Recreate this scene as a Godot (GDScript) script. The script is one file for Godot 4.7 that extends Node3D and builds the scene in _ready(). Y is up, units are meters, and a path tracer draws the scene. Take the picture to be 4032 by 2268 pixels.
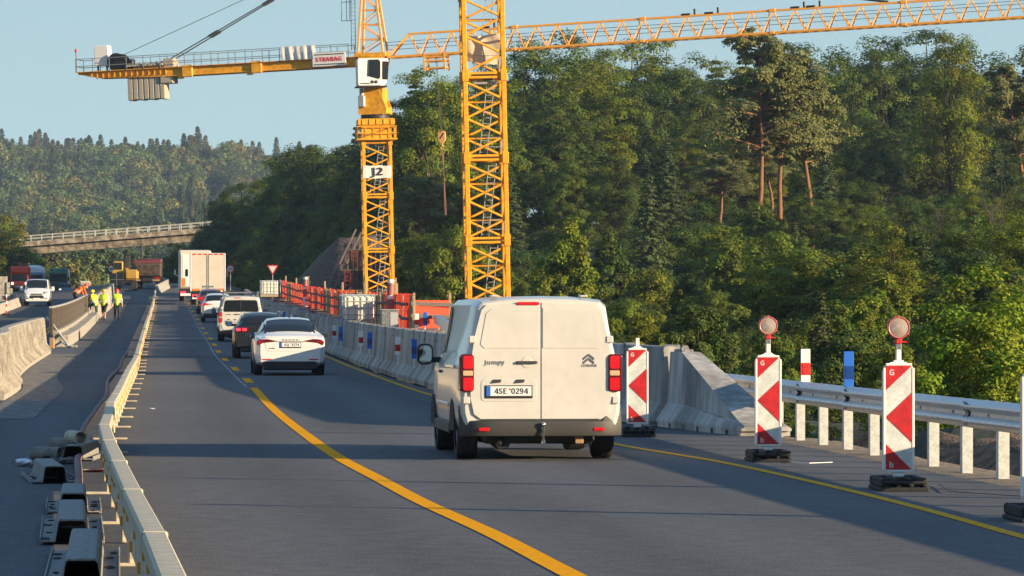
extends Node3D
# ---------------------------------------------------------------- mesh builder
class MB:
	var v := PackedVector3Array()
	func tri(a: Vector3, b: Vector3, c: Vector3) -> void:
		v.append(a); v.append(b); v.append(c)
	func quad(a: Vector3, b: Vector3, c: Vector3, d: Vector3) -> void:
		tri(a, b, c); tri(a, c, d)
	# chamfered box
	func box(c: Vector3, s: Vector3, bev := 0.0, b := Basis()) -> void:
		var h := s * 0.5
		if bev <= 0.0:
			var p := []
			for i in 8:
				p.append(c + b * Vector3(h.x * (1 if i & 1 else -1), h.y * (1 if i & 2 else -1), h.z * (1 if i & 4 else -1)))
			for f in [[0, 1, 3, 2], [4, 6, 7, 5], [0, 4, 5, 1], [2, 3, 7, 6], [0, 2, 6, 4], [1, 5, 7, 3]]:
				quad(p[f[0]], p[f[1]], p[f[2]], p[f[3]])
			return
		var e := minf(bev, minf(h.x, minf(h.y, h.z)) * 0.98)
		var q := {}
		for i in 8:
			var sg := Vector3(1 if i & 1 else -1, 1 if i & 2 else -1, 1 if i & 4 else -1)
			for ax in 3:
				var o := Vector3.ZERO
				for k in 3:
					o[k] = sg[k] * (h[k] if k == ax else h[k] - e)
				q[i * 3 + ax] = c + b * o
		for f in [[0, 0, 2, 6, 4], [0, 1, 5, 7, 3], [1, 0, 4, 5, 1], [1, 2, 3, 7, 6], [2, 0, 1, 3, 2], [2, 4, 6, 7, 5]]:
			quad(q[f[1] * 3 + f[0]], q[f[2] * 3 + f[0]], q[f[3] * 3 + f[0]], q[f[4] * 3 + f[0]])
		for ax in 3:
			var a1 := (ax + 1) % 3
			var a2 := (ax + 2) % 3
			for i in 8:
				if i & (1 << ax):
					continue
				var j := i | (1 << ax)
				quad(q[i * 3 + a1], q[j * 3 + a1], q[j * 3 + a2], q[i * 3 + a2])
		for i in 8:
			tri(q[i * 3], q[i * 3 + 1], q[i * 3 + 2])
	func bar(a: Vector3, b: Vector3, w: float, h: float, up := Vector3.UP, bev := 0.0) -> void:
		var z := (b - a)
		var l := z.length()
		if l < 0.0001:
			return
		z /= l
		if absf(z.dot(up)) > 0.99:
			up = Vector3.RIGHT
		var x := up.cross(z).normalized()
		box((a + b) * 0.5, Vector3(w, h, l), bev, Basis(x, z.cross(x), z))
	func tube(a: Vector3, b: Vector3, r0: float, r1 := -1.0, n := 8, caps := true) -> void:
		if r1 < 0.0:
			r1 = r0
		var z := (b - a).normalized()
		var x := (Vector3.RIGHT if absf(z.y) > 0.9 else Vector3.UP).cross(z).normalized()
		var y := z.cross(x)
		for i in n:
			var t0 := TAU * i / n
			var t1 := TAU * (i + 1) / n
			var d0 := x * cos(t0) + y * sin(t0)
			var d1 := x * cos(t1) + y * sin(t1)
			quad(a + d0 * r0, a + d1 * r0, b + d1 * r1, b + d0 * r1)
			if caps:
				tri(a, a + d1 * r0, a + d0 * r0)
				tri(b, b + d0 * r1, b + d1 * r1)
	func path(pts: Array, r: float, n := 6) -> void:
		var rings := []
		for i in pts.size():
			var t: Vector3 = (pts[mini(i + 1, pts.size() - 1)] - pts[maxi(i - 1, 0)]).normalized()
			var x := (Vector3.RIGHT if absf(t.y) > 0.9 else Vector3.UP).cross(t).normalized()
			var y := t.cross(x)
			var ring := []
			for k in n:
				ring.append(pts[i] + (x * cos(TAU * k / n) + y * sin(TAU * k / n)) * r)
			rings.append(ring)
		loft(rings, true, true)
	# rings: arrays of Vector3 of equal length
	func loft(rings: Array, closed := true, caps := false) -> void:
		for i in rings.size() - 1:
			var a: Array = rings[i]
			var b: Array = rings[i + 1]
			var n := a.size()
			for k in (n if closed else n - 1):
				var k2 := (k + 1) % n
				quad(a[k], a[k2], b[k2], b[k])
		if caps:
			fan(rings[0]); fan(rings[-1])
	func fan(ring: Array) -> void:
		var c := Vector3.ZERO
		for p in ring:
			c += p
		c /= ring.size()
		for k in ring.size():
			tri(c, ring[k], ring[(k + 1) % ring.size()])
	# polygon in the xy plane of xf, from z0 to z1
	func prism(poly: PackedVector2Array, z0: float, z1: float, xf := Transform3D()) -> void:
		var idx := Geometry2D.triangulate_polygon(poly)
		for i in range(0, idx.size(), 3):
			for z in [z0, z1]:
				tri(xf * Vector3(poly[idx[i]].x, poly[idx[i]].y, z), xf * Vector3(poly[idx[i + 1]].x, poly[idx[i + 1]].y, z), xf * Vector3(poly[idx[i + 2]].x, poly[idx[i + 2]].y, z))
		for i in poly.size():
			var a := poly[i]
			var b := poly[(i + 1) % poly.size()]
			quad(xf * Vector3(a.x, a.y, z0), xf * Vector3(b.x, b.y, z0), xf * Vector3(b.x, b.y, z1), xf * Vector3(a.x, a.y, z1))
	# profile of (radius, height) round the y axis of xf
	func lathe(prof: Array, xf := Transform3D(), n := 16) -> void:
		for k in n:
			var c0 := Vector2(cos(TAU * k / n), sin(TAU * k / n))
			var c1 := Vector2(cos(TAU * (k + 1) / n), sin(TAU * (k + 1) / n))
			for i in prof.size() - 1:
				var p: Vector2 = prof[i]
				var q: Vector2 = prof[i + 1]
				quad(xf * Vector3(c0.x * p.x, p.y, c0.y * p.x), xf * Vector3(c1.x * p.x, p.y, c1.y * p.x), xf * Vector3(c1.x * q.x, q.y, c1.y * q.x), xf * Vector3(c0.x * q.x, q.y, c0.y * q.x))
	func add(o: MB, xf: Transform3D) -> void:
		for p in o.v:
			v.append(xf * p)
	func mesh(crease := 32.0) -> ArrayMesh:
		var nt := v.size() / 3
		var fn := PackedVector3Array()
		fn.resize(nt)
		var out := PackedVector3Array()
		var nor := PackedVector3Array()
		var at := {}
		for t in nt:
			var c := (v[t * 3 + 2] - v[t * 3]).cross(v[t * 3 + 1] - v[t * 3])
			fn[t] = c
			if crease > 0.0:
				for k in 3:
					var key := Vector3i((v[t * 3 + k] * 2000.0).round())
					if at.has(key):
						at[key].append(t)
					else:
						at[key] = [t]
		var lim := cos(deg_to_rad(crease))
		for t in nt:
			if fn[t].length_squared() < 1e-16:
				continue
			var f := fn[t].normalized()
			for k in 3:
				var n := f
				if crease > 0.0:
					var s := Vector3.ZERO
					for o in at[Vector3i((v[t * 3 + k] * 2000.0).round())]:
						var g: Vector3 = fn[o]
						var gl := g.length()
						if gl < 1e-9:
							continue
						var dt := g.dot(f) / gl
						if dt > lim:
							s += g
						elif dt < -lim:
							s -= g
					n = s.normalized() if s.length_squared() > 1e-18 else f
				out.append(v[t * 3 + k])
				nor.append(n)
		var arr := []
		arr.resize(Mesh.ARRAY_MAX)
		arr[Mesh.ARRAY_VERTEX] = out
		arr[Mesh.ARRAY_NORMAL] = nor
		var m := ArrayMesh.new()
		m.add_surface_from_arrays(Mesh.PRIMITIVE_TRIANGLES, arr)
		return m

# ---------------------------------------------------------------- nodes
var names := {}
func numbered(called: String) -> String:
	var n: int = names.get(called, 0)
	names[called] = n + 1
	return called if n == 0 else "%s_%03d" % [called, n]
func tag(o: Node, label := "", category := "", group := "", kind := "") -> Node:
	if label: o.set_meta("label", label)
	if category: o.set_meta("category", category)
	if group: o.set_meta("group", group)
	if kind: o.set_meta("kind", kind)
	return o
func thing(called: String, label: String, category: String, at := Vector3.ZERO, turn := 0.0, group := "") -> Node3D:
	var o := Node3D.new()
	o.name = numbered(called)
	add_child(o)
	o.position = at
	o.rotation.y = turn
	tag(o, label, category, group)
	return o
func part(called: String, what: Variant, m: Material, parent: Node = self, crease := 32.0) -> MeshInstance3D:
	var o := MeshInstance3D.new()
	o.name = numbered(called) if parent == self else called
	o.mesh = what.mesh(crease) if what is MB else what
	o.material_override = m
	parent.add_child(o, true)
	return o
func dup(src: Node3D, at: Vector3, turn := 0.0, label := "", group := "") -> Node3D:
	var base := src.name.get_slice("_0", 0)
	var r: Node3D = src.duplicate()
	r.name = numbered(base)
	add_child(r)
	r.position = at
	r.rotation.y = turn
	if label: r.set_meta("label", label)
	if group: r.set_meta("group", group)
	return r
func cbox(s: Vector3, bev := 0.0, c := Vector3.ZERO) -> MB:
	var b := MB.new()
	b.box(c, s, bev)
	return b
func text_mesh(t: String, height: float, depth := 0.004, bold := true, serif := false) -> TextMesh:
	var f := SystemFont.new()
	f.font_names = PackedStringArray(["Droid Serif" if serif else "Droid Sans"])
	f.font_weight = 700 if bold else 400
	var tm := TextMesh.new()
	tm.text = t
	tm.font = f
	tm.font_size = 32
	tm.pixel_size = height / 24.0
	tm.depth = depth
	tm.curve_step = 2.0
	return tm

# ---------------------------------------------------------------- materials
func lin(r: float, g: float, b: float) -> Color:
	return Color(r, g, b).linear_to_srgb()
func mk(col: Color, rough := 0.6, metal := 0.0, spec := 0.5) -> StandardMaterial3D:
	var m := StandardMaterial3D.new()
	m.albedo_color = col
	m.roughness = rough
	m.metallic = metal
	m.metallic_specular = spec
	return m
# grain: two layers of noise as a grey picture between lo and hi that multiplies the colour
func grain(size: int, coarse: float, fine: float, lo: float, hi: float, seed_: int, mixf := 0.5, streak := 1.0) -> ImageTexture:
	var a := FastNoiseLite.new()
	a.seed = seed_
	a.noise_type = FastNoiseLite.TYPE_SIMPLEX
	a.fractal_octaves = 4
	a.frequency = coarse
	var b := FastNoiseLite.new()
	b.seed = seed_ + 7
	b.noise_type = FastNoiseLite.TYPE_SIMPLEX
	b.fractal_octaves = 3
	b.frequency = fine
	var w := size
	var ia := a.get_seamless_image(w, int(w / streak), false, false, 0.15)
	var ib := b.get_seamless_image(w, w, false, false, 0.1)
	ia.resize(w, w)
	var da := ia.get_data()
	var db := ib.get_data()
	var st := da.size() / (w * w)
	var sb := db.size() / (w * w)
	var o := PackedByteArray()
	o.resize(w * w)
	for i in w * w:
		var t := (da[i * st] / 255.0) * (1.0 - mixf) + (db[i * sb] / 255.0) * mixf
		t = clampf((t - 0.5) * 1.7 + 0.5, 0.0, 1.0)
		o[i] = int(255.0 * (lo + (hi - lo) * t))
	var im := Image.create_from_data(w, w, false, Image.FORMAT_L8, o)
	return ImageTexture.create_from_image(im)
func skin(m: StandardMaterial3D, t: Texture2D, metres: float, world := true, yscale := 1.0) -> StandardMaterial3D:
	m.albedo_texture = t
	m.uv1_triplanar = true
	m.uv1_world_triplanar = world
	m.uv1_triplanar_sharpness = 4.0
	m.uv1_scale = Vector3(1.0 / metres, yscale / metres, 1.0 / metres)
	return m
func relief(m: StandardMaterial3D, t: Texture2D, cm: float) -> StandardMaterial3D:
	m.heightmap_enabled = true
	m.heightmap_texture = t
	m.heightmap_scale = cm
	return m

# ---------------------------------------------------------------- the road
func ry(d: float) -> float:
	if d < 425.0:
		return -0.006 * d + 3.21e-5 * d * d
	var e := minf(d - 425.0, 60.0)
	return 3.248 + 0.0213 * e - 4.0e-4 * e * e - maxf(0.0, d - 485.0) * 0.026
func ly(d: float) -> float:
	if d < 333.0:
		return ry(d)
	var e := minf(d - 333.0, 230.0)
	return 1.5615 + 0.0154 * e - 5.0e-5 * e * e - maxf(0.0, d - 563.0) * 0.0076
const FENCE := [[12.0, -0.74], [19.4, -1.50], [23.6, -1.93], [29.4, -2.55], [35.0, -3.14], [40.8, -3.75], [46.3, -4.32], [52.0, -4.80], [58.0, -5.34], [65.9, -5.97], [94.7, -8.28], [109.7, -9.45], [143.9, -12.24], [188.1, -15.82], [251.6, -20.86], [314.0, -25.74], [373.0, -30.42], [420.0, -34.2]]
const ORANGE := [[10.0, 2.6], [20.0, 1.25], [28.0, 0.39], [33.1, -0.11], [39.4, -0.82], [44.5, -1.33], [51.0, -1.99], [62.4, -2.99], [76.6, -4.17], [95.4, -5.62], [107.4, -6.60], [126.0, -8.11], [144.1, -9.60], [163.1, -11.08], [185.5, -12.80], [203.7, -14.28], [235.6, -16.83], [268.8, -19.47], [296.6, -21.76], [336.1, -25.0], [366.3, -27.51], [430.0, -33.0]]
const EDGE := [[10.0, 5.4], [20.0, 4.75], [32.9, 3.86], [38.3, 3.52], [45.1, 2.92], [50.3, 2.34], [56.4, 1.40], [64.0, 0.72], [89.6, -1.71], [109.0, -3.30], [136.0, -5.45], [154.0, -6.85], [170.0, -8.15], [226.0, -12.6], [275.0, -16.5], [330.0, -21.0], [430.0, -29.2]]
const BARR := [[62.0, 2.95], [66.0, 2.35], [70.0, 1.85], [80.0, 0.66], [96.3, -1.45], [102.3, -1.98], [110.6, -2.72], [121.4, -3.62], [137.7, -4.92], [154.6, -6.26], [170.0, -7.55], [226.0, -12.0], [275.0, -16.0], [330.0, -20.3]]
const LBARR := [[80.0, -9.9], [95.8, -11.22], [106.3, -12.45], [119.5, -13.75], [151.0, -16.4], [180.9, -18.75], [255.7, -24.9], [313.0, -29.3], [346.0, -31.9], [420.0, -37.6]]
func ev(poly: Array, d: float) -> float:
	var n := poly.size()
	if d <= poly[0][0]:
		return poly[0][1] + (d - poly[0][0]) * (poly[1][1] - poly[0][1]) / (poly[1][0] - poly[0][0])
	for i in n - 1:
		if d <= poly[i + 1][0]:
			var d0: float = poly[i][0]
			var d1: float = poly[i + 1][0]
			var h := d1 - d0
			var m1: float = (poly[i + 1][1] - poly[i][1]) / h
			var m0: float = m1 if i == 0 else (poly[i][1] - poly[i - 1][1]) / (d0 - poly[i - 1][0])
			var m2: float = m1 if i + 2 >= n else (poly[i + 2][1] - poly[i + 1][1]) / (poly[i + 2][0] - d1)
			var ta := (m0 + m1) * 0.5
			var tb := (m1 + m2) * 0.5
			var t := (d - d0) / h
			return (1 + 2 * t) * (1 - t) * (1 - t) * poly[i][1] + t * (1 - t) * (1 - t) * h * ta + t * t * (3 - 2 * t) * poly[i + 1][1] - t * t * (1 - t) * h * tb
	return poly[n - 1][1] + (d - poly[n - 1][0]) * (poly[n - 1][1] - poly[n - 2][1]) / (poly[n - 1][0] - poly[n - 2][0])
func gy(x: float, d: float) -> float:
	var t := clampf((ev(LBARR, d) - 1.0 - x) / 7.0, 0.0, 1.0)
	return lerpf(ry(d), ly(d), t)
func at(x: float, d: float, up := 0.0) -> Vector3:
	return Vector3(x, gy(x, d) + up, -d)
# turn about y of a thing that runs along a line at d
func along(poly: Array, d: float) -> float:
	return atan2(-(ev(poly, d + 2.0) - ev(poly, d - 2.0)), 4.0)

# ---------------------------------------------------------------- view, sky, sun
var M := {}
var rng := RandomNumberGenerator.new()
var noise := FastNoiseLite.new()
func _ready() -> void:
	var cam := Camera3D.new()
	cam.name = "camera"
	add_child(cam)
	cam.position = Vector3(0, 1.61, 0)
	cam.rotation_degrees = Vector3(0.185, 0, 0)
	cam.fov = 7.537
	cam.near = 0.5
	cam.far = 12000.0
	cam.current = true
	var env := Environment.new()
	var sky := Sky.new()
	var sm := ProceduralSkyMaterial.new()
	sm.sky_horizon_color = lin(0.245, 0.335, 0.338)
	sm.sky_top_color = lin(0.072, 0.15, 0.27)
	sm.sky_curve = 0.16
	sm.sky_energy_multiplier = 1.0
	sm.ground_horizon_color = lin(0.30, 0.34, 0.34)
	sm.ground_bottom_color = lin(0.10, 0.11, 0.10)
	sm.sun_angle_max = 12.0
	sm.sky_cover = thin_cloud()
	sm.sky_cover_modulate = Color(1, 1, 1, 0.5)
	sky.sky_material = sm
	env.background_mode = Environment.BG_SKY
	env.sky = sky
	env.tonemap_mode = Environment.TONE_MAPPER_LINEAR
	env.tonemap_exposure = 2.2
	env.fog_enabled = true
	env.fog_density = 0.00007
	env.fog_light_color = lin(0.42, 0.60, 0.85)
	env.sdfgi_enabled = true
	env.ssao_enabled = true
	env.ssil_enabled = true
	var we := WorldEnvironment.new()
	we.name = "world_environment"
	we.environment = env
	add_child(we)
	var sun := DirectionalLight3D.new()
	sun.name = "sun"
	add_child(sun)
	var az := deg_to_rad(24.0)
	var el := deg_to_rad(12.0)
	var towards := Vector3(cos(el) * cos(az), sin(el), cos(el) * sin(az))
	sun.look_at_from_position(towards * 50.0, Vector3.ZERO)
	sun.light_energy = 1.6
	sun.light_color = lin(1.0, 0.77, 0.49)
	sun.light_angular_distance = 0.5
	sun.shadow_enabled = true
	rng.seed = 11
	noise.seed = 5
	noise.frequency = 0.02
	noise.fractal_octaves = 4
	materials()
	setting()
	build_all()

func thin_cloud() -> ImageTexture:
	var n := FastNoiseLite.new()
	n.seed = 12
	n.frequency = 0.011
	n.fractal_octaves = 5
	var im := n.get_seamless_image(256, 1024, false, false, 0.2)
	im.resize(2048, 1024, Image.INTERPOLATE_CUBIC)
	var src := im.get_data()
	var st := src.size() / (2048 * 1024)
	var out := PackedByteArray()
	out.resize(2048 * 1024 * 4)
	for i in 2048 * 1024:
		var a := clampf((src[i * st] / 255.0 - 0.5) * 2.4, 0.0, 1.0)
		out[i * 4] = 150
		out[i * 4 + 1] = 140
		out[i * 4 + 2] = 158
		out[i * 4 + 3] = int(a * 90.0)
	return ImageTexture.create_from_image(Image.create_from_data(2048, 1024, false, Image.FORMAT_RGBA8, out))
func materials() -> void:
	var g1 := grain(1024, 0.02, 0.36, 0.55, 1.0, 3, 0.86)
	var g2 := grain(512, 0.02, 0.2, 0.6, 1.0, 21, 0.4)
	var g3 := grain(512, 0.012, 0.09, 0.62, 1.0, 33, 0.4)
	var dirt := grain(512, 0.015, 0.12, 0.35, 1.0, 51, 0.55)
	var clean := grain(256, 0.01, 0.05, 0.955, 1.0, 77, 0.4)
	M.grain = g2
	M.clean = clean
	M.asphalt = skin(mk(lin(0.225, 0.231, 0.242), 0.9, 0.0, 0.18), g1, 8.0)
	M.asphalt.vertex_color_use_as_albedo = true
	M.asphalt_old = skin(mk(lin(0.18, 0.18, 0.18), 0.9, 0.0, 0.18), g1, 9.0)
	M.paint_orange = skin(mk(lin(0.95, 0.405, 0.004), 0.8, 0.0, 0.12), grain(512, 0.03, 0.25, 0.86, 1.0, 8, 0.5), 2.0)
	M.paint_edge = skin(mk(lin(0.90, 0.46, 0.04), 0.8, 0.0, 0.12), grain(512, 0.03, 0.25, 0.74, 1.0, 9, 0.6), 1.3)
	M.paint_white = skin(mk(lin(0.45, 0.45, 0.44), 0.7), g2, 2.0)
	M.concrete = skin(mk(lin(0.45, 0.435, 0.40), 0.9), g3, 3.1, true, 0.45)
	M.row = []
	for q in [0.52, 0.40, 0.47, 0.34, 0.44]:
		M.row.append(skin(mk(lin(q, q * 0.97, q * 0.90), 0.9), g3, 9.0 + q * 6.0, true, 0.22))
	M.concrete_pale = skin(mk(lin(0.50, 0.46, 0.39), 0.9), g3, 2.6, true, 0.5)
	M.concrete_dark = skin(mk(lin(0.21, 0.205, 0.195), 0.9), g3, 2.2, true, 0.4)
	M.strip = skin(mk(lin(0.30, 0.285, 0.26), 0.95), dirt, 4.0)
	M.gravel = relief(skin(mk(lin(0.46, 0.37, 0.27), 1.0), grain(512, 0.03, 0.25, 0.3, 1.0, 91, 0.7), 1.6), dirt, 3.0)
	M.soil = relief(skin(mk(lin(0.34, 0.22, 0.135), 1.0), dirt, 3.3), dirt, 8.0)
	M.mud = skin(mk(lin(0.125, 0.085, 0.06), 1.0), dirt, 5.0)
	M.grass_floor = skin(mk(lin(0.05, 0.062, 0.024), 1.0), dirt, 9.0)
	M.meadow = skin(mk(lin(0.22, 0.27, 0.07), 1.0), dirt, 60.0)
	M.galv = skin(mk(lin(0.66, 0.68, 0.70), 0.38, 0.35), grain(256, 0.03, 0.12, 0.82, 1.0, 14, 0.5), 1.4, false)
	M.steel = skin(mk(lin(0.34, 0.35, 0.36), 0.5, 0.6), g2, 0.9, false)
	M.cream = skin(mk(lin(0.66, 0.58, 0.42), 0.55), grain(512, 0.015, 0.1, 0.72, 1.0, 15, 0.4), 1.7, false)
	M.cream_cap = skin(mk(lin(0.56, 0.485, 0.34), 0.6), grain(256, 0.02, 0.1, 0.8, 1.0, 66, 0.4), 1.1, false)
	M.galv_post = skin(mk(lin(0.66, 0.68, 0.64), 0.5, 0.15), grain(256, 0.03, 0.12, 0.85, 1.0, 16, 0.5), 1.4, false)
	M.slat_pale = skin(mk(lin(0.20, 0.17, 0.14), 0.9), g2, 0.8, false)
	M.amber = mk(lin(0.65, 0.27, 0.015), 0.35)
	M.black = mk(lin(0.012, 0.012, 0.013), 0.55)
	M.rubber = mk(lin(0.018, 0.018, 0.019), 0.85)
	M.recycled = skin(mk(lin(0.045, 0.044, 0.043), 0.9), dirt, 0.6, false)
	M.white = skin(mk(lin(0.78, 0.78, 0.75), 0.45), clean, 1.5, false)
	M.refl_white = skin(mk(lin(0.66, 0.69, 0.66), 0.5), grain(256, 0.02, 0.1, 0.86, 1.0, 64, 0.4), 0.9)
	M.refl_red = skin(mk(lin(0.58, 0.012, 0.018), 0.5), grain(256, 0.02, 0.1, 0.8, 1.0, 65, 0.4), 0.9)
	M.red = mk(lin(0.55, 0.02, 0.02), 0.5)
	M.blue = mk(lin(0.01, 0.12, 0.55), 0.5)
	M.crane = skin(mk(lin(0.90, 0.41, 0.012), 0.5), grain(256, 0.02, 0.1, 0.82, 1.0, 17, 0.4), 3.0, false)
	M.crane_jib = skin(mk(lin(0.90, 0.40, 0.06), 0.5), M.clean, 3.0, false)
	M.wood = skin(mk(lin(0.42, 0.29, 0.16), 0.85), grain(256, 0.02, 0.2, 0.6, 1.0, 19, 0.5), 0.8, false)
	M.wood_grey = skin(mk(lin(0.17, 0.135, 0.115), 0.9), g2, 0.8, false)
	M.wood_dark = skin(mk(lin(0.075, 0.06, 0.05), 0.9), g2, 0.8, false)
	M.net_red = mk(lin(0.80, 0.055, 0.018), 0.7)
	M.net_red.backlight_enabled = true
	M.net_red.backlight = lin(0.4, 0.03, 0.01)
	M.glass = mk(lin(0.012, 0.016, 0.02), 0.05, 0.0, 0.38)
	M.plastic = mk(lin(0.035, 0.036, 0.038), 0.5)
	M.film = skin(mk(lin(0.55, 0.20, 0.20), 0.6), grain(256, 0.04, 0.12, 0.45, 1.0, 29, 0.6), 0.5, false)
	M.spoil = skin(mk(lin(0.21, 0.135, 0.095), 1.0), dirt, 2.7)
	M.wood_maroon = skin(mk(lin(0.085, 0.035, 0.035), 0.9), g2, 0.8, false)
	M.wood_maroon2 = skin(mk(lin(0.12, 0.06, 0.05), 0.9), g2, 0.8, false)
	M.frame_red = mk(lin(0.28, 0.03, 0.03), 0.6)
	M.ring_dark = mk(lin(0.10, 0.03, 0.03), 0.6)
	M.mud_dark = skin(mk(lin(0.06, 0.05, 0.042), 0.95), dirt, 1.3, false)
	M.boom = skin(mk(lin(0.055, 0.04, 0.025), 0.7), g2, 0.8, false)
	M.tipper = skin(mk(lin(0.16, 0.125, 0.10), 0.85), dirt, 1.2, false)
	M.pole_dark = mk(lin(0.035, 0.04, 0.045), 0.6)
	M.bag = mk(lin(0.70, 0.72, 0.72), 0.4)
	M.rag = skin(mk(lin(0.30, 0.03, 0.03), 0.9), dirt, 0.15, false)
	M.bridge_rail = mk(lin(0.42, 0.41, 0.38), 0.7)
	M.roof_orange = mk(lin(0.55, 0.13, 0.06), 0.9)
	M.helm_yellow2 = mk(lin(0.80, 0.60, 0.02), 0.35)
	M.chrome = mk(lin(0.6, 0.6, 0.6), 0.15, 1.0)

# ---------------------------------------------------------------- the setting
func rail_x(d: float) -> float:
	return 5.07 + (45.6 - d) * 0.0852
func right_edge(d: float) -> float:
	return rail_x(d) if d < 60.0 else lerpf(rail_x(60.0), ev(BARR, 66.0), (d - 60.0) / 6.0) if d < 66.0 else ev(BARR, d)
func hill_top(x: float) -> float:
	return clampf(76.0 - (x + 334.0) * 0.085, 42.0, 84.0)
func ter(x: float, d: float) -> float:
	var r := x - right_edge(minf(d, 460.0))
	var y := gy(x, maxf(d, 0.0)) - 0.07
	var n := noise.get_noise_2d(x * 3.0, d * 3.0)
	if d < 640.0 and d > -200.0:
		if r > 0.2:
			var bank := smoothstep(1.9, 3.3, r) * (1.0 - smoothstep(4.2, 9.0, r)) * (1.0 - smoothstep(66.0, 80.0, d))
			var dip := smoothstep(0.5, 1.7, r)
			y += -dip * (0.75 if d < 66.0 else 1.6) + bank * (0.62 + 0.45 * noise.get_noise_2d(x * 25.0, d * 25.0)) + dip * n * 0.25
			y += maxf(0.0, r - 26.0) * 0.05 * (1.0 - 0.5 * smoothstep(60.0, 140.0, r)) + n * smoothstep(6.0, 30.0, r) * 1.5
			y += clampf(d - 345.0, 0.0, 190.0) * 0.055 * smoothstep(4.0, 16.0, r)
			if d < 66.0:
				y += dip * 0.16 * noise.get_noise_2d(x * 60.0, d * 60.0)
		var l := ev(LBARR, d) - 12.5 - x
		if l > 0.0:
			y += -smoothstep(0.0, 3.0, l) * 0.3 + maxf(0.0, l - 6.0) * 0.05 + n * smoothstep(2.0, 20.0, l)
	if d > 480.0:
		var base := -4.0 + n * 2.0
		var hill := smoothstep(1350.0, 2880.0, d)
		hill = lerpf(hill, clampf((d - 1350.0) / 1530.0, 0.0, 1.0), 0.6)
		base += hill * (hill_top(x) + 4.0) + hill * noise.get_noise_2d(x * 0.3, d * 0.12) * 14.0
		base += 14.0 * exp(-((x + 162.0) * (x + 162.0) + 0.12 * (d - 2350.0) * (d - 2350.0)) / 2200.0)
		if d > 2900.0:
			base -= (d - 2900.0) * 0.03
		y = lerpf(y, base, smoothstep(480.0, 720.0, d))
	return y
func strip(poly_l: Callable, poly_r: Callable, d0: float, d1: float, step: float, lift: float, cols := 6) -> MB:
	var b := MB.new()
	var d := d0
	while d < d1 - 0.001:
		var e := minf(d + step, d1)
		for c in cols:
			var p := []
			for q in [[d, c], [d, c + 1], [e, c + 1], [e, c]]:
				var x: float = lerpf(poly_l.call(q[0]), poly_r.call(q[0]), float(q[1]) / cols)
				p.append(at(x, q[0], lift))
			b.quad(p[0], p[1], p[2], p[3])
		d = e
	return b
func line(poly: Array, off: float, w: float, d0: float, d1: float, step := 1.5, lift := 0.005) -> MB:
	return strip(func(d): return ev(poly, d) + off - w / 2, func(d): return ev(poly, d) + off + w / 2, d0, d1, step, lift, 1)
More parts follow.
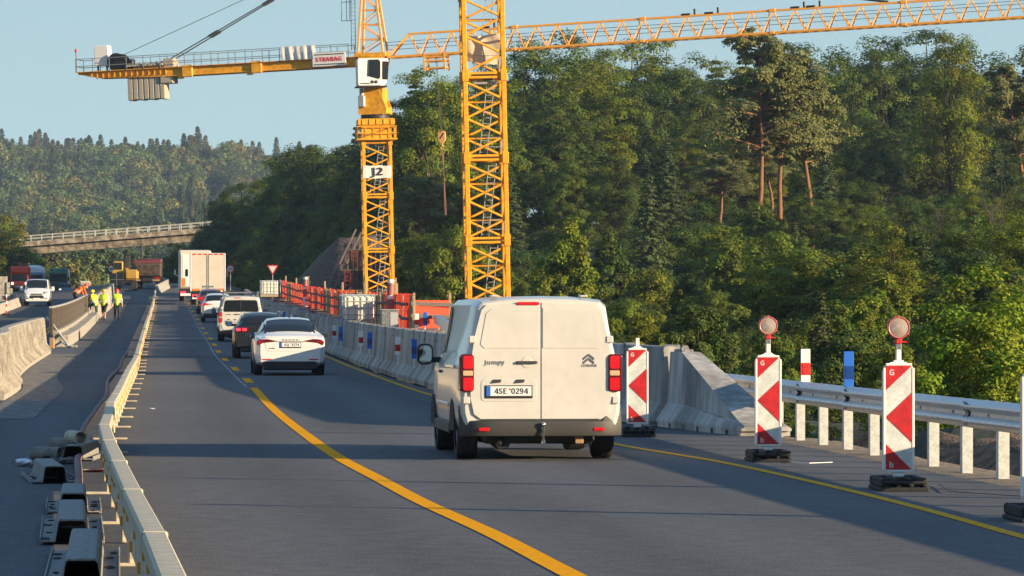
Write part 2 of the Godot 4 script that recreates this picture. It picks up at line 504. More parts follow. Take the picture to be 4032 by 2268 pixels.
# worn wheel tracks, tar seams and patches as vertex colours
func tinted(src: Mesh) -> ArrayMesh:
	var arr := src.surface_get_arrays(0)
	var vs: PackedVector3Array = arr[Mesh.ARRAY_VERTEX]
	var cs := PackedColorArray()
	for p in vs:
		var d := -p.z
		var o := p.x - ev(ORANGE, d)
		var t := 0.86 + 0.10 * noise.get_noise_2d(o * 38.0, d * 0.7) + 0.10 * noise.get_noise_2d(o * 9.0, d * 2.5)
		t += 0.075 * cos(o * 3.4) + 0.08 * noise.get_noise_2d(o * 3.0 + 400.0, d * 6.0)
		cs.append(Color(t, t, t))
	arr[Mesh.ARRAY_COLOR] = cs
	var m := ArrayMesh.new()
	m.add_surface_from_arrays(Mesh.PRIMITIVE_TRIANGLES, arr)
	return m
func setting() -> void:
	var ds := []
	var d := -160.0
	while d < 5200.0:
		ds.append(d)
		d += 12.0 if d < 0.0 else 2.0 if d < 70.0 else 5.0 if d < 200.0 else 10.0 if d < 640.0 else 40.0 if d < 1400.0 else 60.0 if d < 3000.0 else 400.0
	var xs := []
	var x := -2400.0
	while x < 2401.0:
		xs.append(x)
		var ax := absf(x + 3.0)
		x += 1.0 if ax < 24.0 else 3.0 if ax < 70.0 else 12.0 if ax < 200.0 else 45.0 if ax < 600.0 else 300.0
	var g := MB.new()
	var rows := []
	for dd in ds:
		var row := []
		for xx in xs:
			row.append(Vector3(xx, ter(xx, dd), -dd))
		rows.append(row)
	g.loft(rows, false)
	tag(part("ground", g, M.grass_floor, self, 60.0), "forest floor and verges rising to the wooded hills", "ground", "", "structure")
	# dirt works: gravel verge and soil bank beside the guard rail
	var sh := MB.new()
	var so := MB.new()
	for i in 90:
		for j in 16:
			var p := []
			var da := 20.0 + i * 0.55
			for q in [[0, 0], [0, 1], [1, 1], [1, 0]]:
				var dd: float = da + q[0] * 0.55
				var r: float = -0.62 + (j + q[1]) * 0.36
				var xx: float = right_edge(dd) + r
				p.append(Vector3(xx, ter(xx, dd) + (0.035 if r < 1.0 else 0.025) + (0.03 * noise.get_noise_2d(xx * 90.0, dd * 90.0) if r > -0.4 else -0.02), -dd))
			(sh if j < 4 else so).quad(p[0], p[1], p[2], p[3])
	tag(part("gravel_verge", sh, M.gravel, self, 60.0), "strip of tan gravel under the guard rail", "verge", "", "structure")
	tag(part("soil_bank", so, M.soil, self, 50.0), "brown excavated soil bank behind the guard rail", "soil", "", "structure")
	var road := part("road", strip(func(q): return ev(LBARR, q) + 0.2, func(q): return right_edge(q) - 0.45, 4.0, 500.0, 1.5, 0.0, 26), M.asphalt, self, 60.0)
	road.mesh = tinted(road.mesh)
	tag(road, "dark asphalt carriageway under construction with temporary lanes", "road", "", "structure")
	var road2 := part("road", strip(func(q): return ev(LBARR, q) - 12.0, func(q): return ev(LBARR, q) - 0.2, 90.0, 620.0, 3.0, 0.0, 8), M.asphalt_old, self, 60.0)
	tag(road2, "worn grey opposite carriageway behind the left barriers", "road", "", "structure")
	part("lane_line", line(ORANGE, 0.0, 0.17, 10.0, 96.5), M.paint_orange, road)
	part("edge_line", line(EDGE, 0.0, 0.12, 10.0, 330.0), M.paint_edge, road)
	part("seam_line", line(ORANGE, -0.14, 0.035, 97.0, 420.0, 3.0, 0.004), M.paint_white, road)
	var dash := 102.3
	while dash < 420.0:
		part("lane_dash", line(ORANGE, 0.06, 0.19, dash, dash + 5.6), M.paint_orange, road)
		dash += 17.0
	part("edge_line", line(LBARR, -1.1, 0.14, 90.0, 420.0, 3.0, 0.006), M.paint_orange, road2)
	part("edge_line", line(LBARR, -1.45, 0.12, 90.0, 420.0, 3.0, 0.006), M.paint_orange, road2)
	tag(part("gutter_strip", line(LBARR, 0.95, 0.9, 70.0, 150.0, 2.0, 0.006), M.strip), "pale concrete gutter strip at the foot of the left barrier", "gutter", "", "structure")
	part("joint", strip(func(q): return ev(FENCE, q) - 0.1, func(q): return ev(ORANGE, q) + 0.5, 190.0, 190.7, 2.0, 0.004, 1), M.paint_white, road)


# ---------------------------------------------------------------- barriers, rails, beacons
func jersey(h: float, l: float, wide := 0.34, feet := true) -> MB:
	var b := MB.new()
	var y0 := 0.075 if feet else 0.0
	var pr := PackedVector2Array([Vector2(-wide, y0), Vector2(-wide, 0.12), Vector2(-wide * 0.52, 0.36), Vector2(-wide * 0.34, h - 0.02), Vector2(-wide * 0.28, h), Vector2(wide * 0.28, h), Vector2(wide * 0.34, h - 0.02), Vector2(wide * 0.52, 0.36), Vector2(wide, 0.12), Vector2(wide, y0)])
	b.prism(pr, -l / 2, l / 2)
	if feet:
		var n := int(l / 0.8)
		for i in n:
			b.box(Vector3(0, 0.0385, -l / 2 + (i + 0.5) * l / n), Vector3(wide * 1.97, 0.077, l / n - 0.13))
	return b
func run_of(poly: Array, off: float, d0: float, d1: float, step: float) -> Array:
	var out := []
	var d := d0
	while d + step <= d1 + 0.01:
		var a := Vector2(ev(poly, d) + off, d)
		var e := d + step
		for k in 3:
			e = d + step * (e - d) / a.distance_to(Vector2(ev(poly, e) + off, e))
		var b := Vector2(ev(poly, e) + off, e)
		var m := (a + b) / 2
		out.append({"at": at(m.x, m.y), "turn": atan2(-(b.x - a.x), b.y - a.y), "d": m.y, "pitch": atan2(gy(b.x, b.y) - gy(a.x, a.y), step)})
		d = e
	return out
func put(o: Node3D, r: Dictionary) -> Node3D:
	o.position = r.at
	o.rotation = Vector3(r.pitch, r.turn, 0)
	return o
func delineator(kind: String, pos: Vector3, turn: float, label: String, group: String, stick := 0.3) -> void:
	var t := thing("delineator", label, "delineator", pos, turn, group)
	var body: Material = M.white if kind == "white" else M.blue
	var b := MB.new()
	b.box(Vector3(0, 0.225, 0), Vector3(0.13, 0.45, 0.02), 0.006)
	part("plate", b, body, t)
	var r := MB.new()
	for i in 2:
		r.box(Vector3(0, 0.145 + i * 0.075, 0.012), Vector3(0.085, 0.055, 0.008), 0.003)
	part("reflector", r, M.refl_red if kind == "white" else M.blue_dark, t)
	part("band", cbox(Vector3(0.134, 0.17, 0.016), 0.003, Vector3(0, 0.18, 0.0035)), M.red if kind == "white" else M.blue_dark, t)
	part("stick", cbox(Vector3(0.03, stick, 0.012), 0.0, Vector3(0, -stick / 2, 0)), M.white, t)
func beacon(x: float, d: float, lamp: bool, label: String, turn: float) -> void:
	var t := thing("beacon", label, "traffic beacon", at(x, d, 0.0), turn)
	var base := MB.new()
	base.box(Vector3(0, 0.02, 0), Vector3(0.46, 0.04, 0.80), 0.01)
	base.box(Vector3(0, 0.085, -0.33), Vector3(0.44, 0.09, 0.12), 0.015)
	base.box(Vector3(0, 0.085, 0.33), Vector3(0.44, 0.03, 0.12), 0.012)
	for i in 4:
		base.box(Vector3(-0.195 + i * 0.13, 0.085, 0.0), Vector3(0.05, 0.09, 0.76), 0.015)
	part("foot", base, M.recycled, t)
	var neck := MB.new()
	neck.box(Vector3(0, 0.15, 0), Vector3(0.11, 0.05, 0.06), 0.01)
	part("socket", neck, M.white, t)
	var f := MB.new()
	var o := 0.175
	f.prism(PackedVector2Array([Vector2(-0.14, o), Vector2(0.14, o), Vector2(0.152, o + 0.03), Vector2(0.152, o + 0.96), Vector2(0.13, o + 1.02), Vector2(0.07, o + 1.055), Vector2(-0.07, o + 1.055), Vector2(-0.13, o + 1.02), Vector2(-0.152, o + 0.96), Vector2(-0.152, o + 0.03)]), -0.03, 0.03)
	for s in [-1, 1]:
		f.box(Vector3(s * 0.139, o + 0.51, 0.034), Vector3(0.025, 0.98, 0.012), 0.004)
	f.box(Vector3(0, o + 0.012, 0.034), Vector3(0.25, 0.024, 0.012), 0.004)
	f.box(Vector3(0, o + 1.032, 0.034), Vector3(0.25, 0.024, 0.012), 0.004)
	part("panel", f, M.white, t)
	var w := 0.25
	var p := func(a: float, b: float) -> Vector2: return Vector2(-w / 2 + a * w, o + 0.022 + b * 0.998)
	part("white_sheet", cbox(Vector3(w, 0.998, 0.006), 0.0, Vector3(0, o + 0.521, 0.032)), M.refl_white, t)
	for poly in [[[0, 1], [1, 1], [0, 0.763]], [[0, 0.505], [1, 0.738], [1, 0.264]], [[0, 0.246], [1, 0.0], [0, 0]]]:
		var pp := PackedVector2Array()
		for q in poly:
			pp.append(p.call(q[0], q[1]))
		var s := MB.new()
		s.prism(pp, 0.0352, 0.0395)
		part("red_stripe", s, M.refl_red, t)
	for mark in [["G", Vector3(-0.07, o + 0.955, 0.041)], ["b", Vector3(-0.075, o + 0.068, 0.041)]]:
		var tm := part("emblem", text_mesh(mark[0], 0.058, 0.002), M.refl_white, t)
		tm.position = mark[1]
	var stub := MB.new()
	stub.box(Vector3(0, o + 1.062, 0), Vector3(0.10, 0.02, 0.05), 0.006)
	stub.box(Vector3(0, o + 1.12, 0), Vector3(0.052, 0.13, 0.045), 0.008)
	part("stub", stub, M.white, t)
	if lamp:
		var l := MB.new()
		l.box(Vector3(0, o + 1.20, 0), Vector3(0.062, 0.06, 0.05), 0.008)
		part("bracket", l, M.steel, t)
		var rd := MB.new()
		rd.box(Vector3(0, o + 1.255, 0), Vector3(0.065, 0.06, 0.06), 0.012)
		rd.tube(Vector3(0.02, o + 1.25, 0.0), Vector3(0.085, o + 1.245, 0.0), 0.008)
		part("lamp_neck", rd, M.red, t)
		var xf := Transform3D(Basis(Vector3.RIGHT, PI / 2), Vector3(0, o + 1.385, 0))
		var ring := MB.new()
		ring.lathe([Vector2(0.092, -0.045), Vector2(0.106, -0.04), Vector2(0.108, 0.04), Vector2(0.1, 0.05), Vector2(0.092, 0.045), Vector2(0.092, -0.045)], xf, 24)
		for k in 6:
			var q := Vector3(cos(TAU * k / 6.0 + 0.5), sin(TAU * k / 6.0 + 0.5), 0)
			ring.box(Vector3(0, o + 1.385, 0) + q * 0.11, Vector3(0.018, 0.018, 0.06), 0.004)
		part("lamp_ring", ring, M.lamp_red, t)
		var lens := MB.new()
		lens.lathe([Vector2(0.0, 0.062), Vector2(0.05, 0.058), Vector2(0.093, 0.042), Vector2(0.093, -0.042), Vector2(0.05, -0.058), Vector2(0.0, -0.062)], xf, 24)
		var le := part("lens", lens, M.lens, t)
		var core := MB.new()
		for k in 3:
			core.tube(Vector3((k - 1) * 0.045, o + 1.37 + (0.035 if k == 1 else 0.0), -0.02), Vector3((k - 1) * 0.045, o + 1.37 + (0.035 if k == 1 else 0.0), 0.02), 0.015, 0.022, 10)
		part("diode", core, M.chrome, le)
func barriers() -> void:
	M.blue_dark = mk(lin(0.008, 0.05, 0.22), 0.3)
	M.lens = mk(Color(0.95, 0.86, 0.80, 0.32), 0.06)
	M.lens.transparency = BaseMaterial3D.TRANSPARENCY_ALPHA
	M.lamp_red = mk(lin(0.45, 0.10, 0.09), 0.4)
	# right-hand concrete barrier
	var first: Node3D = null
	for r in run_of(BARR, 0.0, 65.6, 318.0, 4.0):
		var t: Node3D
		if first == null:
			t = thing("concrete_barrier", "weathered grey concrete barrier element in the long row along the queue of cars", "barrier", Vector3.ZERO, 0.0, "concrete barriers beside the traffic lane")
			part("body", jersey(1.2, 3.965), M.row[2], t, 25.0)
			for s in [-1, 1]:
				var k := MB.new()
				k.box(Vector3(0, 1.205, s * 1.93), Vector3(0.24, 0.05, 0.09), 0.01)
				k.box(Vector3(-0.125, 1.15, s * 1.95), Vector3(0.03, 0.12, 0.07), 0.008)
				k.box(Vector3(-0.14, 1.03, s * 1.95), Vector3(0.03, 0.05, 0.05), 0.01)
				part("coupling", k, M.steel, t)
			first = t
		else:
			t = dup(first, Vector3.ZERO)
			(t.get_child(0) as MeshInstance3D).material_override = M.row[rng.randi() % 5]
		put(t, r)
		var zn := " behind the white van and first beacon" if r.d < 96.0 else " beside the white liftback" if r.d < 130.0 else " below the red site fence" if r.d < 200.0 else " beside the far end of the queue"
		t.set_meta("label", "weathered grey concrete barrier element" + zn)
		t.set_meta("group", "concrete barriers" + zn)
	first.set_meta("label", "grey concrete barrier element coupled to the sloped end piece")
	first.remove_meta("group")
	# tapered end piece
	var e := thing("barrier_end", "sloping concrete end piece of the barrier running down to the asphalt beside the guard rail", "barrier", at(3.05, 62.9), along(BARR, 67.0) + 0.08)
	var eb := MB.new()
	var rings := []
	for q in [[2.6, 1.12], [1.9, 1.12], [-1.9, 0.2], [-2.3, 0.13]]:
		var h: float = q[1]
		var ring := []
		for s in [[-0.36, 0.07], [-0.36, 0.11], [-0.19, minf(0.36, h - 0.02)], [-0.13 - (1.2 - h) * 0.16, h], [0.13 + (1.2 - h) * 0.16, h], [0.19, minf(0.36, h - 0.02)], [0.36, 0.11], [0.36, 0.07]]:
			var sx: float = s[0]
			if h < 0.5 and absf(sx) < 0.3 and s[1] < h:
				sx = 0.34 * signf(sx)
			ring.append(Vector3(sx, s[1], -q[0] + 0.0))
		rings.append(ring)
	eb.loft(rings, true, true)
	for k in 6:
		eb.box(Vector3(0, 0.036, -2.2 + k * 0.82), Vector3(0.715, 0.072, 0.68))
	part("body", eb, M.row[0], e, 20.0)
	var hb := MB.new()
	hb.box(Vector3(0, 1.13, -2.35), Vector3(0.2, 0.06, 0.4), 0.015)
	hb.tube(Vector3(-0.05, 1.16, -2.15), Vector3(-0.05, 1.16, -2.05), 0.06, 0.06, 10)
	part("coupling", hb, M.steel, e)
	# guard rail
	var g := thing("guard_rail", "galvanised double wave guard rail on closely spaced posts beside the soil bank", "guard rail", Vector3.ZERO)
	var post := MB.new()
	for q in [[0.0, 0.0, 0.115, 0.006], [-0.055, -0.065, 0.006, 0.13], [0.055, -0.065, 0.006, 0.13], [-0.04, -0.13, 0.03, 0.006], [0.04, -0.13, 0.03, 0.006]]:
		post.box(Vector3(q[0], 0.36, q[1]), Vector3(q[2], 0.92, q[3]))
	var pm := post.mesh(20.0)
	for k in 23:
		var d := 69.6 - 2.0 * k
		var po := part("post", pm, M.galv_post, g)
		po.position = Vector3(rail_x(d) + 0.06, ry(d) - 0.05, -d)
		po.rotation.y = along([[20.0, rail_x(20.0)], [60.0, rail_x(60.0)]], 40.0)
	var prof := [[0.0, 0.0], [-0.012, 0.02], [-0.075, 0.05], [-0.085, 0.078], [-0.07, 0.105], [-0.022, 0.135], [-0.022, 0.175], [-0.07, 0.205], [-0.085, 0.232], [-0.075, 0.26], [-0.012, 0.29], [0.0, 0.31]]
	for k in 12:
		var da := 71.0 - 4.0 * k
		var bm := MB.new()
		var rr := []
		for dd in [da + 0.16, da - 2.0, da - 4.0]:
			var ring := []
			for q in prof:
				ring.append(Vector3(rail_x(dd) + q[0] - (0.004 if dd > da else 0.0), ry(dd) + 0.47 + q[1], -dd))
			for q in range(prof.size() - 1, -1, -1):
				ring.append(Vector3(rail_x(dd) + prof[q][0] + 0.004, ry(dd) + 0.47 + prof[q][1], -dd))
			rr.append(ring)
		bm.loft(rr, true, true)
		part("beam", bm, M.galv, g, 50.0)
		var bolts := MB.new()
		for z in [-0.12, 0.0, 0.12]:
			for yy in [0.045, 0.265]:
				bolts.tube(Vector3(rail_x(da) - 0.07, ry(da) + 0.47 + yy, -da + z), Vector3(rail_x(da) - 0.088, ry(da) + 0.47 + yy, -da + z), 0.018, 0.016, 6)
		for z in [1.0, 3.0]:
			bolts.box(Vector3(rail_x(da - z) - 0.025, ry(da - z) + 0.625, -da + z), Vector3(0.016, 0.03, 0.06), 0.004)
		part("bolt", bolts, M.steel, g)
	for q in [["white", 59.0, "white post delineator with orange red reflector above the guard rail"], ["blue", 55.4, "bright blue post delineator above the guard rail"]]:
		delineator(q[0], Vector3(rail_x(q[1]) + 0.03, ry(q[1]) + 0.77, -q[1]), 0.1, q[2], "", 0.12)
	# delineators on the barrier
	for q in [["white", 107.5], ["blue", 101.5], ["white", 126.0], ["blue", 120.8], ["white", 146.0], ["blue", 140.5], ["white", 172.0], ["blue", 168.5], ["white", 192.0], ["blue", 188.0], ["white", 209.0], ["blue", 205.0]]:
		var x: float = ev(BARR, q[1]) - 0.36
		delineator(q[0], at(x, q[1], 0.58), 0.0, "white delineator with red reflector fixed to the barrier row" if q[0] == "white" else "blue delineator fixed to the barrier row", "white delineators on the barrier row" if q[0] == "white" else "blue delineators on the barrier row", 0.22)
	beacon(1.73, 60.4, false, "striped beacon without lamp beside the white van and the concrete barrier", 0.05)
	beacon(2.945, 50.3, true, "striped beacon with warning lamp in front of the white and red delineator", 0.06)
	beacon(3.71, 42.0, true, "striped beacon with warning lamp and loose cable, in front of the bare guard rail", 0.07)
	beacon(4.305, 35.7, true, "striped beacon where the yellow edge line meets the widest part of the gravel", 0.08)
	# low steel barrier
	var seg0: Node3D = null
	var n := 0
	for r in run_of(FENCE, 0.0, 11.6, 376.0, 6.0):
		var s: Node3D
		if seg0 == null:
			s = thing("steel_barrier", "low cream steel barrier segment with amber reflectors", "barrier", Vector3.ZERO, 0.0, "segments of the low steel barrier")
			var cap := MB.new()
			cap.prism(PackedVector2Array([Vector2(-0.068, 0.40), Vector2(-0.068, 0.475), Vector2(-0.052, 0.497), Vector2(0.052, 0.497), Vector2(0.068, 0.475), Vector2(0.068, 0.40)]), -2.985, 2.985)
			part("cap_rail", cap, M.cream_cap, s)
			var pan := MB.new()
			pan.box(Vector3(0, 0.27, 0), Vector3(0.075, 0.27, 5.96), 0.01)
			for k in 3:
				pan.box(Vector3(0, 0.27, -1.98 + k * 1.98), Vector3(0.082, 0.265, 0.03), 0.006)
			pan.box(Vector3(0, 0.08, -2.6), Vector3(0.07, 0.15, 0.10), 0.01)
			pan.box(Vector3(0, 0.08, 0.4), Vector3(0.07, 0.15, 0.10), 0.01)
			part("panel", pan, M.cream, s)
			part("joint_strap", cbox(Vector3(0.145, 0.1, 0.07), 0.012, Vector3(0, 0.452, 2.99)), M.cream_cap, s)
			for k in 1:
				var ft := MB.new()
				ft.box(Vector3(0, 0.013, -2.6 + k * 2.95), Vector3(0.46, 0.024, 0.13), 0.005)
				part("foot", ft, M.cream_cap, s)
			for k in 5:
				for side in [-1, 1]:
					var rf := MB.new()
					var yy := 0.34 if k % 2 == 0 else 0.2
					rf.box(Vector3(side * 0.045, yy, -2.45 + k * 1.2), Vector3(0.02, 0.07, 0.05), 0.004)
					part("reflector", rf, M.amber, s)
			seg0 = s
		else:
			s = dup(seg0, Vector3.ZERO)
		put(s, r)
		var zn := " beside the steel hat sections" if r.d < 42.0 else " at the bend by the concrete pipes" if r.d < 60.0 else " along the hose" if r.d < 150.0 else " across from the slatted railing" if r.d < 240.0 else " across from the walking workers" if r.d < 275.0 else " leading to the excavator"
		s.set_meta("label", "low cream steel barrier segment with amber reflectors" + zn)
		s.set_meta("group", "low steel barrier segments" + zn)
		n += 1
	# far end of the low barrier: concrete pieces swinging across the lane
	for q in [[Vector2(-30.7, 377.5), Vector2(-32.4, 412.0)], [Vector2(-32.4, 412.3), Vector2(-35.2, 430.0)]]:
		var a: Vector2 = q[0]
		var b: Vector2 = q[1]
		var c := (a + b) / 2
		var w := thing("concrete_barrier", "low pale concrete barrier closing the lane behind the steel barrier", "barrier", at(c.x, c.y), atan2(-(b.x - a.x), b.y - a.y), "low concrete pieces at the end of the steel barrier")
		w.rotation.x = atan2(gy(b.x, b.y) - gy(a.x, a.y), a.distance_to(b))
		part("body", jersey(0.8, a.distance_to(b), 0.26, false), M.concrete, w)
	# left barriers
	var lb: Node3D = null
	for r in run_of(LBARR, 0.1, 84.0, 152.5, 4.0):
		var t: Node3D
		if lb == null:
			t = thing("concrete_barrier", "tall sunlit concrete barrier element with vertical ribs between the two carriageways", "barrier", Vector3.ZERO, 0.0, "sunlit barriers between the carriageways")
			var jb := jersey(1.25, 3.96, 0.36, false)
			part("body", jb, M.concrete_pale, t)
			for k in 5:
				var rb := MB.new()
				rb.prism(PackedVector2Array([Vector2(0.34, 0.10), Vector2(0.40, 0.12), Vector2(0.225, 0.37), Vector2(0.15, 1.22), Vector2(0.10, 1.22), Vector2(0.17, 0.36)]), -1.75 + k * 0.86, -1.55 + k * 0.86)
				part("rib", rb, M.concrete_pale, t)
			lb = t
		else:
			t = dup(lb, Vector3.ZERO)
		put(t, r)
	# low plinth with the dark slatted railing
	var pl: Node3D = null
	for r in run_of(LBARR, 0.45, 166.0, 254.0, 8.0):
		var t: Node3D
		if pl == null:
			t = thing("concrete_plinth", "low pale concrete plinth block under the dark slatted railing", "plinth", Vector3.ZERO, 0.0, "plinth blocks between the carriageways")
			part("block", cbox(Vector3(0.62, 0.48, 7.9), 0.03, Vector3(0, 0.24, 0)), M.concrete_pale, t)
			part("upstand", cbox(Vector3(0.22, 0.16, 7.9), 0.02, Vector3(-0.22, 0.555, 0)), M.concrete_pale, t)
			pl = t
		else:
			t = dup(pl, Vector3.ZERO)
		put(t, r)
	var ra: Node3D = null
	var slat := cbox(Vector3(0.05, 1.0, 0.12), 0.008).mesh()
	for r in run_of(LBARR, 0.12, 164.0, 252.0, 8.0):
		var t: Node3D
		if ra == null:
			t = thing("slat_railing", "dark railing panel of upright weathered slats on the plinth", "railing", Vector3.ZERO, 0.0, "railing panels on the plinth")
			part("top_rail", cbox(Vector3(0.12, 0.07, 7.95), 0.01, Vector3(0, 1.53, 0)), M.concrete, t)
			part("bottom_rail", cbox(Vector3(0.08, 0.06, 7.95), 0.01, Vector3(0, 0.56, 0)), M.wood_dark, t)
			part("back_sheet", cbox(Vector3(0.02, 0.95, 7.9), 0.0, Vector3(-0.05, 1.03, 0)), M.wood_dark, t)
			for k in 24:
				var s := part("slat", slat, M.slat_pale if k % 3 == 1 else M.wood_dark, t)
				s.position = Vector3(0.02 + 0.012 * (k % 2), 1.0, -3.83 + k * 0.333)
			ra = t
		else:
			t = dup(ra, Vector3.ZERO)
		put(t, r)
	var pb: Node3D = null
	for r in run_of(LBARR, 0.35, 262.0, 346.0, 12.0):
		var t: Node3D
		if pb == null:
			t = thing("concrete_barrier", "grey concrete barrier wall section beyond the workers", "barrier", Vector3.ZERO, 0.0, "wall sections beyond the workers")
			part("body", jersey(1.35, 11.9, 0.34, false), M.concrete_pale, t)
			pb = t
		else:
			t = dup(pb, Vector3.ZERO)
		put(t, r)
	var kb: Node3D = null
	for r in run_of(LBARR, -6.2, 238.0, 322.0, 12.0):
		var t: Node3D
		if kb == null:
			t = thing("concrete_barrier", "knee high tan concrete barrier on the far side of the opposite lane", "barrier", Vector3.ZERO, 0.0, "low barriers along the opposite lane")
			part("body", jersey(0.62, 11.6, 0.24, false), M.concrete_pale, t)
			kb = t
		else:
			t = dup(kb, Vector3.ZERO)
		put(t, r)

# ---------------------------------------------------------------- tower cranes
func member(a: Vector3, b: Vector3, w: float, h := -1.0) -> MB:
	var k := MB.new()
	k.bar(a, b, w, w if h < 0.0 else h, Vector3(0.13, 0.2, 0.97), w * 0.15)
	return k
func mast_section(parent: Node3D, w: float, hs: float, chord: float, brace: float, rungs: bool) -> Node3D:
	var q := w / 2 - chord / 2
	var fr := MB.new()
	for s in [-1, 1]:
		for yy in [0.05, 0.27]:
			fr.box(Vector3(0, hs - 0.25 + yy, s * q), Vector3(w - chord * 1.6, 0.13, 0.12), 0.015)
			fr.box(Vector3(s * q, hs - 0.25 + yy, 0), Vector3(0.12, 0.13, w - chord * 1.6), 0.015)
	for sx in [-1, 1]:
		for sz in [-1, 1]:
			fr.box(Vector3(sx * q, hs - 0.1, sz * q), Vector3(chord + 0.1, 0.62, chord + 0.1), 0.02)
	var sec := part("mast_section", fr, M.crane, parent)
	for sx in [-1, 1]:
		for sz in [-1, 1]:
			part("chord", cbox(Vector3(chord, hs, chord), 0.02, Vector3(sx * q, hs / 2, sz * q)), M.crane, sec)
	var n := 4
	var a := q - chord * 0.4
	for i in n:
		var y0 := (hs - 0.5) * i / n + 0.12
		var y1 := (hs - 0.5) * (i + 1) / n + 0.02
		var s := 1.0 if i % 2 == 0 else -1.0
		part("brace", member(Vector3(-a * s, y0, q), Vector3(a * s, y1, q), brace), M.crane, sec)
		part("brace", member(Vector3(a * s, y0, -q), Vector3(-a * s, y1, -q), brace), M.crane, sec)
		part("brace", member(Vector3(-q, y0, -a * s), Vector3(-q, y1, a * s), brace), M.crane, sec)
		part("brace", member(Vector3(q, y0, a * s), Vector3(q, y1, -a * s), brace), M.crane, sec)
		if rungs and i % 2 == 0:
			part("brace", member(Vector3(-a, y1 + 0.03, -q), Vector3(a, y1 + 0.03, -q), brace), M.crane, sec)
	var lad := MB.new()
	var l0 := Vector3(-0.05, 0.1, -0.35)
	var l1 := Vector3(0.42, hs - 0.35, -0.05)
	for s in [-0.2, 0.2]:
		lad.bar(l0 + Vector3(s, 0, 0), l1 + Vector3(s, 0, 0), 0.045, 0.045)
	for k in 13:
		var p := l0.lerp(l1, (k + 0.5) / 13.0)
		lad.bar(p - Vector3(0.2, 0, 0), p + Vector3(0.2, 0, 0), 0.03, 0.03)
	part("ladder", lad, M.galv_dull, sec)
	var pf := MB.new()
	pf.box(Vector3(0.1, hs - 0.02, 0), Vector3(w * 0.62, 0.05, w * 0.7), 0.01)
	for x in [-w * 0.22, w * 0.05, w * 0.4]:
		pf.bar(Vector3(x, hs, 0.35), Vector3(x, hs + 1.0, 0.35), 0.04, 0.04)
	for yy in [0.5, 1.0]:
		pf.bar(Vector3(-w * 0.22, hs + yy, 0.35), Vector3(w * 0.4, hs + yy, 0.35), 0.03, 0.03)
	part("rest_platform", pf, M.galv_dull, sec)
	return sec
func stack(parent: Node3D, sec: Node3D, n: int, hs: float, turn: float, y0 := 0.0) -> void:
	for i in n:
		var s: Node3D = sec if i == 0 else sec.duplicate()
		if i > 0:
			s.name = "mast_section_%03d" % i
			parent.add_child(s, true)
		s.position = Vector3(0, y0 + i * hs, 0)
		s.rotation.y = turn
